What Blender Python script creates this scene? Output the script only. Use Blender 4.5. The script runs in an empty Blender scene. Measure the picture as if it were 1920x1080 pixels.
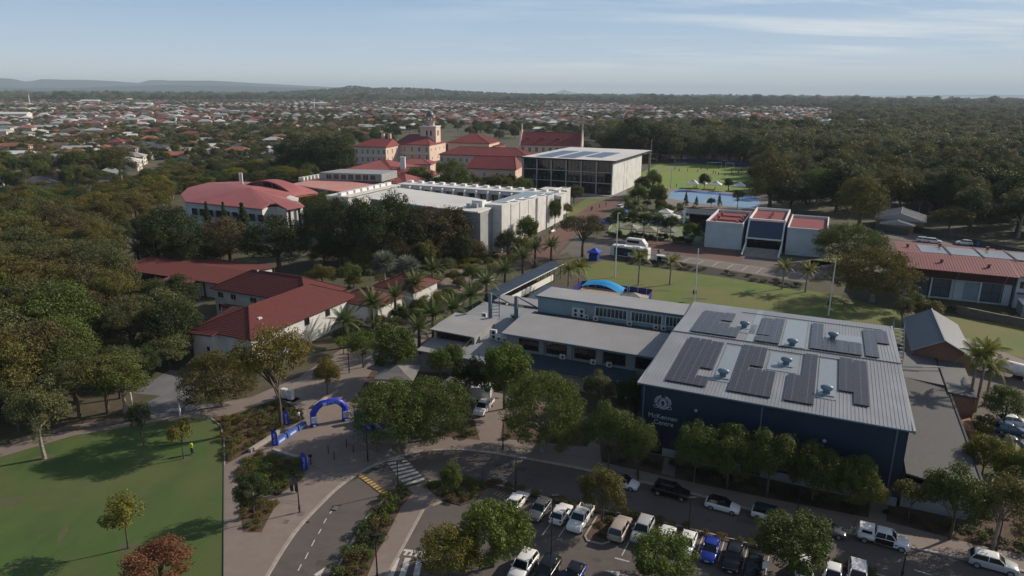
import bpy, bmesh, math, random
import numpy as np
from mathutils import Matrix, Vector
rng = np.random.default_rng(7)
random.seed(7)
SC = bpy.context.scene
COL = SC.collection
# ------------------------------------------------------------ camera
FPX = 1290.0; HC = 46.0
PITCH = math.atan(366.5/FPX); ROLL = math.radians(0.36)
cam_d = bpy.data.cameras.new('camera'); cam = bpy.data.objects.new('camera', cam_d); COL.objects.link(cam)
cam_d.sensor_width = 36.0; cam_d.lens = 36.0*FPX/1920.0; cam_d.clip_end = 200000.0; cam_d.clip_start = 0.5
CM = Matrix.Rotation(math.pi/2-PITCH, 3, 'X') @ Matrix.Rotation(ROLL, 3, 'Z')
cam.matrix_world = Matrix.Translation((0, 0, HC)) @ CM.to_4x4()
SC.camera = cam
# ------------------------------------------------------------ sun, sky, exposure
SUN_AZ = math.radians(24.0); SUN_EL = math.radians(28.0)
sd = bpy.data.lights.new('sun', 'SUN'); sd.energy = 5.0; sd.angle = math.radians(0.53); sd.color = (1.0, 0.88, 0.73)
sun = bpy.data.objects.new('sun', sd); COL.objects.link(sun)
SV = Vector((math.cos(SUN_AZ)*math.cos(SUN_EL), math.sin(SUN_AZ)*math.cos(SUN_EL), math.sin(SUN_EL)))
sun.rotation_euler = SV.to_track_quat('Z', 'Y').to_euler(); sun.location = SV*200
W = bpy.data.worlds.new('World'); SC.world = W; W.use_nodes = True
nt = W.node_tree; nt.nodes.clear(); N = nt.nodes.new; L = nt.links.new
wo = N('ShaderNodeOutputWorld'); bg = N('ShaderNodeBackground'); bg.inputs[1].default_value = 0.086
sky = N('ShaderNodeTexSky'); sky.sky_type = 'NISHITA'; sky.sun_disc = False
sky.sun_elevation = SUN_EL; sky.sun_rotation = math.pi/2-SUN_AZ; sky.air_density = 1.0; sky.dust_density = 1.1; sky.ozone_density = 1.6
tc = N('ShaderNodeTexCoord'); sx = N('ShaderNodeSeparateXYZ'); L(tc.outputs['Generated'], sx.inputs[0])
def mth(op, a, b=None, clamp=False):
    m = N('ShaderNodeMath'); m.operation = op; m.use_clamp = clamp
    for i, v in enumerate((a, b)):
        if v is None: continue
        if isinstance(v, (int, float)): m.inputs[i].default_value = v
        else: L(v, m.inputs[i])
    return m.outputs[0]
zz = mth('ADD', mth('MAXIMUM', sx.outputs[2], 0.0), 0.06)
cx = N('ShaderNodeCombineXYZ'); L(mth('DIVIDE', sx.outputs[0], zz), cx.inputs[0]); L(mth('DIVIDE', sx.outputs[1], zz), cx.inputs[1])
mp = N('ShaderNodeMapping'); mp.inputs['Rotation'].default_value = (0, 0, 0.35); mp.inputs['Scale'].default_value = (0.42, 1.0, 1); L(cx.outputs[0], mp.inputs[0])
n1 = N('ShaderNodeTexNoise'); n1.inputs['Scale'].default_value = 0.62; n1.inputs['Detail'].default_value = 9; n1.inputs['Roughness'].default_value = 0.62; n1.inputs['Distortion'].default_value = 0.35; L(mp.outputs[0], n1.inputs[0])
n2 = N('ShaderNodeTexNoise'); n2.inputs['Scale'].default_value = 0.16; n2.inputs['Detail'].default_value = 2; L(cx.outputs[0], n2.inputs[0])
cl = mth('MULTIPLY', mth('MULTIPLY', mth('SUBTRACT', n1.outputs[0], 0.47), 6.0, True), mth('MULTIPLY', mth('SUBTRACT', n2.outputs[0], 0.36), 5.0, True))
side = mth('ADD', mth('MULTIPLY', sx.outputs[0], 1.3), 0.45, True)
cl = mth('MULTIPLY', mth('MULTIPLY', cl, side), 0.62)
mx = N('ShaderNodeMix'); mx.data_type = 'RGBA'; L(cl, mx.inputs[0]); mx.inputs[7].default_value = (11.5, 11.2, 10.6, 1)
# thin high veil: white at the horizon, pale blue above it, clear toward the zenith
zc = mth('MAXIMUM', sx.outputs[2], 0.0)
vr = N('ShaderNodeValToRGB'); L(zc, vr.inputs[0]); e_ = vr.color_ramp.elements
e_[0].position = 0.0; e_[0].color = (.98, .95, .88, 1); e_[1].position = 0.15; e_[1].color = (.29, .52, .86, 1); q_ = e_.new(0.05); q_.color = (.62, .78, .93, 1)
vm = N('ShaderNodeMix'); vm.data_type = 'RGBA'; vm.blend_type = 'MULTIPLY'; vm.inputs[0].default_value = 1; L(vr.outputs[0], vm.inputs[6]); vm.inputs[7].default_value = (9.5, 9.5, 9.5, 1)
veil = mth('POWER', 2.718, mth('MULTIPLY', mth('MULTIPLY', zc, zc), -14.0))
mv = N('ShaderNodeMix'); mv.data_type = 'RGBA'; L(veil, mv.inputs[0]); L(sky.outputs[0], mv.inputs[6]); L(vm.outputs[2], mv.inputs[7])
L(mv.outputs[2], mx.inputs[6]); L(mx.outputs[2], bg.inputs[0]); L(bg.outputs[0], wo.inputs[0])
vs = SC.view_settings
SC.display_settings.display_device = 'sRGB'
vs.view_transform = 'Standard'; vs.look = 'None'; vs.exposure = 0.03; vs.gamma = 1.0; vs.use_curve_mapping = False
SC.cycles.use_denoising = True
SC.cycles.max_bounces = 5; SC.cycles.diffuse_bounces = 2; SC.cycles.glossy_bounces = 2; SC.cycles.transmission_bounces = 2; SC.cycles.volume_bounces = 0; SC.cycles.transparent_max_bounces = 6
SC.cycles.caustics_reflective = False; SC.cycles.caustics_refractive = False
# ------------------------------------------------------------ picture to place
def P(px, py, z=0.0):
    d = CM @ Vector(((px-960)/FPX, (540-py)/FPX, -1.0))
    t = (z-HC)/d.z
    return Vector((d.x*t, d.y*t, z))
CMI = CM.inverted()
def proj(p):
    q = CMI @ (Vector(p)-Vector((0, 0, HC)))
    return (960+FPX*q.x/-q.z, 540-FPX*q.y/-q.z)
def hgt(px, py, top):
    b = P(px, py); lo, hi = 0.0, 45.0
    for _ in range(40):
        m = (lo+hi)/2
        if proj((b.x, b.y, m))[1] > top: lo = m
        else: hi = m
    return lo
def ppm(p):
    """picture pixels (of 1920) per metre seen at a place"""
    return FPX/max(1.0, -(CMI @ (Vector(p)-Vector((0, 0, HC)))).z)
# ------------------------------------------------------------ materials
MATS = {}
def mat(name, col, rough=0.7, var=0.12, scale=2.0, bump=0.0, bscale=None, metal=0.0, spec=0.5, col2=None, rand=0.0, emis=None, trans=0.0, detail=4.0, big=None, stretch=None, alpha=None):
    if name in MATS: return MATS[name]
    m = bpy.data.materials.new(name); m.use_nodes = True; t = m.node_tree; b = t.nodes['Principled BSDF']
    b.inputs['Roughness'].default_value = rough; b.inputs['Metallic'].default_value = metal; b.inputs['Specular IOR Level'].default_value = spec
    tc = t.nodes.new('ShaderNodeTexCoord'); src = tc.outputs['Object']
    if stretch:
        mp = t.nodes.new('ShaderNodeMapping'); mp.inputs['Scale'].default_value = stretch; t.links.new(src, mp.inputs[0]); src = mp.outputs[0]
    no = t.nodes.new('ShaderNodeTexNoise'); no.inputs['Scale'].default_value = scale; no.inputs['Detail'].default_value = detail; no.inputs['Roughness'].default_value = 0.6
    t.links.new(src, no.inputs[0])
    r = t.nodes.new('ShaderNodeValToRGB'); t.links.new(no.outputs[0], r.inputs[0])
    c2 = col2 if col2 else tuple(c*(1-var*1.6) for c in col)
    c1 = col if col2 else tuple(min(1, c*(1+var)) for c in col)
    r.color_ramp.elements[0].position = 0.32; r.color_ramp.elements[1].position = 0.68
    r.color_ramp.elements[0].color = (*c2, 1); r.color_ramp.elements[1].color = (*c1, 1)
    out = r.outputs[0]
    if big:
        nb = t.nodes.new('ShaderNodeTexNoise'); nb.inputs['Scale'].default_value = big[0]; nb.inputs['Detail'].default_value = 5
        t.links.new(tc.outputs['Object'], nb.inputs[0])
        rb = t.nodes.new('ShaderNodeValToRGB'); rb.color_ramp.elements[0].position = 0.42; rb.color_ramp.elements[1].position = 0.62
        t.links.new(nb.outputs[0], rb.inputs[0])
        mb = t.nodes.new('ShaderNodeMix'); mb.data_type = 'RGBA'; t.links.new(rb.outputs[0], mb.inputs[0]); t.links.new(out, mb.inputs[6]); mb.inputs[7].default_value = (*big[1], 1)
        out = mb.outputs[2]
    if rand:
        oi = t.nodes.new('ShaderNodeObjectInfo'); hs = t.nodes.new('ShaderNodeHueSaturation')
        ma = t.nodes.new('ShaderNodeMapRange'); ma.inputs[3].default_value = 1-rand; ma.inputs[4].default_value = 1+rand; t.links.new(oi.outputs['Random'], ma.inputs[0]); t.links.new(ma.outputs[0], hs.inputs['Value'])
        m2 = t.nodes.new('ShaderNodeMath'); m2.operation = 'MULTIPLY'; m2.inputs[1].default_value = 7.31; t.links.new(oi.outputs['Random'], m2.inputs[0])
        m3 = t.nodes.new('ShaderNodeMath'); m3.operation = 'FRACT'; t.links.new(m2.outputs[0], m3.inputs[0])
        mh = t.nodes.new('ShaderNodeMapRange'); mh.inputs[3].default_value = 0.5-rand*0.07; mh.inputs[4].default_value = 0.5+rand*0.05; t.links.new(m3.outputs[0], mh.inputs[0]); t.links.new(mh.outputs[0], hs.inputs['Hue'])
        t.links.new(out, hs.inputs['Color']); out = hs.outputs[0]
    t.links.new(out, b.inputs['Base Color'])
    if bump:
        bn = t.nodes.new('ShaderNodeTexNoise'); bn.inputs['Scale'].default_value = bscale or scale*6; bn.inputs['Detail'].default_value = 3; t.links.new(src, bn.inputs[0])
        bp = t.nodes.new('ShaderNodeBump'); bp.inputs['Strength'].default_value = bump; bp.inputs['Distance'].default_value = 0.05
        t.links.new(bn.outputs[0], bp.inputs['Height']); t.links.new(bp.outputs[0], b.inputs['Normal'])
    if trans:
        tr = t.nodes.new('ShaderNodeBsdfTranslucent'); ms = t.nodes.new('ShaderNodeMixShader'); ms.inputs[0].default_value = trans
        t.links.new(out, tr.inputs[0]); o = t.nodes['Material Output']
        t.links.new(b.outputs[0], ms.inputs[1]); t.links.new(tr.outputs[0], ms.inputs[2]); t.links.new(ms.outputs[0], o.inputs[0])
    MATS[name] = m; return m
# ------------------------------------------------------------ mesh builder
ORI = {}
class MB:
    def __init__(s): s.v = []; s.f = []; s.m = []
    def add(s, vs, fs, mi=0):
        o = len(s.v); s.v += [tuple(v) for v in vs]
        for f in fs: s.f.append(tuple(i+o for i in f)); s.m.append(mi)
        return s
    def box(s, x0, x1, y0, y1, z0, z1, fr=None, mi=0):
        c = [(x0,y0,z0),(x1,y0,z0),(x1,y1,z0),(x0,y1,z0),(x0,y0,z1),(x1,y0,z1),(x1,y1,z1),(x0,y1,z1)]
        if fr: c = [fr(*p) for p in c]
        return s.add(c, [(3,2,1,0),(4,5,6,7),(0,1,5,4),(1,2,6,5),(2,3,7,6),(3,0,4,7)], mi)
    def prism(s, ring, z0, z1=None, fr=None, mi=0, mtop=None):
        """ring of (x,y) or (x,y,z) points counter-clockwise; z1 None takes the ring's own z"""
        n = len(ring); top = [(p[0], p[1], p[2] if z1 is None else z1) for p in ring]; bot = [(p[0], p[1], z0) for p in ring]
        if fr: top = [fr(*p) for p in top]; bot = [fr(*p) for p in bot]
        a = sum(top[i][0]*top[(i+1)%n][1]-top[(i+1)%n][0]*top[i][1] for i in range(n))
        if a < 0: top.reverse(); bot.reverse()
        s.add(top+bot, [(i+n, (i+1)%n+n, (i+1)%n, i) for i in range(n)], mi)
        s.add(top, [tuple(range(n))], mi if mtop is None else mtop); s.add(bot, [tuple(reversed(range(n)))], mi)
        return s
    def slab(s, pts, th, mi=0):
        """plate of thickness th under a 3D polygon"""
        n = len(pts); pts = [Vector(p) for p in pts]
        a = sum(pts[i].x*pts[(i+1)%n].y-pts[(i+1)%n].x*pts[i].y for i in range(n))
        if a < 0: pts.reverse()
        lo = [p-Vector((0, 0, th)) for p in pts]
        s.add(pts+lo, [(i+n, (i+1)%n+n, (i+1)%n, i) for i in range(n)]+[tuple(range(n)), tuple(reversed(range(n, 2*n)))], mi)
        return s
    def tube(s, pts, r, n=6, mi=0, cap=True):
        pts = [Vector(p) for p in pts]; rs = r if isinstance(r, (list, tuple)) else [r]*len(pts)
        rings = []; up = None
        for i, p in enumerate(pts):
            d = (pts[min(i+1, len(pts)-1)]-pts[max(i-1, 0)]).normalized()
            a = (up - d*up.dot(d)).normalized() if up and (up-d*up.dot(d)).length > 1e-4 else d.orthogonal().normalized()
            up = a; b = d.cross(a)
            rings.append([p+(a*math.cos(2*math.pi*k/n)+b*math.sin(2*math.pi*k/n))*rs[i] for k in range(n)])
        vs = [v for g in rings for v in g]; fs = []
        for i in range(len(pts)-1):
            for k in range(n): fs.append((i*n+k, i*n+(k+1)%n, (i+1)*n+(k+1)%n, (i+1)*n+k))
        if cap: fs.append(tuple(reversed(range(n)))); fs.append(tuple(range((len(pts)-1)*n, len(pts)*n)))
        return s.add(vs, fs, mi)
    def lathe(s, prof, c=(0,0,0), n=12, mi=0):
        vs = []; fs = []
        for r, z in prof:
            for k in range(n): vs.append((c[0]+r*math.cos(2*math.pi*k/n), c[1]+r*math.sin(2*math.pi*k/n), c[2]+z))
        for i in range(len(prof)-1):
            for k in range(n): fs.append((i*n+k, i*n+(k+1)%n, (i+1)*n+(k+1)%n, (i+1)*n+k))
        fs.append(tuple(reversed(range(n)))); fs.append(tuple(range((len(prof)-1)*n, len(prof)*n)))
        return s.add(vs, fs, mi)
    def mesh(s, name, mats, off=None, smooth=False, tri=True):
        me = bpy.data.meshes.new(name)
        v = s.v if off is None else [(p[0]-off[0], p[1]-off[1], p[2]-off[2]) for p in s.v]
        me.from_pydata(v, [], s.f)
        mats = mats if isinstance(mats, (list, tuple)) else [mats]
        for m in mats: me.materials.append(m)
        if len(mats) > 1: me.polygons.foreach_set('material_index', s.m)
        if smooth: me.polygons.foreach_set('use_smooth', [True]*len(me.polygons))
        me.update()
        if tri and any(len(f) > 4 for f in s.f):
            b = bmesh.new(); b.from_mesh(me); bmesh.ops.triangulate(b, faces=[f for f in b.faces if len(f.verts) > 4]); b.to_mesh(me); b.free()
        return me
    def build(s, name, mats, parent=None, loc=None, smooth=False, kind=None):
        off = ORI.get(parent.name) if parent else (loc if loc else None)
        me = s.mesh(name, mats, off, smooth)
        o = bpy.data.objects.new(name, me); COL.objects.link(o)
        if parent: o.parent = parent
        elif loc: o.location = loc; 
        ORI[o.name] = off if off else (0, 0, 0)
        if kind: o['kind'] = kind
        return o
def tag(o, label, cat, group=None):
    o['label'] = label; o['category'] = cat
    if group: o['group'] = group
    return o
def thing(name, label, cat, loc=(0, 0, 0), group=None, rotz=0.0):
    o = bpy.data.objects.new(name, None); COL.objects.link(o); o.empty_display_size = 0.5
    o.location = loc; o.rotation_euler = (0, 0, rotz); ORI[o.name] = tuple(loc) if rotz == 0 else (0, 0, 0)
    return tag(o, label, cat, group)
def child(name, me, parent, loc=(0,0,0), rot=(0,0,0), sc=None):
    o = bpy.data.objects.new(name, me); COL.objects.link(o); o.parent = parent; o.location = loc; o.rotation_euler = rot
    if sc: o.scale = sc
    return o
def copy_tree(o, parent=None):
    c = o.copy(); COL.objects.link(c)
    if parent: c.parent = parent; c.matrix_parent_inverse = Matrix.Identity(4)
    for ch in o.children: copy_tree(ch, c)
    return c
class Frame:
    def __init__(s, o, ang): s.o = Vector(o); s.a = ang; s.u = Vector((math.cos(ang), math.sin(ang), 0)); s.w = Vector((-math.sin(ang), math.cos(ang), 0))
    def __call__(s, x, y, z=0.0): return s.o + s.u*x + s.w*y + Vector((0, 0, z))
    def loc(s, p): q = Vector(p)-s.o; return q.dot(s.u), q.dot(s.w)
def rect(a, b, c, z):
    """frame with origin at a's ground point, x towards b; returns frame, width, depth of c"""
    A = P(*a, z); B = P(*b, z); C = P(*c, z); d = B-A
    fr = Frame((A.x, A.y, 0), math.atan2(d.y, d.x))
    return fr, d.length, fr.loc(C)[1]
def clip(poly, n, d):
    """keep the part of a polygon with n.p >= d"""
    out = []
    for i in range(len(poly)):
        p, q = poly[i], poly[(i+1) % len(poly)]; a, b = n.dot(p)-d, n.dot(q)-d
        if a >= 0: out.append(p)
        if (a > 0) != (b > 0) and abs(a-b) > 1e-9: out.append(p+(q-p)*(a/(a-b)))
    return out
def tile_face(mb, poly, step=0.42, lift=0.07, mi=0):
    """roof tile courses: strips parallel to the eave (first edge), each lower edge proud of the course below"""
    poly = [Vector(p) for p in poly]; e = (poly[1]-poly[0]).normalized(); nn = None
    for k in range(2, len(poly)):
        c = (poly[1]-poly[0]).cross(poly[k]-poly[0])
        if c.length > 1e-4: nn = c.normalized(); break
    if nn.z < 0: nn = -nn; 
    s = nn.cross(e).normalized()
    if sum((p-poly[0]).dot(s) for p in poly) < 0: s = -s
    top = max((p-poly[0]).dot(s) for p in poly); d0 = poly[0].dot(s); k = 0.0
    while k < top:
        st = clip(clip(poly, s, d0+k), -s, -(d0+min(k+step, top)))
        if len(st) >= 3:
            vs = [p+nn*lift*(1-((p.dot(s)-d0-k)/step)) for p in st]
            mb.add(vs, [tuple(range(len(vs)))], mi)
            lo = sorted([i for i, p in enumerate(st) if abs(p.dot(s)-d0-k) < 1e-4], key=lambda i: st[i].dot(e))
            if len(lo) >= 2:
                a, b = st[lo[0]], st[lo[-1]]; mb.add([a, b, b+nn*lift, a+nn*lift], [(0, 1, 2, 3)], mi)
        k += step
def rib_face(mb, poly, step=0.45, w=0.10, h=0.05, mi=0, ax=None):
    """sheet metal roof: flat pans with raised ribs running up the slope from the first edge"""
    poly = [Vector(p) for p in poly]; e = (poly[1]-poly[0]).normalized() if ax is None else ax
    nn = (poly[1]-poly[0]).cross(poly[2]-poly[1]).normalized()
    if nn.z < 0: nn = -nn
    mb.add(poly, [tuple(range(len(poly)))], mi)
    lo = min(p.dot(e) for p in poly); hi = max(p.dot(e) for p in poly); k = lo+step/2
    while k < hi-w:
        st = clip(clip(poly, e, k), -e, -(k+w))
        if len(st) >= 3:
            n = len(st); tp = [p+nn*h for p in st]
            mb.add(st+tp, [(i, (i+1) % n, (i+1) % n+n, i+n) for i in range(n)]+[tuple(range(n, 2*n))], mi)
        k += step
def face(mb, poly, style, mi=0, **k):
    if style == 'tile': tile_face(mb, poly, mi=mi, **k)
    elif style == 'rib': rib_face(mb, poly, mi=mi, **k)
    else: mb.add([Vector(p) for p in poly], [tuple(range(len(poly)))], mi)
def hip_roof(mb, fr, x0, x1, y0, y1, ze, zr, hl=None, hr=None, style='tile', th=0.18, mi=0, axis='x', **k):
    """hip or gable roof on a rectangle, ridge along x (axis='x') or y; hl/hr: hip run at each end (0 = gable)"""
    if axis == 'y':
        g = lambda a, b, c: fr(b, a, c); X0, X1, Y0, Y1 = y0, y1, x0, x1
    else: g = fr; X0, X1, Y0, Y1 = x0, x1, y0, y1
    ym = (Y0+Y1)/2; hw = (Y1-Y0)/2
    hl = hw if hl is None else hl; hr = hw if hr is None else hr
    A, B, C, D = g(X0, Y0, ze), g(X1, Y0, ze), g(X1, Y1, ze), g(X0, Y1, ze)
    E, F_ = g(X0+hl, ym, zr), g(X1-hr, ym, zr)
    face(mb, [A, B, F_, E], style, mi, **k); face(mb, [C, D, E, F_], style, mi, **k)
    face(mb, [B, C, F_], style if hr > 0 else 'plain', mi, **k); face(mb, [D, A, E], style if hl > 0 else 'plain', mi, **k)
    dn = Vector((0, 0, -th)); q = [A, B, C, D]
    for i in range(4): mb.add([q[i], q[(i+1) % 4], q[(i+1) % 4]+dn, q[i]+dn], [(0, 1, 2, 3)], mi)
    mb.add([p+dn for p in q], [(3, 2, 1, 0)], mi)
    # ridge and hip cappings
    cp = [(E, F_)]
    if hl > 0: cp += [(A, E), (D, E)]
    if hr > 0: cp += [(B, F_), (C, F_)]
    for a, b in cp:
        if (a-b).length > 0.3: mb.tube([a+Vector((0,0,.06)), b+Vector((0,0,.06))], 0.13, 4, mi)
GLASS = None
def window(parent, fr, f, a0, a1, z0, z1, pos, nc=2, nr=1, mf=None, mg=None, bar=0.07, name='window', proud=0.06, out=-1):
    """window in a wall of a frame: f='y' wall lies along x at y=pos, f='x' along y at x=pos; out = outward sign"""
    m = MB()
    def bx(p0, p1, q0, q1, d0, d1, mm):
        lo, hi = sorted((pos+out*d0, pos+out*d1))
        if f == 'y': mm.box(p0, p1, lo, hi, q0, q1, fr)
        else: mm.box(lo, hi, p0, p1, q0, q1, fr)
    bx(a0-bar, a1+bar, z0-bar, z0, 0, proud+.03, m); bx(a0-bar, a1+bar, z1, z1+bar, 0, proud, m)
    for i in range(nc+1):
        c = a0+(a1-a0)*i/nc; w = bar if i in (0, nc) else bar*.6
        bx(c-w/2-(w/2 if i == 0 else 0)+(0 if i else 0), c+w/2+(w/2 if i == nc else 0), z0, z1, 0, proud-.005, m)
    for j in range(1, nr):
        c = z0+(z1-z0)*j/nr; bx(a0, a1, c-bar*.3, c+bar*.3, 0, proud-.01, m)
    o = m.build(name, mf or M_FRAME, parent)
    g = MB(); bx(a0, a1, z0, z1, 0.004, 0.02, g); g.build('pane', mg or M_GLASS, o)
    return o
M_FRAME = mat('painted_metal_white', (.62, .62, .60), .5, .05)
M_GLASS = mat('window_glass', (.018, .022, .028), .08, .3, spec=.7)
M_DGLASS = mat('dark_glass', (.008, .010, .012), .06, .3, spec=.6)
M_STEEL = mat('dark_steel', (.02, .02, .022), .5, .1)
M_GALV = mat('galvanised_steel', (.35, .36, .37), .45, .1, metal=.3)
M_WHITE = mat('white_paint', (.74, .73, .70), .55, .06)
M_CONC = mat('concrete', (.30, .275, .25), .85, .10, .6, .3, 8)
M_BLUEP = mat('blue_vinyl', (.012, .035, .42), .38, .1)
M_BARK = mat('bark', (.10, .075, .055), .9, .35, 3, .6, 14)
# ------------------------------------------------------------ ground and surfaces
def struct(name, mb, m): o = mb.build(name, m); o['kind'] = 'structure'; return o
def sheet(name, px, m, z=0.004):
    b = MB(); pts = [P(x, y, z) for x, y in px]
    b.add(pts, [tuple(range(len(pts)))])
    o = struct(name, b, m)
    # face upward
    me = o.data; bm_ = bmesh.new(); bm_.from_mesh(me)
    for f in bm_.faces:
        if f.normal.z < 0: f.normal_flip()
    bm_.to_mesh(me); bm_.free(); return o
def raised(name, px, m, z0=0.0, z1=0.12):
    b = MB(); b.prism([tuple(P(x, y, z1)) for x, y in px], z0, z1); return struct(name, b, m)
def ribbon(name, px, w, m, z0, z1, closed=False):
    pts = [P(x, y, z1) for x, y in px]; b = MB(); L_, R_ = [], []
    for i, p in enumerate(pts):
        d = (pts[min(i+1, len(pts)-1)]-pts[max(i-1, 0)]); d.z = 0; d.normalize(); nrm = Vector((-d.y, d.x, 0))
        L_.append(p+nrm*w/2); R_.append(p-nrm*w/2)
    for i in range(len(pts)-1): b.prism([R_[i], R_[i+1], L_[i+1], L_[i]], z0, z1)
    return struct(name, b, m)
def smooth_px(px, n=4):
    out = []
    for i in range(len(px)-1):
        p0 = px[max(i-1, 0)]; p1 = px[i]; p2 = px[i+1]; p3 = px[min(i+2, len(px)-1)]
        for k in range(n):
            t = k/n
            out.append(tuple(0.5*(2*p1[j]+(p2[j]-p0[j])*t+(2*p0[j]-5*p1[j]+4*p2[j]-p3[j])*t*t+(3*p1[j]-p0[j]-3*p2[j]+p3[j])*t**3) for j in (0, 1)))
    out.append(px[-1]); return out
M_LAND = mat('land', (.072, .080, .034), .95, .3, .02, col2=(.040, .050, .022), big=(.006, (.105, .088, .055)), detail=8)
M_EARTH = mat('leaf_litter_earth', (.105, .078, .052), .95, .3, .35, .5, 9, col2=(.050, .048, .026), big=(.09, (.060, .066, .026)), detail=8)
M_ASPH = mat('asphalt', (.108, .092, .085), .9, .08, .9, .35, 30, col2=(.080, .069, .064), big=(.16, (.112, .094, .085)), detail=10)
M_ASPH2 = mat('worn_asphalt', (.13, .112, .10), .9, .1, .4, .35, 30, big=(.1, (.10, .088, .08)), detail=8)
M_PAVE = mat('pale_pavement', (.240, .195, .168), .88, .10, .8, .25, 20, col2=(.190, .154, .134), big=(.08, (.19, .153, .133)), detail=9)
M_KERB = mat('kerb_concrete', (.33, .29, .255), .85, .12, 1.2, .2, 20)
M_LAWN = mat('lawn_grass', (.060, .112, .020), .95, .25, .3, .6, 14, col2=(.042, .080, .016), big=(.07, (.086, .100, .030)), detail=9, stretch=(1, .45, 1))
M_LAWN2 = mat('sunny_grass', (.115, .155, .022), .95, .2, .25, .5, 14, col2=(.080, .120, .02), big=(.07, (.140, .135, .04)), detail=8)
M_OVAL = mat('oval_grass', (.145, .235, .032), .95, .12, .08, .4, 10, col2=(.12, .20, .03), big=(.03, (.17, .21, .04)))
M_MULCH = mat('bark_mulch', (.118, .066, .044), .95, .35, 1.2, .8, 16, col2=(.060, .040, .028), detail=8)
M_REDP = mat('red_brick_paving', (.15, .075, .058), .9, .2, .6, .3, 12, col2=(.11, .06, .048))
M_PAINTW = mat('white_road_paint', (.60, .57, .53), .8, .15, 2.0, col2=(.42, .39, .36), detail=8)
M_PAINTY = mat('yellow_road_paint', (.55, .33, .05), .8, .2, 2.0, detail=8)
M_TILEB = mat('dark_paving_band', (.14, .115, .10), .9, .2, 1)
b = MB()
ringn = 64; rad = [0, 300, 1200, 5000, 38000.]
vs = [(0, 0, 0)]+[(r*math.cos(2*math.pi*k/ringn), r*math.sin(2*math.pi*k/ringn), 0) for r in rad[1:] for k in range(ringn)]
fs = [(0, 1+k, 1+(k+1) % ringn) for k in range(ringn)]+[(1+i*ringn+k, 1+(i+1)*ringn+k, 1+(i+1)*ringn+(k+1) % ringn, 1+i*ringn+(k+1) % ringn) for i in range(len(rad)-2) for k in range(ringn)]
b.add(vs, fs); struct('ground', b, M_LAND)
sheet('campus_ground', [(-700, 1300), (-500, 520), (-200, 380), (240, 352), (330, 325), (520, 318), (640, 322), (830, 268), (1120, 266), (1440, 300), (1960, 345), (2700, 620), (2700, 1300)], M_EARTH, 0.004)
KERB = [(482, 1110), (500, 1080), (530, 1030), (560, 988), (600, 945), (640, 908), (690, 877), (740, 857), (790, 846), (850, 842), (900, 845), (983, 858), (1105, 881), (1297, 924), (1420, 958), (1583, 997), (1706, 1024), (1811, 1047), (1930, 1072), (2100, 1110)]
KERB = smooth_px(KERB, 3)
SOUTH = [(2100, 1190), (1800, 1120), (1660, 1080), (1560, 1056), (1420, 1022), (1300, 992), (1200, 968), (1110, 952), (1040, 936), (967, 918), (939, 910), (900, 901), (870, 898), (835, 899), (799, 902), (760, 913), (748, 921), (720, 936), (689, 968), (671, 996), (640, 1051), (605, 1110)]
sheet('road', KERB+SOUTH, M_ASPH, 0.010)
sheet('car_park', [(829, 938), (864, 947), (889, 938), (913, 913), (938, 920), (967, 925), (1040, 943), (1110, 960), (1200, 977), (1300, 1000), (1420, 1030), (1560, 1064), (1680, 1092), (1760, 1240), (660, 1240), (716, 1092), (744, 1043), (793, 953)], M_ASPH, 0.014)
raised('pavement', KERB+[(2100, 1080), (1930, 1042), (1822, 1019), (1661, 977), (1419, 930), (1233, 890), (1128, 866), (1120, 790), (1010, 745), (930, 700), (868, 690), (840, 640), (800, 610), (850, 580), (905, 545), (930, 520), (870, 500), (800, 545), (720, 620), (690, 650), (640, 655), (570, 700), (520, 745), (556, 765), (572, 785), (520, 812), (468, 846), (421, 872), (419, 1110)], M_PAVE, 0, 0.12)
raised('footpath', [(760, 913), (799, 902), (803, 918), (829, 938), (793, 953), (744, 1043), (716, 1092), (676, 1110), (705, 1040), (735, 985), (752, 950), (775, 925)], M_PAVE, 0, 0.12)
ribbon('kerb', KERB, .38, M_KERB, 0.0, 0.135)
ribbon('kerb', SOUTH[2:16], .22, M_KERB, 0.0, 0.135)
ribbon('kerb', SOUTH[14:], .26, M_KERB, 0.0, 0.135)
ribbon('kerb', [(829, 940), (793, 955), (744, 1045), (716, 1094)], .3, M_KERB, 0.0, 0.128)
raised('planting_island', [(803, 905), (835, 900), (870, 899), (901, 903), (935, 911), (913, 914), (889, 939), (864, 947), (829, 938), (806, 920)], M_MULCH, 0, 0.10)
raised('planting_strip', [(939, 911), (967, 918), (1040, 936), (1110, 952), (1200, 968), (1300, 992), (1420, 1022), (1560, 1056), (1660, 1080), (1640, 1081), (1560, 1063), (1420, 1029), (1300, 999), (1200, 976), (1110, 959), (1040, 942), (967, 924), (936, 918)], M_MULCH, 0, 0.10)
raised('planting_strip', [(748, 922), (760, 914), (774, 926), (751, 951), (734, 986), (704, 1041), (674, 1110), (608, 1110), (642, 1051), (673, 996), (691, 968), (722, 937)], M_MULCH, 0, 0.10)
raised('planting_island', [(1118, 972), (1135, 962), (1155, 966), (1140, 1016), (1128, 1018), (1100, 1012), (1097, 1004)], M_MULCH, 0, 0.10)
ribbon('kerb', [(1119, 968), (1097, 1004), (1101, 1013), (1128, 1019), (1142, 1015), (1158, 968)], .2, M_KERB, 0, 0.13)
sheet('lawn', [(-120, 1110), (-120, 888), (0, 858), (140, 817), (240, 801), (330, 786), (395, 783), (412, 797), (419, 820), (419, 1110)], M_LAWN, 0.012)
ribbon('kerb', [(365, 784), (395, 783), (413, 797), (420, 820), (421, 870), (420, 1110)], .16, M_KERB, 0, 0.1)
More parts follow.
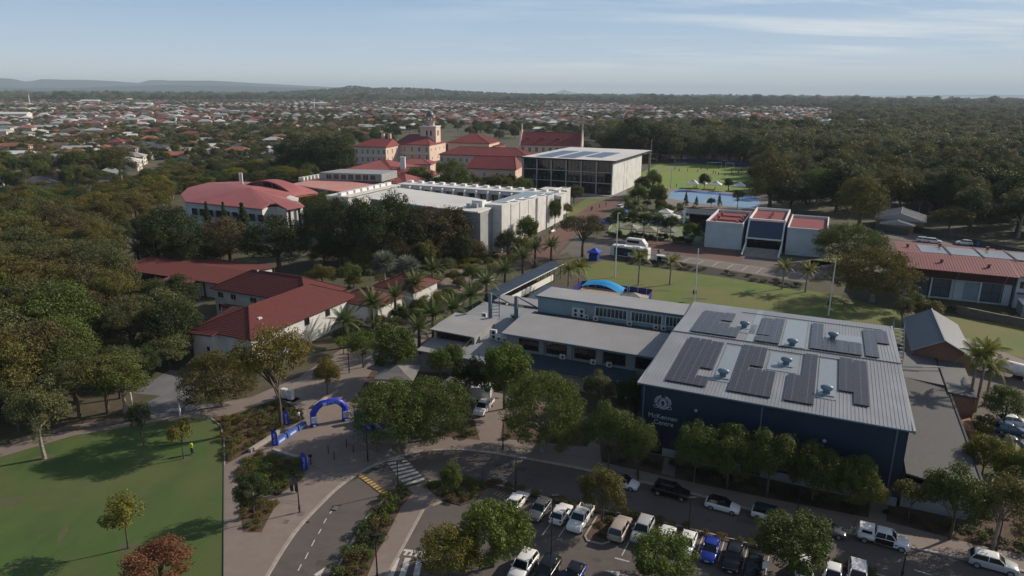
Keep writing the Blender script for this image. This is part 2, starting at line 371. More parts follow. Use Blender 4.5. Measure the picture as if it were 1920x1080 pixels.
sheet('path', [(-120, 884), (0, 857), (140, 816), (240, 800), (330, 785), (395, 782), (430, 778), (520, 748), (570, 705), (548, 712), (470, 745), (400, 757), (330, 766), (240, 782), (140, 797), (0, 836), (-120, 858)], M_PAVE, 0.016)
sheet('concrete_apron', [(248, 737), (318, 694), (372, 697), (372, 738), (345, 752), (392, 772), (330, 775), (236, 783), (262, 762), (300, 742)], mat('grey_concrete', (.15, .15, .158), .8, .1, .5), 0.020)
sheet('garden_bed', [(421, 872), (414, 800), (398, 784), (440, 779), (520, 752), (560, 770), (572, 785), (520, 811), (468, 845)], M_MULCH, 0.024)
sheet('garden_bed', [(455, 868), (480, 850), (562, 868), (566, 900), (520, 930), (470, 920), (440, 905)], M_MULCH, 0.126)
sheet('garden_bed', [(448, 936), (500, 936), (520, 940), (490, 998), (455, 998)], M_MULCH, 0.126)
sheet('garden_bed', [(700, 800), (760, 812), (900, 825), (890, 790), (840, 700), (700, 690), (670, 740)], M_MULCH, 0.126)
sheet('garden_bed', [(938, 822), (1100, 838), (1120, 800), (1010, 760), (945, 780)], M_MULCH, 0.126)
sheet('garden_bed', [(1130, 866), (1233, 889), (1242, 858), (1133, 838)], M_MULCH, 0.028)
sheet('garden_bed', [(1262, 893), (1419, 929), (1625, 970), (1640, 945), (1260, 862)], M_MULCH, 0.028)
sheet('garden_bed', [(1660, 976), (1822, 1018), (1930, 1041), (1930, 960), (1840, 940), (1665, 950)], M_MULCH, 0.032)
sheet('entry_path', [(1240, 888), (1264, 894), (1270, 862), (1246, 857)], M_PAVE, 0.036)
sheet('entry_path', [(1628, 972), (1661, 978), (1666, 940), (1636, 935)], M_PAVE, 0.036)
# playing field, courts, lawns and drives farther up
sheet('sports_oval', [(1190, 352), (1200, 325), (1232, 309), (1270, 306), (1330, 309), (1402, 316), (1500, 330), (1480, 352), (1420, 362), (1367, 361), (1300, 356), (1256, 353), (1225, 372)], M_OVAL, 0.012)
raised('court_surround', [(1222, 374), (1256, 353), (1300, 355), (1367, 360), (1440, 372), (1440, 398), (1400, 400), (1250, 384)], M_PAVE, 0, 0.05)
sheet('blue_court', [(1253, 372), (1258, 360), (1273, 355), (1360, 362), (1424, 372), (1424, 388), (1400, 390), (1300, 380)], mat('blue_court_surface', (.165, .30, .46), .7, .06, .3), 0.056)
sheet('blue_court_border', [(1262, 359.5), (1273, 355.5), (1360, 362.5), (1424, 371), (1424, 374), (1358, 367), (1275, 359), (1266, 361)], mat('dark_blue_court_surface', (.03, .09, .30), .7, .06, .3), 0.062)
sheet('lawn', [(1085, 505), (1130, 488), (1175, 494), (1280, 508), (1450, 533), (1560, 552), (1690, 585), (1690, 640), (1500, 610), (1300, 575), (1190, 556), (1105, 530)], M_LAWN2, 0.012)
sheet('lawn', [(1100, 372), (1135, 372), (1128, 385), (1082, 410), (1060, 408), (1070, 390)], M_LAWN2, 0.012)
sheet('lawn', [(1740, 590), (1800, 596), (1920, 612), (2050, 640), (2050, 720), (1920, 672), (1850, 652), (1790, 640)], M_LAWN2, 0.012)
sheet('lawn', [(1520, 488), (1580, 480), (1590, 492), (1520, 500)], M_LAWN2, 0.016)
sheet('drive', [(1085, 492), (1060, 470), (1130, 440), (1205, 446), (1320, 462), (1560, 492), (1700, 512), (1690, 535), (1500, 520), (1300, 494), (1170, 484)], M_ASPH2, 0.016)
sheet('red_paving', [(1205, 447), (1320, 463), (1395, 474), (1392, 492), (1290, 480), (1215, 468)], M_REDP, 0.022)
sheet('parking_bays', [(1270, 490), (1292, 482), (1450, 503), (1530, 516), (1512, 530), (1400, 512)], mat('pale_asphalt', (.17, .145, .13), .9, .1, .4), 0.022)
sheet('retaining_bank', [(1170, 486), (1270, 491), (1400, 513), (1510, 531), (1500, 545), (1380, 523), (1260, 506), (1175, 496)], mat('dark_garden_bank', (.035, .030, .022), .95, .3, 1, .5, 8), 0.026)
sheet('promenade', [(1108, 384), (1150, 368), (1175, 372), (1140, 400), (1075, 445), (1040, 478), (990, 500), (965, 490), (1010, 455), (1055, 420)], M_REDP, 0.022)
sheet('drive', [(1175, 372), (1190, 380), (1160, 402), (1100, 448), (1075, 470), (1048, 478), (1078, 446), (1140, 401)], M_ASPH2, 0.024)
sheet('forecourt', [(960, 372), (1150, 372), (1175, 365), (1175, 352), (960, 356)], mat('grey_paving', (.16, .155, .15), .8, .1, .4), 0.018)
sheet('artificial_turf', [(1138, 440), (1150, 404), (1225, 392), (1310, 410), (1330, 462), (1275, 456), (1205, 444)], mat('pale_green_turf', (.16, .21, .10), .9, .12, .4), 0.020)
sheet('drive', [(195, 470), (215, 440), (262, 415), (300, 415), (300, 440), (230, 470)], M_ASPH2, 0.012)
sheet('service_road', [(1640, 440), (1700, 436), (1930, 470), (2100, 500), (2100, 530), (1930, 490), (1690, 450)], M_ASPH2, 0.012)
sheet('service_yard', [(1800, 655), (1830, 665), (1960, 700), (2100, 760), (2100, 980), (1960, 930), (1860, 830), (1815, 760), (1800, 700)], M_ASPH2, 0.014)
sheet('path', [(1795, 628), (1850, 648), (1960, 690), (1960, 704), (1840, 668), (1790, 645)], M_PAVE, 0.018)
sheet('path', [(1200, 332), (1262, 308), (1285, 304), (1290, 307), (1240, 318), (1208, 340)], M_PAVE, 0.016)
# ------------------------------------------------------------ road paint
def strip(name, a, b_, w, m, z):
    A, B = P(*a, z), P(*b_, z); d = (B-A); d.z = 0; d.normalize(); n = Vector((-d.y, d.x, 0))*w/2
    b = MB(); b.add([A-n, B-n, B+n, A+n], [(0, 1, 2, 3)]); o = struct(name, b, m)
    if o.data.polygons[0].normal.z < 0: o.data.flip_normals()
    return o
def bars(name, a0, a1, b0, b1, n, duty, m, z, cap=None):
    """n painted bars between edges a0-a1 and b0-b1"""
    A0, A1, B0, B1 = P(*a0, z), P(*a1, z), P(*b0, z), P(*b1, z)
    for i in range(n):
        t0, t1 = i/n, (i+duty)/n
        b = MB(); b.add([A0.lerp(A1, t0), B0.lerp(B1, t0), B0.lerp(B1, t1), A0.lerp(A1, t1)], [(0, 1, 2, 3)])
        o = struct(name, b, m)
        if o.data.polygons[0].normal.z < 0: o.data.flip_normals()
bars('crossing_stripe', (721, 862), (762, 914), (757, 857), (799, 901), 8, .55, M_PAINTW, 0.022)
bars('crossing_stripe', (757, 1040), (704, 1100), (790, 1044), (760, 1104), 1, .01, M_PAINTW, 0.05)
for a, c in (((744, 1046), (728, 1092)), ((765, 1046), (748, 1098)), ((786, 1052), (776, 1100))):
    strip('crossing_stripe', a, c, .62, M_PAINTW, 0.022)
strip('crossing_edge', (757, 1031), (800, 1037), .35, M_PAINTW, 0.022)
for k in range(4): strip('crossing_tooth', (764+k*10, 1034+k*1.4), (758+k*10, 1041+k*1.4), .3, M_PAINTW, 0.026)
raised('speed_hump', [(666, 889), (676, 886), (731, 924), (720, 930)], M_ASPH, 0.012, 0.07)
bars('speed_hump_stripe', (667, 889.5), (720, 929), (677, 887), (730, 924), 10, .5, M_PAINTY, 0.076)
for a, c in (((622, 958), (618, 963)), ((612, 972), (607, 981)), ((602, 992), (597, 1001)), ((590, 1012), (584, 1024)), ((578, 1036), (572, 1048)), ((565, 1058), (559, 1070))):
    strip('centre_line_dash', a, c, .12, M_PAINTW, 0.022)
def arrow(px, py, ang, s=1.0):
    c = P(px, py, .022); fr = Frame(c, ang); b = MB()
    b.add([fr(-.09*s, -1.6*s), fr(.09*s, -1.6*s), fr(.09*s, .2*s), fr(-.09*s, .2*s)], [(0, 1, 2, 3)]); b.add([fr(-.4*s, .2*s), fr(.4*s, .2*s), fr(0, 1.6*s)], [(0, 1, 2)]); struct('road_arrow', b, M_PAINTW)
arrow(592, 1082, -.35); arrow(1165, 1077, 1.2); arrow(1650, 1078, 1.1)
strip('painted_line', (1153, 1046), (1180, 1053), .16, M_PAINTW, .022)
strip('painted_line', (1714, 1068), (1745, 1078), .16, M_PAINTW, .022)
BAYD = (P(1306, 1040)-P(1313.5, 1018.5)).normalized()
for x, y in ((1032, 982), (1062, 985), (1178, 1018), (1226, 1020), (1313, 1020), (1354, 1028), (1398, 1042), (1440, 1052), (1272, 1030), (955, 934)):
    a = P(x, y, .022); q = a+BAYD*-2.3; q2 = a+BAYD*2.3; b = MB(); n_ = Vector((-BAYD.y, BAYD.x, 0))*.05
    b.add([q-n_, q2-n_, q2+n_, q+n_], [(0, 1, 2, 3)]); o = struct('bay_line', b, M_PAINTW)
    if o.data.polygons[0].normal.z < 0: o.data.flip_normals()
for k in range(6): strip('hatching', (925+k*6, 927+k*2.5), (933+k*7, 922+k*2), .1, M_PAINTY, .022)
for k in range(9):
    strip('bay_line', (1292+k*27.5, 484.5+k*3.7), (1280+k*27.5, 491+k*4.2), .14, M_PAINTW, .030)
strip('bay_line', (1292, 483.5), (1520, 515), .14, M_PAINTW, .030)
for a, c in (((1280, 366), (1322, 372)), ((1300, 358), (1270, 373)), ((1345, 362), (1318, 381)), ((1395, 369), (1374, 387)), ((1262, 369), (1420, 387)), ((1340, 374), (1416, 382))):
    strip('court_line', a, c, .16, M_PAINTW, .068)
for a, c in (((380, 1), (2, 2)),): pass
# manhole covers and utility lids
for x, y in ((536, 977), (565, 962), (629, 951)):
    raised('utility_cover', [(x-8, y+4), (x+2, y+5), (x+7, y-2), (x-2, y-3)], M_TILEB, .1, .132)
# expansion joints of the pale pavement
for a, c in (((419, 935), (560, 940)), ((508, 940), (572, 948)), ((700, 832), (880, 850)), ((560, 860), (640, 900)), ((940, 836), (1128, 862)), ((1270, 905), (1262, 893)), ((1470, 955), (1480, 944)), ((1600, 990), (1608, 970))):
    strip('paving_joint', a, c, .10, M_TILEB, .1245)

# worn rings under the lawn trees and bare scuffs in the grass
M_WORN = mat('worn_earth', (.100, .088, .048), .95, .3, 1.5, .5, 12, col2=(.066, .086, .028), detail=9)
gw = np.random.default_rng(5)
def scuff(px, py, rx, ry, a=0, m=None, name='worn_patch', z=.018):
    c = P(px, py, z); fr = Frame(c, a); b = MB(); pts = [fr(rx*math.cos(t)*(1+.25*gw.normal()*.5), ry*math.sin(t)*(1+.25*gw.normal()*.5)) for t in np.linspace(0, 6.283, 18)[:-1]]
    b.add(pts, [tuple(range(17))]); o = struct(name, b, m or M_WORN)
    if o.data.polygons[0].normal.z < 0: o.data.flip_normals()
for a in ((241, 1027, 1.2, .9), (84, 859, 1.6, 1.1), (345, 860, 1.0, .7), (270, 838, 1.0, .7), (340, 928, .8, .4), (118, 1000, .35, 2.2, .35), (20, 940, 1.6, 1.0), (40, 1060, .9, .4, .5), (1254, 533, 1.5, .8), (1198, 534, 1.2, .8), (1300, 560, 3.0, 1.2), (1240, 545, 2.2, .8)): scuff(*a)

M_STAIN = mat('oil_stained_asphalt', (.060, .052, .049), .8, .25, 3, col2=(.078, .068, .063), detail=9); M_PATCH = mat('asphalt_patch', (.072, .064, .060), .9, .1, 2, .3, 30, detail=8)
for k, (x, y) in enumerate(((985, 972), (1026, 986), (1066, 992), (1182, 1026), (1223, 1034), (1264, 1050), (1352, 1066), (1010, 1010), (1120, 1050), (1230, 1062), (640, 1010), (700, 915), (860, 872), (1010, 890), (1180, 932), (1330, 975), (1470, 1008), (1600, 1040), (1760, 1068), (905, 885))): scuff(x, y, gw.uniform(.25, .6), gw.uniform(.2, .5), gw.uniform(0, 3), M_STAIN, 'oil_stain', .020)
for q in ([(930, 868), (990, 878), (984, 884), (924, 874)], [(1385, 970), (1420, 978), (1412, 986), (1377, 978)], [(880, 1030), (905, 1033), (900, 1044), (874, 1041)], [(596, 1050), (622, 1052), (616, 1062), (590, 1060)]): sheet('asphalt_patch', q, M_PATCH, .0195)
for (x, y) in ((1120, 889), (1360, 945), (1640, 1012), (702, 877), (574, 976)):
    raised('kerb_drain', [(x-7, y+2.5), (x+5, y+4.5), (x+7, y+2), (x-5, y)], M_STEEL, .011, .03)
# ------------------------------------------------------------ campus buildings
_A = P(1203, 717, 9.8); _B = P(1705.6, 806, 9.8)
FH = Frame((_A.x, _A.y, 0), math.atan2((_B-_A).y, (_B-_A).x))
CA = FH.a
M_ZINC = mat('grey_blue_roof_sheet', (.255, .272, .292), .45, .08, .5, big=(.12, (.222, .236, .252)), stretch=(1, .35, 1), metal=.0)
M_ZINC2 = mat('pale_grey_roof_sheet', (.30, .30, .30), .5, .05, .3, big=(.2, (.275, .275, .28)))
M_SKYL = mat('translucent_roof_sheet', (.25, .285, .315), .35, .05)
M_NAVY = mat('navy_wall_cladding', (.012, .027, .054), .55, .12, .4)
M_NAVY2 = mat('blue_grey_wall', (.10, .15, .19), .6, .08, .4)
M_TEAL = mat('pale_teal_wall', (.25, .33, .35), .7, .06, .4)
M_GREYW = mat('grey_render', (.28, .29, .29), .8, .08, .4)
M_REDT = mat('red_roof_tile', (.135, .030, .026), .75, .14, 1.2, col2=(.10, .024, .021), big=(.25, (.115, .027, .024)))
M_REDS = mat('red_roof_sheet', (.21, .055, .050), .6, .06, .3, big=(.1, (.185, .05, .045)))
M_PINK = mat('faded_red_roof_sheet', (.34, .105, .10), .65, .06, .3, big=(.1, (.30, .095, .09)))
M_OFFW = mat('white_render', (.60, .60, .585), .8, .08, .5, big=(.3, (.50, .495, .475)), stretch=(1, 1, .18), detail=8)
M_CREAM = mat('cream_render', (.64, .49, .39), .85, .06, .3, big=(.1, (.58, .44, .35)))
M_HRED = mat('heritage_red_roof', (.235, .050, .046), .65, .08, .4, big=(.12, (.20, .045, .04)))
M_BRICKP = mat('pinkish_brick', (.30, .165, .115), .85, .15, 2.2, col2=(.24, .13, .09))
M_SHINGLE = mat('grey_tile_roof', (.112, .108, .106), .75, .14, 2.2, col2=(.086, .084, .083))
M_BLUER = mat('slate_blue_roof_sheet', (.042, .060, .085), .45, .06, .3)
M_SOLAR = mat('solar_cell', (.036, .034, .040), .28, .12, .8, spec=.6)
M_SOLARF = mat('solar_panel_frame', (.20, .19, .19), .5, .1)
M_WROOF = mat('white_roof_membrane', (.66, .64, .60), .6, .05, .2, big=(.1, (.58, .56, .53)))
M_ACW = mat('cream_ac_casing', (.60, .60, .57), .5, .06)
M_BLACK = mat('black_grille', (.015, .015, .016), .6, .2)
M_DARKI = mat('dark_interior', (.012, .013, .016), .9, .3)
def fo(x, y): p = FH(x, y, 0); return (p.x, p.y, 0)
def bldg(name, label, x, y, cat='building'): return thing(name, label, cat, fo(x, y))
def walls(parent, x0, x1, y0, y1, z0, z1, m, fr=None, name='wall', t=.25):
    """four walls, butted at the corners"""
    fr = fr or FH; o = []
    for a in ((x0, x1, y0, y0+t), (x0, x1, y1-t, y1), (x0, x0+t, y0+t, y1-t), (x1-t, x1, y0+t, y1-t)):
        b = MB(); b.box(*a, z0, z1, fr); o.append(b.build(name, m, parent))
    return o
def roofface(parent, pts, m, style='rib', name='roof', fr=None, th=.14, **k):
    fr = fr or FH; q = [fr(*p) for p in pts]; b = MB(); face(b, q, style, 0, **k)
    b.slab([p-Vector((0, 0, .012)) for p in q], th); return b.build(name, m, parent)
def text(parent, s, fr, x, y, z, size, m, name='lettering', ext=.02, rot=None, align='CENTER'):
    c = bpy.data.curves.new(name, 'FONT'); c.body = s; c.size = size; c.extrude = ext; c.align_x = align; c.align_y = 'CENTER'; c.materials.append(m)
    o = bpy.data.objects.new(name, c); COL.objects.link(o); p = fr(x, y, z)
    o.parent = parent; off = ORI[parent.name]; o.location = (p.x-off[0], p.y-off[1], p.z-off[2])
    o.rotation_euler = rot if rot else (math.pi/2, 0, fr.a); return o
# --- the big navy sports hall
HW, HD, HE, HR = 30.6, 39.3, 9.8, 10.55
hall = bldg('sports_hall', 'large navy clad hall with crest and lettering under a grey ribbed metal roof', 0, 0, 'building')
for a in ((0, HW, .0, .3), (0, HW, HD-.3, HD), (0, .3, .3, HD-.3), (HW-.3, HW, .3, HD-.3)):
    b = MB(); b.box(*a, 0, HE-.12, FH)
    if a[1]-a[0] > 1:
        for k in range(int(HW/.6)): b.box(.3+k*.6, .36+k*.6, a[2]-.03 if a[2] < 1 else a[3], a[2] if a[2] < 1 else a[3]+.03, 1.2, HE-.25, FH)
    b.build('wall', M_NAVY, hall)
for s in (0, 1):
    y0, y1, z0, z1 = ((-.35, 19.7, HE, HR), (19.7, HD+.3, HR, HE))[s]
    roofface(hall, [(-.3, y0, z0), (HW+.35, y0, z0), (HW+.35, y1, z1), (-.3, y1, z1)], M_ZINC, step=.42, w=.10, h=.038)
b = MB(); b.box(-.34, HW+.39, 19.62, 19.80, HR+.06, HR+.13, FH); b.build('roof_joint', M_STEEL, hall)
b = MB(); b.tube([FH(-.32, -.42, HE-.02), FH(HW+.36, -.42, HE-.02)], .11, 6); b.build('gutter', M_NAVY2, hall)
b = MB(); b.box(HW+.35, HW+.62, -.35, HD+.3, HE-.3, HE+.12, FH); b.build('roof_edge_flashing', M_ZINC2, hall)
b = MB(); b.box(-.5, -.3, -.35, HD+.3, HE-.25, HE+.10, FH); b.build('roof_edge_flashing', M_ZINC2, hall)
for x in (.35, 14.9, HW-1.2): b = MB(); b.box(x, x+.16, -.17, -.03, .1, HE-.1, FH); b.build('downpipe', M_NAVY2, hall)
b = MB(); b.box(0, HW, -.10, -.0, 0, 1.1, FH); b.build('wall_base', M_GREYW, hall)
d = MB(); d.box(1.6, 3.3, -.12, -.11, .1, 2.7, FH); d.build('door', M_DARKI, hall)
for a, c in ((13.2, 15.6), (25.8, 27.4)): d = MB(); d.box(a, c, -.13, -.11, .1, 2.6, FH); d.build('door', M_DARKI, hall)
def roofz(y): return (HE+(HR-HE)*(y+.35)/20.05) if y < 19.7 else (HR-(HR-HE)*(y-19.7)/19.9)
for (x0, x1, y0, y1) in ((8.3, 10.5, 4.2, 17), (14.4, 18.2, 10.6, 17), (20.85, 23.0, 4.3, 17.4), (9.3, 11.4, 24, 29.5), (15.5, 18.6, 20.4, 35.5), (21.5, 26.4, 26.6, 30.6), (10.5, 11.5, 20, 39)):
    b = MB(); pts = [(x0, y0), (x1, y0), (x1, y1), (x0, y1)]
    b.slab([FH(x, y, roofz(y)+.072) for x, y in pts], .06); b.build('flat_roof_sheet', M_SKYL, hall)
for y in (17.75, 36.2): 
    b = MB(); b.box(8.2, HW-1 if y > 20 else 24, y, y+.08, roofz(y)+.06, roofz(y)+.13, FH); b.build('roof_cable_tray', M_STEEL, hall)
text(hall, 'McKennan', FH, 3.05, -.06, 5.5, .9, mat('pale_grey_letter', (.52, .54, .58), .6, .05)); text(hall, 'Centre', FH, 3.2, -.06, 4.66, .9, mat('pale_grey_letter', (.52, .54, .58), .6, .05))
# crest: mantling, shield, ribbon built as raised metal
cr = MB(); CX, CZ = 2.95, 7.45
def ring2(cx, cz, rx, rz, w, a0=0, a1=360, n=28, wav=0, f=9):
    pts = []
    for i in range(n+1):
        a = math.radians(a0+(a1-a0)*i/n); k = 1+wav*math.sin(f*a)
        X_, Z_ = cx+rx*k*math.cos(a), cz+rz*k*math.sin(a); pts.append((CX+(X_-CX)*.85, CZ+(Z_-CZ)*.85))
    for i in range(n):
        (x0, z0), (x1, z1) = pts[i], pts[i+1]; dx, dz = x1-x0, z1-z0; l = math.hypot(dx, dz) or 1; nx, nz = -dz/l*w*.42, dx/l*w*.42
        cr.add([FH(x0-nx, -.06, z0-nz), FH(x1-nx, -.06, z1-nz), FH(x1+nx, -.06, z1+nz), FH(x0+nx, -.06, z0+nz)], [(0, 1, 2, 3)])
ring2(CX, CZ, .34, .52, .13); ring2(CX, CZ, .52, .72, .08, wav=.05); ring2(CX, CZ+.62, .16, .16, .1)
for s in (-1, 1):
    for r in (.75, .93, 1.1): ring2(CX+s*.12, CZ+.15, r, r*.95, .09, 90-s*10, 90-s*105, 16, .05, 14)
    ring2(CX+s*.98, CZ-.62, .36, .24, .08); ring2(CX+s*.66, CZ-.3, .28, .2, .08, 0, 360)
ring2(CX, CZ+.2, 1.15, 1.15, .08, 205, 335, 20); ring2(CX, CZ+.35, 1.15, 1.15, .08, 215, 325, 20)
cr.build('crest', mat('pale_grey_letter', (.52, .54, .58), .6, .05), hall)
for x, z in ((7.2, 7.4), (22.2, 6.6)):
    b = MB(); b.lathe([(.05, -.22), (.2, -.12), (.24, .05), (.12, .2), (.02, .22)], FH(x, -.3, z), 8); b.build('wall_lamp', M_GALV, hall)
# roof vents: little domed blue-grey cowls on curbs, things of their own
VP = ((9.4, 5.9, 'grey roof cowl on the hall beside the first front solar array'), (16.7, 13.2, 'grey roof cowl in the middle of the front roof slope'), (21.9, 6.0, 'grey roof cowl near the front eave between two solar arrays'),
      (9.6, 27.0, 'grey roof cowl beside the solar array in the back left corner'), (17.0, 20.9, 'grey roof cowl standing just behind the roof joint'), (22.4, 27.5, 'grey roof cowl in the notch of the L-shaped solar array'))
for i, (x, y, lab) in enumerate(VP):
    p = FH(x, y, roofz(y)+.1); t = thing('roof_vent', lab, 'roof vent', p, 'roof cowls on the sports hall')
    b = MB(); b.box(x-.95, x+.9, y-.9, y+.8, roofz(y)+.02, roofz(y)+.16, FH); b.build('curb', M_SKYL, t)
    b = MB(); b.box(x-.4, x+.4, y-.4, y+.4, roofz(y)+.16, roofz(y)+.55, FH); b.build('neck', M_NAVY2, t)
    b = MB(); z = roofz(y)
    prof = [(0, .5), (.62, .52), (.78, .78), (.72, 1.05), (.45, 1.22), (.05, 1.26)]
    vs, fs, n = [], [], 12
    for r, h in prof:
        for k in range(n):
            a = 2*math.pi*k/n; vs.append(FH(x+1.0*r*math.cos(a), y+.68*r*math.sin(a), z+.1+h*.85))
    for j in range(len(prof)-1):
        for k in range(n): fs.append((j*n+k, j*n+(k+1) % n, (j+1)*n+(k+1) % n, (j+1)*n+k))
    b.add(vs, fs); b.build('cowl', mat('blue_grey_cowl', (.16, .23, .29), .4, .08), t, smooth=True)
# solar arrays: every module a part
PW, PH = 1.72, 1.02
pm = MB(); pm.box(0, PW-.07, 0, PH-.05, 0, .035, None, 1); 
for i in range(2): pm.box(.03+i*(PW-.07)/2, (PW-.07)/2-.02+i*(PW-.07)/2, .03, PH-.08, .035, .042, None, 0)
PANEL = pm.mesh('solar_panel', [M_SOLAR, M_SOLARF])
ARR = [('solar array of three columns in the front left corner of the navy hall roof', [(2.75, 1.6, 16), (4.47, 1.6, 16), (6.19, 1.6, 3), (6.19, 7.4, 10)]),
       ('solar array with a stepped front, second from the left on the front slope', [(10.55, 1.7, 16), (12.27, 1.7, 8), (12.27, 10.8, 7), (13.99, 1.7, 8)]),
       ('solar array notched at its upper left, third on the front slope', [(17.2, 1.8, 8), (18.92, 1.8, 16)]),
       ('narrow two column solar array nearest the right end of the front slope', [(23.3, 7.3, 11), (25.02, 4.0, 14)]),
       ('wide solar array in the back left corner of the hall roof', [(2.35, 20.7, 13), (4.07, 20.7, 13), (5.79, 20.7, 7), (5.79, 29.2, 5), (7.51, 20.7, 5)]),
       ('two column solar array second from the left behind the roof joint', [(11.85, 20.5, 3), (11.85, 24.0, 10), (13.57, 20.5, 14)]),
       ('L-shaped solar array behind the roof joint', [(19.4, 20.6, 14), (21.12, 20.6, 6), (22.84, 20.6, 6), (24.56, 20.6, 6)]),
       ('short solar array at the back right corner of the hall roof', [(26.7, 20.7, 14), (28.42, 28.2, 7)])]
tf, tb = math.atan2(HR-HE, 20.05), -math.atan2(HR-HE, 19.9)
for lab, cols in ARR:
    x0, y0 = cols[0][0], cols[0][1]; o3 = FH(x0, y0, roofz(y0)+.16)
    t = thing('solar_array', lab, 'solar array', o3, 'solar arrays on the navy hall')
    for x, y, n in cols:
        for k in range(n):
            yy = y+k*PH*.999; p = FH(x, yy, roofz(yy)+.20)-o3
            child('solar_panel', PANEL, t, p, (tf if yy < 19.7 else tb, 0, CA))
    b = MB()
    for x, y, n in cols:
        for xx in (x+.4, x+1.25): b.box(xx, xx+.05, y, y+n*PH-.1, roofz(y)+.05, roofz(y)+.19, FH) if y < -99 else b.slab([FH(xx, y, roofz(y)+.18), FH(xx+.06, y, roofz(y)+.18), FH(xx+.06, y+n*PH-.1, roofz(y+n*PH)+.18), FH(xx, y+n*PH-.1, roofz(y+n*PH)+.18)], .11)
        b.slab([FH(x, y-.02, roofz(y)+.19), FH(x+PW-.08, y-.02, roofz(y)+.19), FH(x+PW-.08, y+.05, roofz(y)+.19), FH(x, y+.05, roofz(y)+.19)], .12)
    b.build('mounting_rail', M_BLACK, t)
# --- grey annex with the tiled roof, right of the hall
ax = bldg('annex_building', 'low annex with a grey tiled roof running along the right side of the navy hall', 31, 0)
walls(ax, 31.0, 38.6, .2, 44, 0, 3.3, M_GREYW)
b = MB(); face(b, [FH(38.9, -.4, 3.55), FH(38.9, 31.8, 3.55), FH(31.0, 31.8, 4.6), FH(31.0, -.4, 4.6)], 'tile', 0, step=.42, lift=.10); b.slab([FH(38.9, -.4, 3.54), FH(38.9, 31.8, 3.54), FH(31.0, 31.8, 4.58), FH(31.0, -.4, 4.58)], .15); b.build('roof', M_SHINGLE, ax)
b = MB(); b.slab([FH(31.0, 31.8, 4.5), FH(38.6, 31.8, 4.0), FH(38.6, 44, 4.0), FH(31.0, 44, 4.5)], .3); b.slab([FH(38.75, 29.5, 3.9), FH(42.4, 29.5, 3.7), FH(42.6, 44, 3.7), FH(38.75, 44, 3.9)], .3); b.build('flat_roof', mat('grey_roof_membrane', (.095, .095, .098), .7, .08, .4), ax)
b = MB(); b.box(38.9, 39.15, -.4, 31.8, 3.35, 3.75, FH); b.box(38.62, 38.74, 31.8, 44, 3.8, 4.15, FH); b.build('gutter', M_STEEL, ax)
b = MB(); b.tube([FH(30.9, 34.5, 4.9), FH(36, 36.7, 4.75), FH(39.2, 38.6, 4.5)], .11, 6); b.tube([FH(30.9, 34.1, 4.9), FH(36, 36.3, 4.75)], .09, 6); b.build('roof_duct', M_GALV, ax)
for x, y in ((32.0, 13.5), (32.2, 27.5)): b = MB(); b.box(x, x+.5, y, y+.6, 4.4, 5.0, FH); b.build('roof_flue', M_BLACK, ax)
walls(ax, 38.75, 42.3, 29.7, 43.9, 0, 3.4, M_BRICKP)
b = MB(); b.box(39.2, 42, 24.4, 29.6, 0, .5, FH); b.build('courtyard_step', mat('terracotta_paving', (.26, .12, .08), .8, .1), ax)
# steel stair beside the hall
st = bldg('fire_stair', 'galvanised steel mesh stair between the navy hall and the blue gabled shed', 32, 35, 'stair')
b = MB()
for k in range(9): b.box(31.6, 33.2, 37+k*.6, 37.4+k*.6, 5.2+k*.45, 5.26+k*.45, FH)
for x in (31.6, 33.2):
    for k in range(6): b.tube([FH(x, 37+k*1.1, 4.4), FH(x, 37+k*1.1, 6.3+k*.8)], .04, 4)
    for h in (0, .5, 1): b.tube([FH(x, 37, 5.3+h), FH(x, 42.4, 9.2+h)], .035, 4)
b.build('stair_frame', M_GALV, st)
# --- blue gabled shed
sh = bldg('gabled_shed', 'tall shed with a slate blue gable roof and pinkish brick end wall', 35, 43)
walls(sh, 35.4, 43.6, 44.3, 62.4, 0, 5.0, M_BRICKP)
for y in (44.3, 62.15):
    b = MB(); g = [FH(35.4, y, 5), FH(43.6, y, 5), FH(39.5, y, 7.1)]; g2 = [FH(35.4, y+.25, 5), FH(43.6, y+.25, 5), FH(39.5, y+.25, 7.1)]
    b.add(g+g2, [(0, 1, 2), (5, 4, 3), (0, 3, 4, 1), (1, 4, 5, 2), (2, 5, 3, 0)]); b.build('gable_wall', M_BRICKP, sh)
roofface(sh, [(34.9, 62.9, 4.85), (34.9, 43.7, 4.85), (39.5, 43.7, 7.3), (39.5, 62.9, 7.3)], M_BLUER, step=.9, w=.06, h=.03)
roofface(sh, [(44.1, 43.7, 4.85), (44.1, 62.9, 4.85), (39.5, 62.9, 7.3), (39.5, 43.7, 7.3)], M_BLUER, step=.9, w=.06, h=.03)
b = MB(); b.box(39.38, 39.62, 43.6, 63, 7.3, 7.40, FH); b.build('ridge_cap', M_ZINC2, sh)
for s in (34.9, 44.1):
    b = MB(); b.tube([FH(s, 43.68, 4.82), FH(39.5, 43.68, 7.28)], .09, 4); b.build('barge_board', M_ZINC2, sh)
# --- long white tank (pipe) beyond the shed
tk = bldg('water_tank', 'long white cylindrical tank lying beside the lawn at the right edge', 46, 46, 'tank')
b = MB(); a_, c_ = P(1805, 667, 1.6), P(1990, 712, 1.6); d_ = (c_-a_).normalized()
b.tube([a_-d_*.4, a_, c_, c_+d_*.4], [.5, 1.1, 1.1, .5], 14); b.build('tank_body', M_WHITE, tk, smooth=True)
b = MB()
for t_ in (.1, .35, .6, .85): p = a_.lerp(c_, t_); b.box(p.x-.3, p.x+.3, p.y-.9, p.y+.9, 0, .8)
b.build('cradle', M_STEEL, tk, kind='stuff')
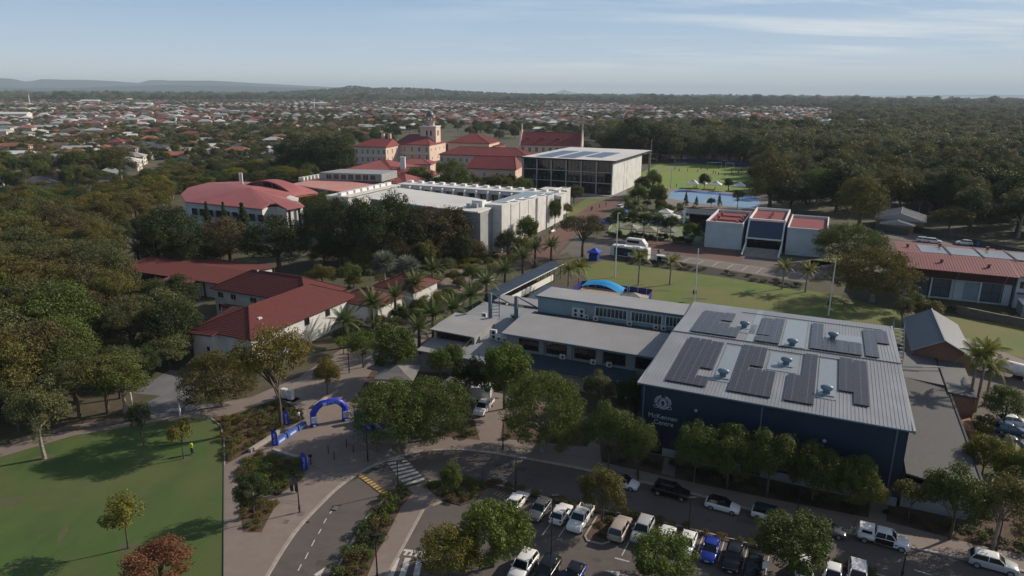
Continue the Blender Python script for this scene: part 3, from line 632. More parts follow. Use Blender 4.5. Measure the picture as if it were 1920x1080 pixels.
# --- classroom wing left of the hall
mw = bldg('classroom_wing', 'two storey classroom wing with grey metal roofs and a pale teal rear storey', -28, 17)
walls(mw, -28, -.6, 18.4, 26.8, 0, 6.35, M_GREYW)
roofface(mw, [(-28.6, 17.5, 6.6), (-.6, 17.5, 6.6), (-.6, 27.2, 7.45), (-28.6, 27.2, 7.45)], M_ZINC2, step=.42, w=.1, h=.05)
roofface(mw, [(-28.2, 27.3, 6.9), (-.6, 27.3, 6.9), (-.6, 31.2, 6.6), (-28.2, 31.2, 6.6)], M_BLUER, step=.42, w=.1, h=.05, name='lower_roof')
b = MB(); b.box(-28.6, -.6, 17.32, 17.46, 6.36, 6.62, FH); b.build('gutter', M_NAVY2, mw)
roofface(mw, [(-26.5, 13.9, 3.0), (-5.2, 13.9, 3.0), (-5.2, 18.35, 3.5), (-26.5, 18.35, 3.5)], M_BLUER, step=.42, w=.1, h=.05, name='awning_roof')
walls(mw, -26.2, -5.6, 14.6, 18.2, 0, 2.8, M_GREYW)
for i, x in enumerate((-25.6, -20.6, -15.6, -10.6, -5.4)):
    window(mw, FH, 'y', x, x+3.5, 4.05, 5.8, 18.4, 3, 1, M_STEEL, M_DGLASS)
for x in (-21.6, -16.6, -11.4): b = MB(); b.box(x+.55, x+.67, 18.2, 18.32, 3.5, 6.4, FH); b.build('downpipe', M_NAVY2, mw)
walls(mw, -27.6, -.4, 31.3, 38.5, 0, 9.4, M_TEAL)
roofface(mw, [(-27.9, 31.0, 9.75), (-.1, 31.0, 9.75), (-.1, 38.8, 9.45), (-27.9, 38.8, 9.45)], M_ZINC2, step=.5, name='upper_roof')
b = MB(); b.box(-27.95, -.1, 30.88, 31.0, 9.45, 9.78, FH); b.build('fascia', M_NAVY2, mw)
for a0, a1, nc in ((-16.4, -10.6, 8), (-9.8, -4.4, 8), (-3.7, -1.2, 4)): window(mw, FH, 'y', a0, a1, 7.4, 9.0, 31.3, nc, 1, M_FRAME, mat('greenish_glass', (.06, .08, .085), .15, .3, .5), bar=.13)
# --- lower left roofs of the wing
rw = bldg('cafe_wing', 'low grey roofed wing with stepped roofs left of the classroom wing', -42, 12)
roofface(rw, [(-42.1, 16.4, 5.6), (-33.2, 16.0, 5.6), (-33.2, 25.6, 6.0), (-42.1, 25.6, 6.0)], M_ZINC2, step=.42, w=.1, h=.05)
walls(rw, -41.5, -33.6, 17.2, 25.2, 0, 5.35, M_GREYW)
window(rw, FH, 'y', -41.0, -34.2, 4.0, 5.0, 17.2, 6, 1, M_STEEL, M_DGLASS)
roofface(rw, [(-42.0, 11.6, 3.3), (-34.6, 11.6, 3.3), (-34.6, 17.1, 3.8), (-42.0, 17.1, 3.8)], M_ZINC2, step=.42, w=.1, h=.05, name='lower_roof')
walls(rw, -41.4, -34.9, 12.2, 17.0, 0, 3.1, M_GREYW)
roofface(rw, [(-34.3, 11.4, 3.5), (-28.8, 11.4, 3.5), (-28.8, 26.5, 4.3), (-34.3, 26.5, 4.3)], M_ZINC, step=.42, w=.1, h=.05, name='lower_roof')
walls(rw, -34.0, -29, 12, 26.2, 0, 3.2, M_GREYW); window(rw, FH, 'y', -32.2, -31.2, 1.2, 2.2, 12, 1, 1)
roofface(rw, [(-42.6, 26.6, 4.2), (-28.8, 26.6, 4.2), (-28.8, 38.5, 4.5), (-42.6, 38.5, 4.5)], M_ZINC, step=.42, w=.1, h=.05, name='rear_roof')
walls(rw, -42.2, -29.2, 26.9, 38.2, 0, 4.0, M_GREYW)
roofface(rw, [(-40.5, 38.8, 4.9), (-28.4, 38.8, 4.9), (-28.4, 43.0, 5.1), (-40.5, 43.0, 5.1)], M_ZINC2, step=.42, name='walkway_roof')
b = MB(); b.tube([FH(-33.25, 15.9, 5.5), FH(-34.4, 12.2, 3.9)], .08, 5); b.build('downpipe', M_STEEL, rw)
for n_, (x, y) in enumerate(((-36.5, 29.2), (-31.2, 29.4))):
    t = tag(thing('steel_mast', '', 'mast', fo(x, y)), ('blue steel mast with diagonal stay and ladder at the left roof edge' if n_ == 0 else 'blue steel mast with diagonal stay nearer the large grey roof'), 'mast', 'blue masts over the grey roofs')
    b = MB(); b.box(x-.28, x+.28, y-.28, y+.28, 4.2, 9.6, FH); b.build('post', M_NAVY2, t)
    b = MB(); b.tube([FH(x, y+.3, 9.5), FH(x+3.6, y+3.2, 6.6)], .14, 5); b.tube([FH(x+3.6, y+3.2, 6.6), FH(x+3.6, y+3.2, 4.6)], .1, 4); b.build('stay', M_NAVY2, t)
    if n_ == 0:
        b = MB()
        b.tube([FH(x+1.3, y+1.2, 4.5), FH(x+1.3, y+1.2, 8.4)], .1, 4)
        for k in range(6): b.tube([FH(x+.2, y+.2, 5+k*.65), FH(x+1.3, y+1.2, 5+k*.65)], .06, 4)
        b.build('ladder', M_NAVY2, t)
# --- covered walkway
cw = bldg('covered_walkway', 'long covered walkway with a dark sheet roof and white rail wall leading to the palms', -44, 46, 'walkway')
roofface(cw, [(-46.2, 46, 4.1), (-42.4, 46, 3.8), (-40.2, 79, 3.8), (-44.0, 79, 4.1)], M_BLUER, step=1.2, ax=FH.w, w=.08, h=.04)
b = MB(); b.tube([FH(-42.35, 46, 3.8), FH(-40.15, 79, 3.8)], .1, 4); b.build('gutter', M_WHITE, cw)
b = MB(); b.prism([FH(-42.6, 49), FH(-42.4, 49), FH(-40.7, 73), FH(-40.9, 73)], 0.9, 2.3); b.build('rail_wall', M_WHITE, cw)
for k in range(9):
    for s in (0, 1):
        x = -45.6+k*.24+s*3.0; y = 46.8+k*3.9; b = MB(); b.box(x-.07, x+.07, y-.07, y+.07, 0, 3.8, FH); b.build('post', M_STEEL, cw)
# --- pool building deck, fences and screens behind the classroom wing
pd = bldg('pool_deck', 'raised sandy pool deck enclosed by dark blue screens below the shade sail', -31, 52, 'deck')
b = MB(); b.box(-30.5, -14.5, 58.6, 66.4, 0, 2.2, FH); b.build('deck_floor', mat('sandy_paving', (.46, .33, .24), .9, .08, .5), pd)
b = MB(); b.box(-30, -4, 41, 58.4, 0, .35, FH); b.build('pool_surround', M_PAVE, pd)
b = MB(); b.box(-28, -14.5, 46.5, 54.5, .352, .40, FH); b.build('pool_water', mat('pool_water', (.05, .12, .20), .1, .1), pd)
M_SCR = mat('dark_blue_screen', (.014, .018, .16), .6, .12)
for a in ((-30.8, -14.3, 66.45, 66.6, 2.2, 3.5), (-31, -30.85, 58.6, 66.6, 1.0, 3.5), (-30.6, -17, 58.3, 58.42, 1.6, 3.0), (-14.4, -14.25, 58.6, 66.4, 1.4, 3.0), (-14, -.6, 52.2, 52.35, 1.2, 2.9), (-31.4, -28.4, 55.6, 58.2, 0, 3.6)):
    b = MB(); b.box(*a, FH); b.build('screen', M_SCR, pd)
for a in ((-27.0, -22.0, 49.6, 51.0), (-21.0, -15.6, 49.0, 50.4)): b = MB(); b.box(*a, .9, 1.5, FH); b.build('pool_cover', mat('bright_blue_cover', (.015, .10, .65), .4, .1), pd)
for i in range(8): b = MB(); b.box(-29.4+i*2, -29.3+i*2, 65.7, 65.8, 2.2, 4.6, FH); b.build('post', M_GALV, pd)
for i in range(4): b = MB(); b.box(-28.5+i*3.2, -27.1+i*3.2, 58.05, 58.25, .5, 2.0, FH); b.build('doorway', M_DARKI, pd)
sl = bldg('shade_sail', 'bright blue curved shade sail over the pool deck', -28, 58, 'shade sail')
b = MB(); vs = []; n = 10
for i in range(n+1):
    for j in range(5):
        u_, v_ = i/n, j/4; x = -28.8+u_*9.4; y = 59.4+v_*5.2-1.2*math.sin(math.pi*u_)*(v_-.5)
        z = 4.3+1.35*math.sin(math.pi*u_)*(1-.25*abs(v_-.5)*2)-.9*abs(v_-.5)*u_*2; vs.append(FH(x, y, z))
fs = [(i*5+j, (i+1)*5+j, (i+1)*5+j+1, i*5+j+1) for i in range(n) for j in range(4)]
b.add(vs, fs); vs2 = [v-Vector((0, 0, .05)) for v in vs]; b.add(vs2, [tuple(reversed(f)) for f in fs]); b.build('sail_cloth', mat('sky_blue_cloth', (.02, .30, .62), .55, .06), sl, smooth=True)
for x, y in ((-28.8, 59.4), (-28.8, 64.6), (-19.4, 59.4), (-19.4, 64.6)): b = MB(); b.tube([FH(x, y, 2.2), FH(x, y, 4.2)], .08, 5); b.build('post', M_GALV, sl)
ps = bldg('pool_shed', 'small slate roofed shed with white slatted side at the left end of the pool', -36, 42)
roofface(ps, [(-36, 42.5, 4.2), (-29.5, 42.5, 4.2), (-29.5, 56, 4.6), (-36, 56, 4.6)], M_BLUER, step=.5); walls(ps, -35.6, -29.9, 43, 55.6, 0, 4.0, M_GREYW)
for k in range(9): b = MB(); b.box(-29.9, -29.75, 43.5+k*1.3, 44.0+k*1.3, .4, 3.9, FH); b.build('slat', M_WHITE, ps)
# --- library block with central navy entrance
lb = bldg('library_building', 'white ribbed block with red flat roofs and a navy central entrance bay', -13, 133)
M_WRIB = mat('white_ribbed_wall', (.50, .55, .58), .7, .06, .3)
M_DRED = mat('dark_red_roof', (.20, .03, .03), .7, .08, .4)
for x0, x1, y0 in ((-14, -3.0, 134), (9.6, 20.5, 134)):
    walls(lb, x0, x1, y0, 158.5, 0, 8.0, M_WRIB)
    b = MB()
    for k in range(int((x1-x0)/.45)): b.box(x0+.1+k*.45, x0+.26+k*.45, y0-.07, y0-.005, 6.6, 8.05, FH)
    b.build('wall_ribs', M_WRIB, lb, kind='stuff')
    b = MB(); b.box(x0+.3, x1-.3, y0+.3, 158.2, 7.2, 7.45, FH); b.build('roof', M_DRED, lb)
    b = MB(); b.box(x0-.05, x0+.3, y0-.05, 158.5, 8.0, 8.25, FH); b.box(x1-.3, x1+.05, y0-.05, 158.5, 8.0, 8.25, FH); b.box(x0+.3, x1-.3, y0-.05, y0+.3, 8.0, 8.25, FH); b.box(x0+.3, x1-.3, 158.2, 158.5, 8, 8.25, FH); b.build('parapet_cap', M_WHITE, lb)
for yy, xx0, xx1 in ((141, -13, -4), (149, -13, -4)): b = MB(); b.box(xx0, xx1, yy, yy+.2, 7.5, 7.9, FH); b.build('roof_duct', M_PINK, lb)
for x, y in ((-12.4, 138), (-12.2, 145), (-12.2, 152), (-5.6, 137.5), (-5.2, 141), (-5, 145), (-4.8, 149), (-4.4, 154), (3.2, 140), (3.3, 144), (3.4, 148), (3.5, 152)):
    b = MB(); b.box(x, x+.8, y, y+.8, 7.45 if x < 0 else 8.7, 8.3 if x < 0 else 9.5, FH); b.build('roof_vent_cap', M_PINK, lb)
b = MB(); b.box(-2.2, 8.9, 138.4, 160, 8.4, 8.65, FH); b.build('roof', M_DRED, lb)
walls(lb, -2.9, 9.5, 138, 160.5, 0, 8.38, M_NAVY)
b = MB(); b.slab([FH(-1.4, 133.8, 4.2), FH(8.2, 133.8, 4.2), FH(8.2, 137.4, 8.6), FH(-1.4, 137.4, 8.6)], .25); b.build('entrance_screen', mat('navy_screen', (.03, .055, .10), .5, .1), lb)
for x in (-1.9, 8.3):
    b = MB(); b.slab([FH(x, 133.2, 3.9), FH(x+.45, 133.2, 3.9), FH(x+.45, 138.2, 9.4), FH(x, 138.2, 9.4)], .35); b.box(x, x+.45, 133.2, 133.65, 0, 3.95, FH); b.build('entrance_pier', M_WHITE, lb)
    b = MB(); b.box(x+.05, x+.4, 137.6, 160.6, 8.66, 9.5, FH); b.build('parapet', M_WHITE, lb)
b = MB(); b.box(-1.4, 8.2, 133.3, 133.8, 3.9, 4.3, FH); b.box(-1.4, 8.2, 137.6, 138.4, 8.9, 9.4, FH); b.box(-1.4, 8.2, 160.2, 160.6, 8.7, 9.5, FH); b.build('entrance_beam', M_WHITE, lb, kind='stuff')
b = MB(); b.box(-1.4, 8.2, 136.5, 137.9, 0, 4.2, FH); b.build('entrance_recess', M_DARKI, lb)
for k in range(12):
    b = MB(); b.box(-1.3, 8.1, 126.0+k*.55, 126.5+k*.55+.05, 0, .12+k*.12, FH); b.build('step', M_CONC, lb)
for x in (-1.9, 8.2): b = MB(); b.slab([FH(x, 125.4, .9), FH(x+.4, 125.4, .9), FH(x+.4, 133.2, 2.6), FH(x, 133.2, 2.6)], .5); b.build('stair_wall', M_WHITE, lb)
for k in range(4): b = MB(); b.box(.6+k*2.1, 1.5+k*2.1, 136.42, 136.49, 1.5, 3.6, FH); b.build('glass_door', M_GLASS, lb)
# --- red roofed gymnasium at the right edge
rg = bldg('gymnasium', 'long building with a faded red metal roof and tall grey windows at the right', 38, 97)
FZ = 7.6
walls(rg, 38.4, 59.5, 100.6, 126, 0, 5.0, M_WRIB)
b = MB(); b.box(38.2, 59.6, 100.0, 126, 5.02, 7.4, FH); b.build('upper_wall', mat('maroon_cladding', (.085, .018, .016), .6, .1), rg)
roofface(rg, [(37.2, 96.6, FZ), (59.8, 96.6, FZ), (59.8, 108.5, 8.9), (37.2, 108.5, 8.9)], M_REDS, step=.6)
roofface(rg, [(36.6, 108.5, 8.9), (59.8, 108.5, 8.9), (59.8, 127, 8.0), (36.6, 127, 8.0)], M_REDS, step=.6)
for x0, x1 in ((41.8, 47.5), (48.2, 54.3), (55.0, 60.8), (61.6, 66.5)):
    b = MB(); b.slab([FH(x0, 110.0, 8.93), FH(x1, 110.0, 8.93), FH(x1, 122, 8.42), FH(x0, 122, 8.42)], .05); b.build('roof_skylight', mat('grey_glazed_sheet', (.22, .225, .23), .25, .08), rg)
for x in (47.75, 54.6, 61.1): b = MB(); b.slab([FH(x, 108.6, 9.05), FH(x+.25, 108.6, 9.05), FH(x+.25, 125, 8.4), FH(x, 125, 8.4)], .12); b.build('roof_gutter', M_BLACK, rg)
for x, y in ((45.0, 102.2), (54.3, 101.6), (39, 116), (46.5, 120), (57.0, 121)): b = MB(); z_ = FZ+(y-96.6)*.11 if y < 108 else 8.6; b.box(x, x+.55, y, y+.5, z_, z_+.7, FH); b.box(x-.1, x+.65, y-.1, y+.6, z_+.7, z_+.85, FH); b.build('roof_flue', M_REDS, rg)
for i, (x0, x1) in enumerate(((40.2, 43.4), (43.9, 47.6), (53.8, 57.8))): window(rg, FH, 'y', x0, x1, .6, 4.6, 100.6, 2, 2, M_STEEL, mat('grey_blue_glass', (.10, .12, .14), .2, .2), bar=.16)
b = MB(); b.box(50.4, 53.2, 100.5, 100.59, .4, 4.6, FH); b.build('wall_panel', M_TEAL, rg)
for x in (43.6, 53.4): b = MB(); b.box(x, x+.3, 100.2, 100.55, 0, 5.0, FH); b.build('pier', M_WHITE, rg)
for x in (48.4, 57.6): b = MB(); b.tube([FH(x, 97.0, 7.3), FH(x, 100.2, 4.6), FH(x, 100.2, .2)], .07, 5); b.build('downpipe', M_GALV, rg)
roofface(rg, [(59.9, 98.2, 7.6), (72, 98.2, 7.6), (72, 108.5, 8.7), (59.9, 108.5, 8.7)], M_REDS, step=.6, name='side_roof')
roofface(rg, [(59.9, 108.5, 8.7), (72, 108.5, 8.7), (72, 127, 7.8), (59.9, 127, 7.8)], M_REDS, step=.6, name='side_roof')
walls(rg, 60, 71.8, 99.4, 126, 0, 7.4, M_WRIB); window(rg, FH, 'y', 60.5, 66, 4.6, 6.2, 99.4, 7, 1, M_FRAME, M_GLASS)
b = MB(); b.box(60.3, 70, 98.6, 99.3, 3.4, 3.7, FH); b.build('sunshade', M_REDS, rg)
sb = bldg('store_room', 'small grey flat roofed store below the gymnasium at the right edge', 60, 93)
walls(sb, 60.2, 68, 92, 97, 0, 2.8, M_GREYW); b = MB(); b.box(60, 68.2, 91.8, 97.2, 2.8, 2.95, FH); b.build('roof', M_WHITE, sb)
# stone retaining wall and hedge in front of the gymnasium
swl = bldg('retaining_wall', 'rough stone retaining wall under the hedge in front of the gymnasium', 46, 90, 'wall')
b = MB(); a_ = P(1795, 588, 0); c_ = P(1990, 628, 0); dd = (c_-a_); ll = dd.length; fw = Frame(a_, math.atan2(dd.y, dd.x)); M_STONE = mat('rough_stone', (.20, .16, .13), .9, .3, 1.5, .8, 6, col2=(.10, .08, .065))
stm = []
for k in range(3):
    s_ = MB(); ww, hh = .9+.25*k, .42; s_.box(0, ww, -.15-.05*k, .35, 0, hh); stm.append((s_.mesh('stone', M_STONE), ww))
row = 0
for row in range(4):
    x = -.4*(row % 2)
    while x < ll:
        me, ww = stm[rng.integers(3)]; p = fw(x, rng.uniform(-.05, .1), row*.44)-Vector(ORI[swl.name]); child('stone', me, swl, p, (rng.uniform(-.04, .04), 0, fw.a+rng.uniform(-.05, .05))); x += ww+.04
# --- brown brick house behind the fence at right
bh = thing('brick_lodge', 'brick lodge with a grey gable roof behind the dark green fence', 'building', tuple(P(1700, 436, 0)))
fr, w_, d_ = rect((1643, 417), (1715, 409), (1668, 382), 4.2)
fr = Frame(P(1640, 428), CA-.1); w_ = 15; 
for a in ((0, w_, 0, 16),): walls(bh, *a, 0, 3.6, M_BRICKP, fr)
b = MB(); hip_roof(b, fr, -.6, w_+.6, -.6, 16.5, 3.7, 6.2, 0, 0, 'rib', axis='y', step=.6); b.build('roof', M_ZINC2, bh)
b = MB(); g = [fr(0, 0, 3.6), fr(w_, 0, 3.6), fr(w_/2, 0, 6.0)]; b.add(g+[p+fr.w*.2 for p in g], [(0, 1, 2), (5, 4, 3)]); b.build('gable_wall', M_BRICKP, bh)
fr2 = Frame(fr(2, -5), fr.a); walls(bh, 0, 10, 0, 4.9, 0, 2.7, M_BRICKP, fr2)
b = MB(); hip_roof(b, fr2, -.4, 10.4, -.5, 5.2, 2.8, 4.2, 0, 0, 'rib', axis='y', step=.6); b.build('porch_roof', M_ZINC2, bh)
fnm = MB(); fnm.box(0, 2.35, -.03, .03, .05, 2.2); FPAN = fnm.mesh('fence_panel', mat('dark_green_fence', (.045, .055, .045), .7, .1))
fpm = MB(); fpm.box(-.06, .06, -.06, .06, 0, 2.3); FPOST = fpm.mesh('post', M_STEEL)
def fence(name, label, px, pan=FPAN, post=FPOST, step=2.4):
    pts = [P(x, y) for x, y in px]; t = thing(name, label, 'fence', tuple(pts[0]))
    for i in range(len(pts)-1):
        d = pts[i+1]-pts[i]; n = max(1, int(d.length/step)); a = math.atan2(d.y, d.x)
        for k in range(n):
            p = pts[i]+d*(k/n)-pts[0]; child('fence_panel', pan, t, p, (0, 0, a), (d.length/n/step, 1, 1)); child('post', post, t, p)
    return t
fence('boundary_fence', 'dark green sheet fence along the lane beside the brick lodge', [(1640, 432), (1702, 442), (1706, 434), (1790, 452), (1880, 474), (1990, 497)])
# --- glass fronted box building
bx = bldg('glass_building', 'large box building with a white roof, black glazed front and white side wall', -118, 228)
b = MB(); b.box(-118.2, -71.0, 227.6, 297.5, 15.4, 16.1, FH); b.build('roof', M_WROOF, bx)
b = MB(); b.box(-118.25, -70.95, 227.45, 227.6, 15.35, 16.12, FH); b.build('roof_fascia', M_STEEL, bx)
b = MB(); b.box(-71.0, -70.85, 227.6, 297.5, 15.35, 16.12, FH); b.build('roof_fascia', M_STEEL, bx)
for k in range(3):
    y0, y1 = ((228.6, 247.8), (248.2, 252.6), (253.0, 281))[k]
    b = MB(); b.box(-72.6, -72.2, y0, y1, 0, 15.3, FH); b.build('side_wall', M_OFFW, bx)
b = MB(); b.box(-73, -72.7, 228.6, 281, 0, 15.2, FH); b.box(-117, -72.8, 280.7, 281, 0, 15.2, FH); b.box(-117.4, -117, 229, 281, 0, 15.2, FH); b.build('inner_wall', M_STEEL, bx)
# glass lies proud of a dark volume with floors
for k in range(6):
    x0 = -117.6+k*7.55
    for j in range(3):
        z0 = .3+j*5.05; g = MB(); g.box(x0+.5, x0+7.3, 229.0, 229.1, z0+.35, z0+4.95, FH); p = g.build('glazing', M_DGLASS, bx)
        g = MB()
        for q in range(1, 4): g.box(x0+.5+q*1.7, x0+.6+q*1.7, 228.9, 229.0, z0+.35, z0+4.9, FH)
        g.build('mullion', M_STEEL, p)
        for q in range(3):
            if rng.random() < .65: g = MB(); xx = x0+.9+q*2.2; hh = rng.uniform(.8, 2.2); g.box(xx, xx+rng.uniform(.4, 1.5), 228.84, 228.86, z0+.8, z0+.8+hh, FH); g.build('window_blind', mat('dim_interior_blind', (.09, .085, .075), .6, .3, .6), p)
b = MB(); b.box(-117.5, -72.3, 229.15, 229.6, 0, 15.3, FH); b.build('facade_backing', M_DARKI, bx)
for k in range(7): b = MB(); b.box(-118+k*7.55, -117.5+k*7.55, 228.0, 228.6, 0, 15.4, FH); b.build('column', M_GALV, bx)
for z in (5.2, 10.2): b = MB(); b.box(-117.9, -72.6, 228.6, 228.85, z, z+.4, FH); b.build('spandrel_beam', M_GALV, bx)
for y in (296.0,): b = MB(); b.box(-72.2, -71.2, y, y+1.0, 0, 15.4, FH); b.build('rear_column', mat('ochre_column', (.50, .38, .20), .8, .1), bx)
b = MB(); b.box(-118, -71, 223, 228, 0, .35, FH); b.build('plinth', M_CONC, bx)
so = bldg('solar_array', 'solar array of blue panels on the white roof of the glass fronted building', -112, 236, 'solar array')
BP = MB(); BP.box(0, 2.85, 0, 4.1, 0, .12); BPM = BP.mesh('solar_panel', mat('blue_solar_cell', (.10, .14, .22), .35, .15, .5))
for cx_, n_ in ((-112.5, 2), (-101, 2), (-90.0, 1)):
    for i in range(3):
        for j in range(9 if cx_ < -95 else 7):
            p = FH(cx_+i*3.0, 232+(0 if cx_ < -95 else 9)+j*4.3, 16.15)-Vector(ORI[so.name]); child('solar_panel', BPM, so, p, (0, 0, CA))
# --- white stair towers and curved block
wt = bldg('white_teaching_block', 'white rendered teaching block with a row of tall windowless stair towers', -74, 88)
def tower(x0, x1, y0, y1, z, cap=True):
    b = MB(); b.box(x0, x1, y0, y1, 0, z, FH); o = b.build('stair_tower', M_OFFW, wt)
    if cap:
        b = MB(); b.box(x0-.12, x1+.12, y0-.12, y0+.15, z, z+.25, FH); b.box(x0-.12, x0+.15, y0+.15, y1-.15, z, z+.25, FH); b.box(x1-.15, x1+.12, y0+.15, y1-.15, z, z+.25, FH); b.box(x0-.12, x1+.12, y1-.15, y1+.12, z, z+.25, FH); b.build('parapet', M_WHITE, o)
    return o
t1 = tower(-73.6, -67.2, 98.6, 104.6, 14.0)
for z in (2.3, 5.6, 8.9, 12.2):
    for k in range(3): b = MB(); b.box(-69.2+k*.35, -69.05+k*.35, 98.54, 98.59, z, z+.12, FH); b.build('vent_slot', M_BLACK, t1)
b = MB(); b.tube([FH(-73.3, 98.45, .3), FH(-73.3, 98.45, 12.6), FH(-74.4, 98.3, 12.9)], .1, 5); b.build('downpipe', M_STEEL, wt)
tower(-75.6, -73.7, 99.6, 104.6, 13.4, False)
specs = [(-71, -67.7, 106.4, 112.4, 13.2), (-73, -68.4, 114.6, 121.0, 12.6), (-73, -68.8, 122.4, 128, 12.2), (-73, -69.4, 131.5, 139, 11.6), (-73, -69.6, 141, 147, 11.0), (-78, -73.6, 158, 166, 9.8), (-78, -74.2, 168, 177, 9.5)]
for s_ in specs: tower(*s_)
b = MB(); b.box(-82, -70.2, 104.7, 150, 0, 10.9, FH); b.build('wall', M_OFFW, wt)
b = MB(); b.box(-86, -76.2, 150.05, 180, 0, 9.0, FH); b.build('wall', M_OFFW, wt)
b = MB(); b.box(-82, -70.1, 104.7, 150, 10.9, 11.05, FH); b.build('roof', mat('pale_blue_roof', (.26, .33, .37), .6, .05), wt)
for yy in (105.5, 113.2, 121.6, 129.5):
    for z in (1.5, 4.6, 7.4): window(wt, FH, 'x', yy-.35, yy+.35, z, z+.8, -70.2, 1, 1, M_STEEL, M_GLASS, out=1)
# curved white roof over the main wing
cvx = MB(); up, dn_ = [], []
for i in range(13):
    t_ = i/12; x = -112+t_*42; y = 89+7.5*math.sin((1-t_)*1.3)**2; up.append((x, y)); 
ringc = [FH(x, y, 13.5) for x, y in up]+[FH(-70, 103, 13.5), FH(-82, 112, 13.5), FH(-118, 122, 13.5), FH(-118, 102, 13.5)]
cvx.prism(ringc, 13.1, 13.5); cvx.build('curved_roof', M_WROOF, wt)
cvw = MB(); cvw.prism([FH(x+.2, y+.9, 13) for x, y in up]+[FH(-70.4, 102, 13), FH(-82, 111, 13), FH(-117, 121, 13), FH(-117, 103, 13)], 0, 13.09); cvw.build('curved_wall', M_GREYW, wt)
for i in range(1, 11):
    for z in (1.5, 5, 8.6):
        (x0, y0), (x1, y1) = up[i], up[i+1]; a = FH(x0+.4, y0+.75, z); c = FH(x1-.1, y1+.75, z); f_ = Frame((a.x, a.y, 0), math.atan2(c.y-a.y, c.x-a.x)); window(wt, f_, 'y', .2, 2.6, z, z+1.7, .12, 2, 1)
for x, y in ((-76.2, 93.5), (-74.6, 94.6)):
    b = MB(); b.box(x, x+1.3, y, y+1.1, 13.5, 14.8, FH); b.build('roof_plant', M_GALV, wt)
b = MB(); b.box(-76, -72.5, 96.5, 99, 13.5, 15.4, FH); b.build('roof_plant_room', M_WHITE, wt)
# row of vaulted bays behind
vb = bldg('vaulted_block', 'low white block with a long row of projecting fins and small roof vaults', -135, 147)
b = MB(); b.box(-137, -70, 150, 158, 0, 10.4, FH); b.build('wall', M_OFFW, vb)
b = MB(); b.box(-137.5, -69.5, 149, 158.5, 10.4, 10.7, FH); b.build('roof', M_WROOF, vb)
for k in range(14):
    x = -136+k*4.9; b = MB(); b.box(x, x+.5, 147.4, 149.9, 0, 10.3, FH); b.build('fin', M_WHITE, vb)
    b = MB(); b.box(x-.3, x+1.6, 155.0, 156.6, 10.7, 11.5, FH); b.build('roof_vault', M_WHITE, vb)
    window(vb, FH, 'y', x+1.1, x+4.2, 6.0, 9.0, 150, 2, 1, M_STEEL, M_GLASS)
    b = MB(); b.box(x+.55, x+4.85, 148.9, 149.2, 9.2, 10.3, FH); b.build('fascia_panel', M_OFFW, vb)
b = MB(); b.box(-137.6, -69.4, 158.6, 159.6, 10.4, 10.95, FH); b.build('coping', M_BARK, vb)
v2 = bldg('vaulted_wing', 'angled white wing with scalloped parapet in front of the pale pink roofs', -150, 140)
a_ = P(652, 366, 11); c_ = P(748, 344, 11); f2 = Frame((a_.x, a_.y, 0), math.atan2((c_-a_).y, (c_-a_).x)); LL = (c_-a_).length
b = MB(); b.box(0, LL, 0, 9, 0, 10.2, f2); b.build('wall', M_OFFW, v2); b = MB(); b.box(-.4, LL+.4, -.6, 9, 10.2, 10.5, f2); b.build('roof', M_WROOF, v2)
for k in range(8): b = MB(); b.box(k*LL/8+.5, (k+1)*LL/8-.8, 3, 4.6, 10.5, 11.5, f2); b.build('roof_vault', M_WHITE, v2)
ch = thing('chimney_stack', 'square white chimney at the corner where the two scalloped wings meet', 'chimney', tuple(P(757, 352)))
p = P(757, 350, 0); b = MB(); b.box(p.x-1.2, p.x+1.2, p.y-1.2, p.y+1.2, 0, 14.5); b.build('shaft', M_WHITE, ch); b = MB(); b.box(p.x-1.4, p.x+1.4, p.y-1.4, p.y+1.4, 14.5, 14.8); b.build('cap', M_OFFW, ch)
# --- red tiled L-shaped house complex at left
rt = thing('red_tiled_building', 'two storey white building with long red tiled hip roofs', 'building', tuple(P(470, 690)))
frB = Frame(P(470, 638, 5.4).to_3d()*1, 0); pB = P(470, 638, 5.4); pR = P(632, 574, 5.4); pL = P(362, 617, 5.4)
frB = Frame((pB.x, pB.y, 0), CA+math.pi/2)
LB = frB.loc(pR)[0]; DB = frB.loc(pL)[1]
def wing(parent, fr, x0, x1, y0, y1, ze, zr, hl, hr, wm=M_OFFW, rm=M_REDT, axis='x', style='tile', ov=.6, name='roof'):
    walls(parent, x0+ov, x1-ov, y0+ov, y1-ov, 0, ze-.15, wm, fr)
    b = MB(); hip_roof(b, fr, x0, x1, y0, y1, ze, zr, hl, hr, style, axis=axis, **({'step': .42} if style == 'tile' else {})); b.build(name, rm, parent)
wing(rt, frB, 0, LB+8, 0, 13.5, 5.4, 8.6, None, None)
frA_ = Frame((P(393, 540, 5.8)).to_3d(), 0); pA = P(393, 540, 5.8); frA = Frame((pA.x, pA.y, 0), CA)
ra = thing('red_tiled_wing', 'rear two storey wing with a red tiled hip roof and small upper windows', 'building', (pA.x, pA.y, 0))
wing(ra, frA, 0, 26, 0, 12.5, 5.8, 9.0, None, None)
for x in (1.6, 5.2): window(ra, frA, 'y', x, x+1.5, 3.9, 5.0, .6, 2, 1, M_FRAME, M_GLASS)
window(ra, frA, 'y', 1.4, 2.8, .9, 2.4, .6, 2, 1, M_FRAME, M_GLASS); window(ra, frA, 'y', 10.6, 12.4, 3.9, 5.0, .6, 2, 1, M_FRAME, M_GLASS)
b = MB(); b.box(3.6, 9.5, -1.2, .55, 2.5, 2.7, frA); b.build('porch_roof', M_REDT, ra)
for x in (3.8, 9.2): b = MB(); b.box(x, x+.3, -1.1, -.8, 0, 2.5, frA); b.build('porch_post', M_WHITE, ra)
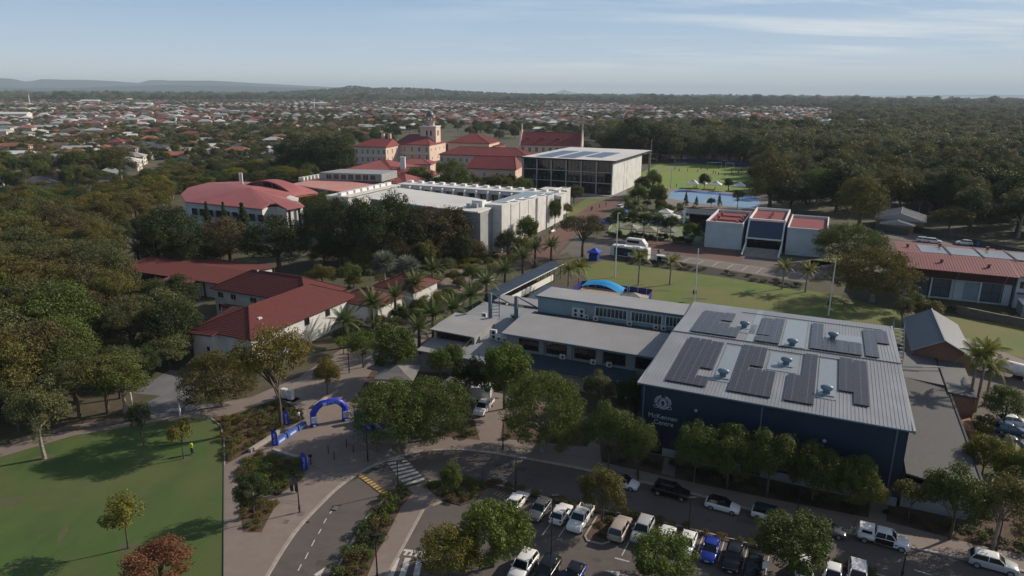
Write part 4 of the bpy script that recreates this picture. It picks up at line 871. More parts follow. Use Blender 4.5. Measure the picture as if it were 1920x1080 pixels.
b = MB(); p_ = frA(8, 6); b.tube([p_+Vector((0, 0, 8.2)), p_+Vector((0, 0, 9.2))], .22, 6); b.build('roof_flue', M_OFFW, ra)
b = MB(); b.box(6, 14, -4.2, -3.9, 0, 2.0, frA); b.build('garden_wall', M_CONC, ra)
# front gable wing toward the left
pg = P(362, 619, 5.2); frG = Frame((pg.x, pg.y, 0), CA); rgw = thing('gabled_tile_wing', 'white bay with a red lean-to roof at the left end of the tiled building', 'building', (pg.x, pg.y, 0))
walls(rgw, .3, 5.2, -.6, 9, 0, 5.0, M_OFFW, frG)
b = MB(); face(b, [frG(-.3, -1.1, 5.0), frG(5.7, -1.1, 5.4), frG(5.7, 9.5, 7.2), frG(-.3, 9.5, 6.9)], 'tile', 0, step=.42); b.slab([frG(-.3, -1.1, 4.98), frG(5.7, -1.1, 5.38), frG(5.7, 9.5, 7.18), frG(-.3, 9.5, 6.88)], .2); b.build('roof', M_REDT, rgw)
window(rgw, frG, 'y', 3.6, 4.4, 1.6, 3.0, -.6, 1, 1, M_FRAME, M_GLASS)
for xx in (14, 20): window(rt, frB, 'y', xx, xx+1.2, 3.6, 4.8, .6, 1, 1, M_STEEL, M_GLASS)
b = MB(); p_ = frB(6, 3.6); b.box(5.4, 6.2, 3.2, 3.7, 6.9, 7.25, frB); b.build('roof_vent_cap', M_OFFW, rt)
# small hip roofs to the right
rs = thing('red_tiled_pavilion', 'pair of small red hip roofs beside the date palms', 'building', tuple(P(680, 600)))
pS = P(618, 563, 4.6); frS = Frame((pS.x, pS.y, 0), CA); wing(rs, frS, 0, 12, 0, 10, 4.6, 6.6, None, None, style='plain')
pS2 = P(640, 552, 4.8); frS2 = Frame((pS2.x, pS2.y, 0), CA); wing(rs, frS2, 2, 13, 8, 19, 4.8, 7.2, None, None, style='plain', name='rear_roof')
b = MB(); b.box(1.0, 11, .45, .55, .2, 4.2, frS); b.build('white_screen', M_WHITE, rs)
# long low red carport roof
lr = thing('covered_area', 'long low dull red roof over an open shelter behind the left trees', 'shelter', tuple(P(330, 540)))
pc = P(217, 502, 4.2); frC = Frame((pc.x, pc.y, 0), CA+.02); 
roofface(lr, [(0, 0, 4.0), (34, 0, 4.0), (34, 9, 4.9), (0, 9, 4.9)], M_REDT, fr=frC, step=.8); roofface(lr, [(34, 18, 4.0), (0, 18, 4.0), (0, 9, 4.9), (34, 9, 4.9)], M_REDT, fr=frC, step=.8)
for k in range(7):
    for yy in (.6, 17.4): b = MB(); b.box(.5+k*5.5, .75+k*5.5, yy-.12, yy+.12, 0, 4, frC); b.build('post', M_STEEL, lr)
roofface(lr, [(18, -3.6, 3.7), (26.5, -3.6, 3.7), (26.5, -.2, 4.0), (18, -.2, 4.0)], M_REDS, fr=frC, step=.8, name='side_roof')
walls(lr, 18.4, 26, -3.2, -.4, 0, 3.5, M_TEAL, frC)
walls(lr, 20, 33.4, 1.2, 17, 0, 3.9, M_OFFW, frC)
for k in range(5): b = MB(); b.box(18.6+k*1.5, 18.75+k*1.5, -3.3, -3.22, .3, 3.4, frC); b.build('cladding_rib', M_WHITE, lr)
# --- big faded red roof with arched opening
pk = thing('arched_roof_building', 'building with a large faded red metal roof, an arched roof opening and twin white flues', 'building', tuple(P(480, 430)))
ZE = 10.5
def PP(x, y, z): return P(x, y, z)
ea = [PP(339, 364, ZE), PP(347, 378, ZE), PP(420, 385, ZE), PP(492, 392, ZE), PP(505, 382, ZE+.9), PP(517, 381, ZE+.9), PP(538, 392, ZE), PP(571, 386, ZE)]
bk = [PP(560, 378, ZE), PP(552, 366, ZE+1.0), PP(560, 356, ZE), PP(520, 344, ZE), PP(450, 340, ZE), PP(391, 342, ZE), PP(352, 352, ZE)]
apx = PP(470, 352, ZE+3.6)
b = MB(); allr = ea+bk
for i in range(len(allr)):
    A_, B_ = allr[i], allr[(i+1) % len(allr)]; b.add([A_, B_, apx], [(0, 1, 2)]); b.add([A_, B_, B_-Vector((0, 0, .35)), A_-Vector((0, 0, .35))], [(0, 1, 2, 3)])
b.build('roof', M_PINK, pk)
b = MB(); ctr = sum(allr, Vector())/len(allr); b.prism([ctr+(p-ctr)*.965 for p in allr], 0, ZE-.3); b.build('wall', M_OFFW, pk)
# barrel vault with an arched opening toward the camera
vA, vB = PP(452, 352, 11.0), PP(553, 366, 10.6); ax_ = (vB-vA); LV = ax_.length; fv = Frame((vA.x, vA.y, 0), math.atan2(ax_.y, ax_.x))
def arc(u_): return 10.2+4.6*math.sin(math.pi*min(1, max(0, u_)))**.75
nU = 18; b = MB(); vs = []
for i in range(nU+1):
    u_ = i/nU
    for y, f_ in ((-.6, 1), (5, .98), (11, .45)): vs.append(fv(u_*LV, y, 10.0+(arc(u_)-10.0)*f_))
fs = [(i*3+j, (i+1)*3+j, (i+1)*3+j+1, i*3+j+1) for i in range(nU) for j in range(2)]
b.add(vs, fs); b.add([Vector(v)-Vector((0, 0, .5)) for v in vs], [tuple(reversed(f)) for f in fs])
b.add([fv(u_*LV, -.6, arc(u_)) for u_ in np.linspace(0, 1, nU+1)]+[fv(u_*LV, -.6, arc(u_)-.5) for u_ in np.linspace(0, 1, nU+1)], [(i, i+1, i+nU+2, i+nU+1) for i in range(nU)]); b.build('vaulted_roof', M_PINK, pk)
b = MB(); U = np.linspace(.30, .78, 14); b.add([fv(LV*.30, .3, 11.2)]+[fv(u_*LV, .3, 11.2+(arc(u_)-.7-11.2)*math.sin(math.pi*(u_-.30)/.48)**.5 if .30 < u_ < .78 else 11.2) for u_ in U]+[fv(LV*.78, .3, 11.2)], [tuple(range(16))]); b.build('arched_opening', M_DARKI, pk)
b = MB(); U = np.linspace(0, 1, 14); b.add([fv(0, .4, 9.5)]+[fv(u_*LV, .4, arc(u_)-.3) for u_ in U]+[fv(LV, .4, 9.5)], [tuple(range(16))]); b.build('vault_end_wall', M_PINK, pk)
for u_ in (.42, .60): b = MB(); q_ = fv(LV*u_, .1, 0); b.box(q_.x-.2, q_.x+.2, q_.y-.2, q_.y+.2, 10.5, arc(u_)-.6); b.build('opening_post', M_PINK, pk)
b = MB(); b.slab([PP(489, 366, 11.7), PP(511, 356, 12.4), PP(560, 371, 11.3), PP(558, 378, 11.0)], .25); b.build('white_roof_wedge', M_WROOF, pk)
for x in (451, 455): p = P(x, 362, 9.5); b = MB(); p0 = P(x, 347, 11.8); b.tube([p0+Vector((0, 0, -.6)), p0+Vector((0, 0, 4.6))], .32, 8); b.build('flue', M_WHITE, pk)
for (xa, ya, xb, yb, n_) in ((350, 380, 490, 393, 9),):
    A_, B_ = PP(xa, ya, ZE), PP(xb, yb, ZE); f_ = Frame((A_.x, A_.y, 0), math.atan2((B_-A_).y, (B_-A_).x)); l_ = (B_-A_).length
    for k in range(n_): window(pk, f_, 'y', 1+k*l_/n_, 1+k*l_/n_+2.2, 6.5, 8.6, .9, 2, 1, M_STEEL, M_GLASS)
A_, B_ = PP(538, 392, ZE), PP(571, 386, ZE); f_ = Frame((A_.x, A_.y, 0), math.atan2((B_-A_).y, (B_-A_).x))
for x in (.8, 4.9): b = MB(); b.box(x, x+.7, .1, .5, 0, ZE-.6, f_); b.build('window_slot', M_GLASS, pk)
# --- low flat pink roofs
fp = thing('flat_pink_building', 'low building with pale pink flat roof beside the scalloped wings', 'building', tuple(P(600, 372)))
pts = [PP(545, 345, 9), PP(655, 362, 9), PP(700, 346, 9), PP(600, 333, 9)]
b = MB(); b.prism(pts, 8.6, 9.0); b.build('roof', mat('pale_pink_roof', (.50, .24, .20), .7, .06, .2), fp)
ctr = sum(pts, Vector())/4; b = MB(); b.prism([ctr+(p-ctr)*.97 for p in pts], 0, 8.58); b.build('wall', mat('dark_teal_wall', (.05, .07, .075), .7, .1), fp)
for k in range(6): p = PP(566+k*6.6, 338.5-k*1.2, 9); b = MB(); b.box(p.x-1.1, p.x+1.1, p.y-1, p.y+1, 9, 10.4); b.build('roof_ac_unit', M_ACW, fp)
b = MB(); a_ = PP(600, 337, 9); b.prism([(a_.x, a_.y), (a_.x+28, a_.y-6), (a_.x+32, a_.y+10), (a_.x+6, a_.y+14)], 9, 12.2); b.build('rooftop_room', M_GREYW, fp)
f_ = Frame((a_.x, a_.y, 0), math.atan2(-6, 28))
for k in range(7): window(fp, f_, 'y', 3+k*3.4, 5.6+k*3.4, 9.5, 11.7, 0, 2, 1)
# --- helper: building from a picture front edge
def pxbox(pA_, xB, z, depth, ang):
    o = P(*pA_, z); fr = Frame((o.x, o.y, 0), ang); lo, hi = 0, 200
    for _ in range(40):
        m_ = (lo+hi)/2
        if proj(fr(m_, 0, z))[0] < xB: lo = m_
        else: hi = m_
    return fr, lo
def simple(name, label, pA_, xB, z, depth, ang, wm, rm, zr, hl=None, hr=None, axis='x', style='rib', wins=(), cat='building', ov=.8, **k):
    fr, w = pxbox(pA_, xB, z, depth, ang); t = thing(name, label, cat, tuple(fr(0, 0)))
    walls(t, ov*.8, w-ov*.8, ov*.8, depth-ov*.8, 0, z-.2, wm, fr)
    b = MB(); hip_roof(b, fr, 0, w, 0, depth, z, zr, hl, hr, style, th=.4, axis=axis, **({'step': 1.4, 'w': .2, 'h': .08} if style == 'rib' else {})); b.build('roof', rm, t)
    for (f, n, z0, z1, ww) in wins:
        span = w if f == 'y' else depth
        for i in range(n):
            c = span*(i+.5)/n
            window(t, fr, f, c-ww/2, c+ww/2, z0, z1, ov*.8 if f == 'y' else w-ov*.8, 2, 2, M_FRAME, M_GLASS, bar=.18, out=-1 if f == 'y' else 1)
    return t, fr, w
HA = math.radians(-14)
h1, f1, w1 = simple('heritage_wing', 'left wing of the cream heritage building with a red hip roof', (663, 274), 724, 11.5, 22, HA, M_CREAM, M_HRED, 16, hl=9, hr=0, wins=(('y', 6, 6.8, 9.4, 1.3), ('y', 6, 1.8, 4.4, 1.3), ('x', 3, 6.8, 9.4, 1.3), ('x', 3, 1.8, 4.4, 1.3)))
b = MB(); b.box(.55, w1-.55, .4, .6, 5.5, 5.9, f1); b.build('string_course', M_WHITE, h1)
h2, f2_, w2 = simple('heritage_main_building', 'cream heritage main building with red hip roof, square tower and domed cupola', (737, 270), 806, 11.8, 34, HA, M_CREAM, M_HRED, 17.5, hl=5, hr=9, wins=(('y', 5, 7.2, 10, 1.4), ('y', 5, 1.8, 4.8, 1.4), ('x', 4, 7.6, 9.0, 1.4), ('x', 3, 1.8, 3.4, 1.4)))
b = MB(); b.box(.55, w2-.55, .4, .6, 5.8, 6.2, f2_); b.build('string_course', M_WHITE, h2)
pt = P(783, 262, 15); ft = Frame((pt.x, pt.y+14, 0), HA)
b = MB(); b.box(0, 11.5, 0, 9.5, 10, 22.8, ft); tw = b.build('tower', M_CREAM, h2)
b = MB(); b.box(-.4, 11.9, -.4, 9.9, 22.8, 23.4, ft); b.build('tower_cornice', M_WHITE, tw)
for x in (3.4, 6.2): window(tw, ft, 'y', x, x+1.1, 18, 21, 0, 1, 1, M_FRAME, M_GLASS) if False else None
for x in (2.6, 5.2): b = MB(); b.box(11.51, 11.56, x, x+1.1, 17, 20.4, ft); b.build('tower_window', M_GLASS, tw)
for x in (4.4, 7.4): b = MB(); b.box(x, x+1.1, -.05, -.01, 17, 20.4, ft); b.build('tower_window', M_GLASS, tw)
cc = ft(5.8, 4.8)
b = MB(); b.lathe([(3.1, 23.4), (3.1, 25.6), (3.8, 25.7), (3.8, 26.2)], (cc.x, cc.y, 0), 8)
for k in range(8):
    a = math.pi/4*k; b.box(cc.x+2.7*math.cos(a)-.3, cc.x+2.7*math.cos(a)+.3, cc.y+2.7*math.sin(a)-.3, cc.y+2.7*math.sin(a)+.3, 26.2, 29.0)
b.lathe([(3.7, 29.0), (3.7, 29.7)], (cc.x, cc.y, 0), 8); b.build('cupola', mat('pink_stone', (.46, .33, .27), .8, .1), h2)
b = MB(); b.lathe([(2.8, 29.7), (2.7, 31.0), (2.1, 32.3), (1.1, 33.2), (.15, 33.8), (.1, 35)], (cc.x, cc.y, 0), 12); b.build('dome', mat('lead_dome', (.12, .13, .16), .5, .1), h2, smooth=True)
for x, y in ((-6, 26), (-2, 28)): b = MB(); b.box(x+14, x+16, y, y+1.6, 13, 18.2, f1); b.build('chimney', M_CREAM, h1)
simple('heritage_verandah_block', 'rear heritage block with a broad red roof and open upper verandah', (838, 267), 918, 10.5, 30, HA, M_CREAM, M_HRED, 16.5)
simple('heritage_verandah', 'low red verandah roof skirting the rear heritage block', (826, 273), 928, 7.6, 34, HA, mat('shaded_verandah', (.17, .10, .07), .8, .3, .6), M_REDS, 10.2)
hl1 = simple('heritage_link', 'long low link building with cream walls and dark red roof', (822, 289), 990, 6.8, 22, HA, M_CREAM, M_HRED, 11.2, wins=(('y', 14, 2.4, 4.6, 1.5),))
simple('heritage_kitchen', 'single storey block with a steep dark red roof behind the trees', (872, 315), 968, 5.6, 22, HA+.05, M_CREAM, M_HRED, 11.5, hl=3, hr=3, wins=(('y', 4, 1.5, 3.4, 1.3),))
simple('pink_roof_annex', 'annex with faded pink hipped roof in front of the heritage building', (636, 320), 742, 7.5, 34, HA-.05, M_GREYW, M_PINK, 12.5)
simple('pink_roof_hall', 'square hall with a faded pink pyramid roof beside the chimney', (702, 342), 762, 7.0, 20, HA-.1, M_OFFW, M_PINK, 11.0, wins=(('y', 5, 2, 4.5, 2),))
simple('pink_roof_range', 'long faded pink roof joining the pyramid roof to the annex', (690, 326), 806, 6.6, 16, HA-.02, M_OFFW, M_PINK, 9.6)
simple('pink_roof_store', 'low store with a long pink skillion roof behind the scalloped wing', (655, 340), 700, 8.5, 16, HA-.2, M_OFFW, M_PINK, 10.6)
simple('pink_roof_link', 'narrow link with pink roof below the cream heritage wing', (745, 307), 808, 6.0, 14, HA+.1, M_CREAM, M_PINK, 8.6, wins=(('y', 6, 1.5, 3.4, 1.3),))
chp, fc, wc = simple('chapel', 'cream chapel with a dark red gable roof, parapet gables and arched windows', (974, 271), 1090, 12, 22, HA+.1, M_CREAM, M_HRED, 20, hl=0, hr=0, wins=(('y', 9, 7.4, 10.2, 2.0), ('y', 9, 2, 5, 2.0)))
for x in (-.3, wc-.5):
    b = MB(); g = [fc(x, -1, 11.5), fc(x, 23, 11.5), fc(x, 11, 22.6)]; b.add(g+[p+fc.u*.9 for p in g], [(2, 1, 0), (3, 4, 5), (0, 1, 4, 3), (1, 2, 5, 4), (2, 0, 3, 5)]); b.box(x, x+.9, -1, 23, 0, 11.5, fc); b.box(x, x+.9, 10.4, 11.6, 22.4, 25.5, fc); b.build('gable_wall', M_CREAM, chp)
for k in range(4): b = MB(); x = wc*(k+.5)/4; b.box(x-1, x+1, 4.4, 6.4, 14, 16.6, fc); b.build('dormer', M_REDS, chp)
# --- dark shade shelter and white tents by the courts
M_TENTW = mat('white_tent_cloth', (.62, .60, .58), .7, .06)
M_TENTG = mat('grey_umbrella_cloth', (.16, .155, .15), .8, .08); M_TENTB = mat('blue_tent_cloth', (.015, .07, .50), .6, .08)
M_BEIGE = mat('beige_umbrella_cloth', (.27, .245, .21), .8, .08)
def tent(name, label, px, py, s, h, m, cat='tent', group=None, peak=1.1, ang=CA, walls_=None, poles=4):
    p = P(px, py); t = thing(name, label, cat, tuple(p), group); fr = Frame(p, ang); b = MB(); n = 4
    c = [fr(-s/2, -s/2, h), fr(s/2, -s/2, h), fr(s/2, s/2, h), fr(-s/2, s/2, h)]; top = fr(0, 0, h+peak)
    mid = [q.lerp(top, .5)-Vector((0, 0, peak*.10)) for q in c]
    b.add(c+mid+[top], [(i, (i+1) % 4, (i+1) % 4+4, i+4) for i in range(4)]+[(i+4, (i+1) % 4+4, 8) for i in range(4)])
    b.add(c+[q-Vector((0, 0, .25)) for q in c], [(i, i+4, (i+1) % 4+4, (i+1) % 4) for i in range(4)]); b.build('canopy', m, t)
    if poles == 4:
        for sx in (-1, 1):
            for sy in (-1, 1): b = MB(); b.tube([fr(sx*s*.47, sy*s*.47, 0), fr(sx*s*.47, sy*s*.47, h)], .04, 4); b.build('pole', M_GALV, t)
    else: b = MB(); b.tube([fr(0, 0, 0), fr(0, 0, h+peak)], .07, 6); b.build('pole', M_STEEL, t)
    if walls_: b = MB(); b.box(-s*.35, s*.35, -s*.35, s*.35, .05, 1.9, fr); b.build('counter', walls_, t)
    return t
for px, py, s, lab in ((1299, 353, 6, 'white peaked tent on the oval edge left of the round tree'), (1314, 353, 5.5, 'white tent partly behind the round tree by the oval'), (1341, 355, 6, 'white peaked tent between the two small oval trees'), (1386, 358, 6, 'white tent nearest the large dark tree by the oval')):
    tent('tent', lab, px, py, s, 2.6, M_TENTW, group='white tents along the oval', peak=1.9)
for px, py, s, lab in ((1167, 408, 5.2, 'blue peaked tent standing above the white parasols'), (1135, 428, 5, 'blue tent with pale walls at the left of the palm garden')):
    tent('tent', lab, px, py, s, 2.4, M_TENTB, group='blue tents in the palm garden', peak=1.3, walls_=M_TENTW)
tent('tent', 'blue peaked marquee on the drive left of the coach', 1114, 487, 3.5, 2.5, M_TENTB, peak=1.1, walls_=mat('navy_tent_wall', (.01, .03, .22), .6, .1))
for px, py, s, m, lab in ((1181, 441, 6.5, M_BEIGE, 'beige square umbrella left of the row on the pale turf'), (1217, 446, 7.5, M_BEIGE, 'beige square umbrella in the middle of the pale turf'), (1249, 446, 6.5, M_TENTG, 'dark square umbrella right of the row on the pale turf'), (1258, 420, 7, M_TENTW, 'large white umbrella beside the dark stage'), (1248, 410, 5, M_TENTW, 'small white umbrella behind the large one'), (1276, 414, 5, M_TENTG, 'grey umbrella next to the tall white banner')):
    tent('umbrella', lab, px, py, s, 2.7, m, 'umbrella', 'square umbrellas in the palm garden', 1.3, poles=1)
for px, py, w_, lab in ((1238, 430, 11, 'long blue awning behind the palm garden'),):
    p = P(px, py); t = thing('awning', lab, 'awning', tuple(p)); fr = Frame(p, CA+.25); b = MB(); b.slab([fr(-w_/2, 0, 2.2), fr(w_/2, 0, 2.2), fr(w_/2, 2.6, 3.2), fr(-w_/2, 2.6, 3.2)], .08); b.build('canopy', M_TENTB, t)
    for x in (-w_/2+.2, 0, w_/2-.2): b = MB(); b.tube([fr(x, .1, 0), fr(x, .1, 2.2)], .04, 4); b.build('pole', M_GALV, t)
stg = thing('stage', 'dark covered stage with a black roof beside the library', 'stage', tuple(P(1305, 415))); fr = Frame(P(1283, 420), CA); b = MB(); b.slab([fr(0, 0, 4), fr(12, 0, 4), fr(12, 9, 4.4), fr(0, 9, 4.4)], .3); b.build('roof', M_STEEL, stg)
for x, y in ((.3, .3), (11.7, .3), (11.7, 8.7), (.3, 8.7)): b = MB(); b.tube([fr(x, y, 0), fr(x, y, 4)], .12, 5); b.build('post', M_STEEL, stg)
b = MB(); b.box(.2, 11.8, 8.2, 8.5, .8, 4, fr); b.build('backdrop', M_DARKI, stg); b = MB(); b.box(0, 12, 0, 9, 0, .8, fr); b.build('platform', M_STEEL, stg)
tent('umbrella', 'large dark grey square umbrella on the plaza by the cafe wing', 747, 730, 6.2, 3.0, M_TENTG, 'umbrella', None, 1.2, CA+.35, poles=1)
tent('umbrella', 'dark umbrella behind the first, half under the tree', 722, 716, 4, 2.9, M_TENTG, 'umbrella', None, .9, CA, poles=1)
tent('umbrella', 'dark umbrella at the cafe door beside the blue display', 856, 752, 5, 2.7, M_TENTG, 'umbrella', None, .9, CA, poles=1)
tent('umbrella', 'khaki square umbrella at the right end of the pool deck', 1187, 583, 6.2, 2.9, M_BEIGE, 'umbrella', None, 1.4, CA+.2, poles=1)
tent('umbrella', 'pale khaki umbrella just behind the teal storey', 1166, 597, 5, 2.6, M_BEIGE, 'umbrella', None, 1.2, CA+.5, poles=1)
# air conditioners
acb = MB(); acb.box(-.45, .45, -.2, .2, 0, .75); ACB = acb.mesh('casing', M_ACW)
acg = MB(); acg.lathe([(.27, 0), (.27, .02)], (0, 0, 0), 12); ACG = acg.mesh('fan_grille', M_BLACK)
def ac(x, y, z, lab, s=1.0, two=False):
    p = FH(x, y, z); t = thing('air_conditioner', lab, 'air conditioner', p, 'air conditioner units', rotz=CA); t.scale = (s, s, s*(1.7 if two else 1))
    child('casing', ACB, t)
    for h in ((.2, .55) if two else (.38,)):
        child('fan_grille', ACG, t, (.1, -.205, h), (math.pi/2, 0, 0), (.8, .5 if two else .9, .8))
for a in ((-18.9, 30.9, 6.75, 'tall white double fan unit against the teal storey', 1.35, True), (-20.1, 31.0, 6.75, 'tall white cabinet unit left of the double fan unit', 1.3, True), (-17.9, 30.9, 6.7, 'small white box unit right of the double fan unit', .9), (-16.1, 30.6, 6.7, 'single fan unit below the first row of teal windows'), (-9.9, 30.6, 6.7, 'fan unit between the two long rows of teal windows'), (-5.2, 30.6, 6.7, 'fan unit left of the short window row'), (-3.9, 30.6, 6.7, 'fan unit directly under the short window row'),
          (-17.6, 18.0, 3.6, 'fan unit on the awning roof under the third dark window'), (-12.3, 18.0, 3.6, 'fan unit on the awning roof beside the fourth dark window'), (-9.6, 18.0, 3.6, 'rightmost fan unit on the awning roof'), (-31.6, 20.6, 4.05, 'tall double fan unit at the left roof edge', 1.35, True), (-30.4, 20.2, 4.0, 'fan unit beside the tall one at the left roof edge', 1.1), (-29.3, 20.2, 4.0, 'third fan unit of the row at the left roof edge', 1.0), (-32.6, 31.2, 4.4, 'fan unit on the rear roof between the blue masts', 1.2), (-38.2, 30.0, 4.35, 'black fan unit on the rear roof left of the masts', 1.1)): ac(*a)
# ------------------------------------------------------------ foliage prototypes
def leafmat(name, col, var=.35, rand=.16, trans=.25):
    col = (col[0]*1.78, col[1]*1.66, col[2]*1.35)
    return mat(name, col, .62, var, 1.1, col2=tuple(c*(1-var) for c in col), rand=rand, trans=trans, spec=.25)
F_MID = leafmat('mid_green_leaves', (.062, .088, .022)); F_DARK = leafmat('dark_green_leaves', (.026, .042, .014), .3)
F_GUM = leafmat('grey_green_leaves', (.072, .082, .036)); F_YEL = leafmat('yellow_green_leaves', (.105, .105, .018)); F_LIME = leafmat('bright_green_leaves', (.058, .090, .016))
F_RUST = leafmat('rusty_leaves', (.125, .055, .034)); F_OLIVE = leafmat('olive_leaves', (.082, .080, .024)); F_BROWN = leafmat('brown_tinged_leaves', (.064, .056, .028)); F_SILV = leafmat('silver_leaves', (.12, .14, .13), .2, .05)
F_PALM = leafmat('palm_leaves', (.060, .085, .030)); F_PALMY = leafmat('yellowing_palm_leaves', (.13, .14, .03)); F_AUT = leafmat('olive_gold_leaves', (.095, .082, .022))
def quadmesh(name, V, m, extra=None):
    n = len(V)//4; me = bpy.data.meshes.new(name); me.vertices.add(n*4); me.vertices.foreach_set('co', np.asarray(V, dtype=np.float32).ravel())
    me.loops.add(n*4); me.loops.foreach_set('vertex_index', np.arange(n*4, dtype=np.int32)); me.polygons.add(n)
    me.polygons.foreach_set('loop_start', np.arange(0, n*4, 4, dtype=np.int32)); me.polygons.foreach_set('loop_total', np.full(n, 4, dtype=np.int32))
    me.materials.append(m); me.update(calc_edges=True); me.validate(); return me
def unit(v): return v/np.maximum(1e-6, np.linalg.norm(v, axis=-1, keepdims=True))
def leaves(C, Rr, per, size, g, squash=.8, inner=.55, updir=.35):
    """leaf quads on the shells of clumps; C centres, Rr radii"""
    n = len(C)*per; c = np.repeat(C, per, 0); r = np.repeat(Rr, per)[:, None]
    d = unit(g.normal(size=(n, 3))); rad = inner+(1-inner)*g.random((n, 1))**.6
    p = c+d*r*rad*np.array([1, 1, squash])
    nrm = unit(d+g.normal(size=(n, 3))*.75+np.array([0, 0, updir])); t = unit(np.cross(nrm, g.normal(size=(n, 3)))); b = np.cross(nrm, t)
    s = size*(.55+.9*g.random((n, 1))); t = t*s; b = b*s*.62
    return np.stack([p-t*.5, p-b*.5+t*.05, p+t*.5, p+b*.5+t*.05], 1).reshape(-1, 3)
def crown_pts(n, R, rz, cz, g, low=-.35, shape='dome', rmin=.45):
    out = []
    while len(out) < n:
        d = g.normal(size=3); d /= np.linalg.norm(d)
        if d[2] < low: continue
        k = rmin+(1-rmin)*g.random()**.55; p = d*k
        if shape == 'cone':
            h = g.random()**.8; a = g.random()*6.283; rr = (1-h)*(.5+.5*g.random()); out.append((R*rr*math.cos(a), R*rr*math.sin(a), cz-rz+2*rz*h)); continue
        out.append((p[0]*R, p[1]*R, cz+p[2]*rz))
    return np.array(out)
KIND = {}
def proto(kind, seed, H, R, rz, cz, n, cr, per, leaf, shape='dome', low=-.35, squash=.8, trunk=.3, limbs=7, bark=None, mat_=None, rmin=.45, inner=.55, name='tree', lumps=.12):
    g = np.random.default_rng(seed); C = crown_pts(n, R-cr*.7, rz-cr*.6, cz, g, low, shape, rmin)
    C[:, 0] *= 1+lumps*np.sin(seed+C[:, 1]*.9/R*3); C[:, 1] *= 1+lumps*np.cos(seed*2+C[:, 2]/R*4)
    RR = cr*(.65+.6*g.random(len(C)))
    if shape == 'cone': RR = RR*np.clip(1.25-(C[:, 2]-(cz-rz))/(2*rz), .3, 1)
    cm = quadmesh('crown', leaves(C, RR, per, leaf, g, squash, inner), mat_ or F_MID)
    b = MB(); top = cz-rz*.2 if shape != 'cone' else H*.9
    b.tube([(0, 0, -.1), (R*.02, 0, top*.4), (-R*.01, R*.03, top)], [trunk*1.25, trunk*.9, trunk*.5], 7)
    idx = g.permutation(len(C))[:limbs]
    for i in idx:
        c = C[i]; s = top*(.45+.4*g.random()); b.tube([(0, 0, s), (c[0]*.45, c[1]*.45, s+(c[2]-s)*.62), tuple(c)], [trunk*.5, trunk*.3, trunk*.08], 5)
    tm = b.mesh('trunk', bark or M_BARK)
    KIND.setdefault(kind, []).append((tm, cm, H, R, name))
M_PBARK = mat('pale_bark', (.27, .23, .19), .85, .25, 2, .3, 10)
for s in (1, 2, 3): proto('round', s, 8, 3.6, 3.5, 4.5, 60, 1.0, 240, .19, trunk=.16, name='street_tree')
for s in (4, 5): proto('fig', s, 14, 8, 7.2, 6.8, 160, 1.6, 120, .33, trunk=.55, name='fig_tree', low=-.5)
for s in (6, 7): proto('spread', s, 8, 8, 4.2, 3.8, 200, 1.3, 150, .20, trunk=.4, name='spreading_tree', squash=.38, low=-.6, rmin=.55, bark=M_PBARK, limbs=12)
for s in (8, 9, 10): proto('gum', s, 17, 6.2, 7.4, 9.4, 56, 1.75, 170, .33, trunk=.34, name='gum_tree', bark=M_PBARK, rmin=.35, squash=.7, lumps=.3)
for s in (11, 12): proto('loose', s, 9.5, 5.6, 3.4, 6.0, 56, 1.25, 230, .19, trunk=.24, name='shade_tree', squash=.5, low=-.15, rmin=.5, limbs=14, lumps=.2)
proto('conifer', 13, 12, 2.7, 5.6, 6.2, 80, .95, 90, .26, shape='cone', trunk=.22, name='conifer')
for s in (14, 15): proto('small', s, 5.5, 2.4, 1.9, 3.5, 26, .75, 110, .19, trunk=.09, name='young_tree', rmin=.3, lumps=.25)
for s in (16, 17, 18): proto('shrub', s, 1.3, .95, .7, .6, 12, .42, 42, .17, trunk=.05, name='shrub', low=-.1, limbs=3)
for s in (19, 20): proto('bigleaf', s, 8, 4.4, 3.7, 4.4, 165, .82, 120, .225, trunk=.2, name='large_leaved_tree', low=-.5, rmin=.45, inner=.6)
for s in (21, 22, 23): proto('forest', s, 15, 6.5, 6.9, 7.8, 62, 1.8, 70, .62, trunk=.3, name='forest_tree', bark=M_PBARK, lumps=.25, limbs=5)
def put_tree(kind, p, w, h, m=None, label='', cat='tree', group=None, var=None):
    tm, cm, H, R, name = KIND[kind][rng.integers(len(KIND[kind])) if var is None else var % len(KIND[kind])]
    t = thing(name, label, cat, tuple(p), group); t.rotation_euler = (0, 0, rng.uniform(0, 6.28)); t.scale = (w/(2*R), w/(2*R)*rng.uniform(.94, 1.06), h/H)
    child('trunk', tm, t); c = child('crown', cm, t)
    if m: c.material_slots[0].link = 'OBJECT'; c.material_slots[0].material = m
    return t
def tree(kind, px, pb, pt, wpx, m, label, cat='tree', group=None, var=None):
    p = P(px, pb); h = max(1.0, hgt(px, pb, pt)*.97); q = ppm((p.x, p.y, h*.6)); return put_tree(kind, p, wpx/q, h, m, label, cat, group, var)
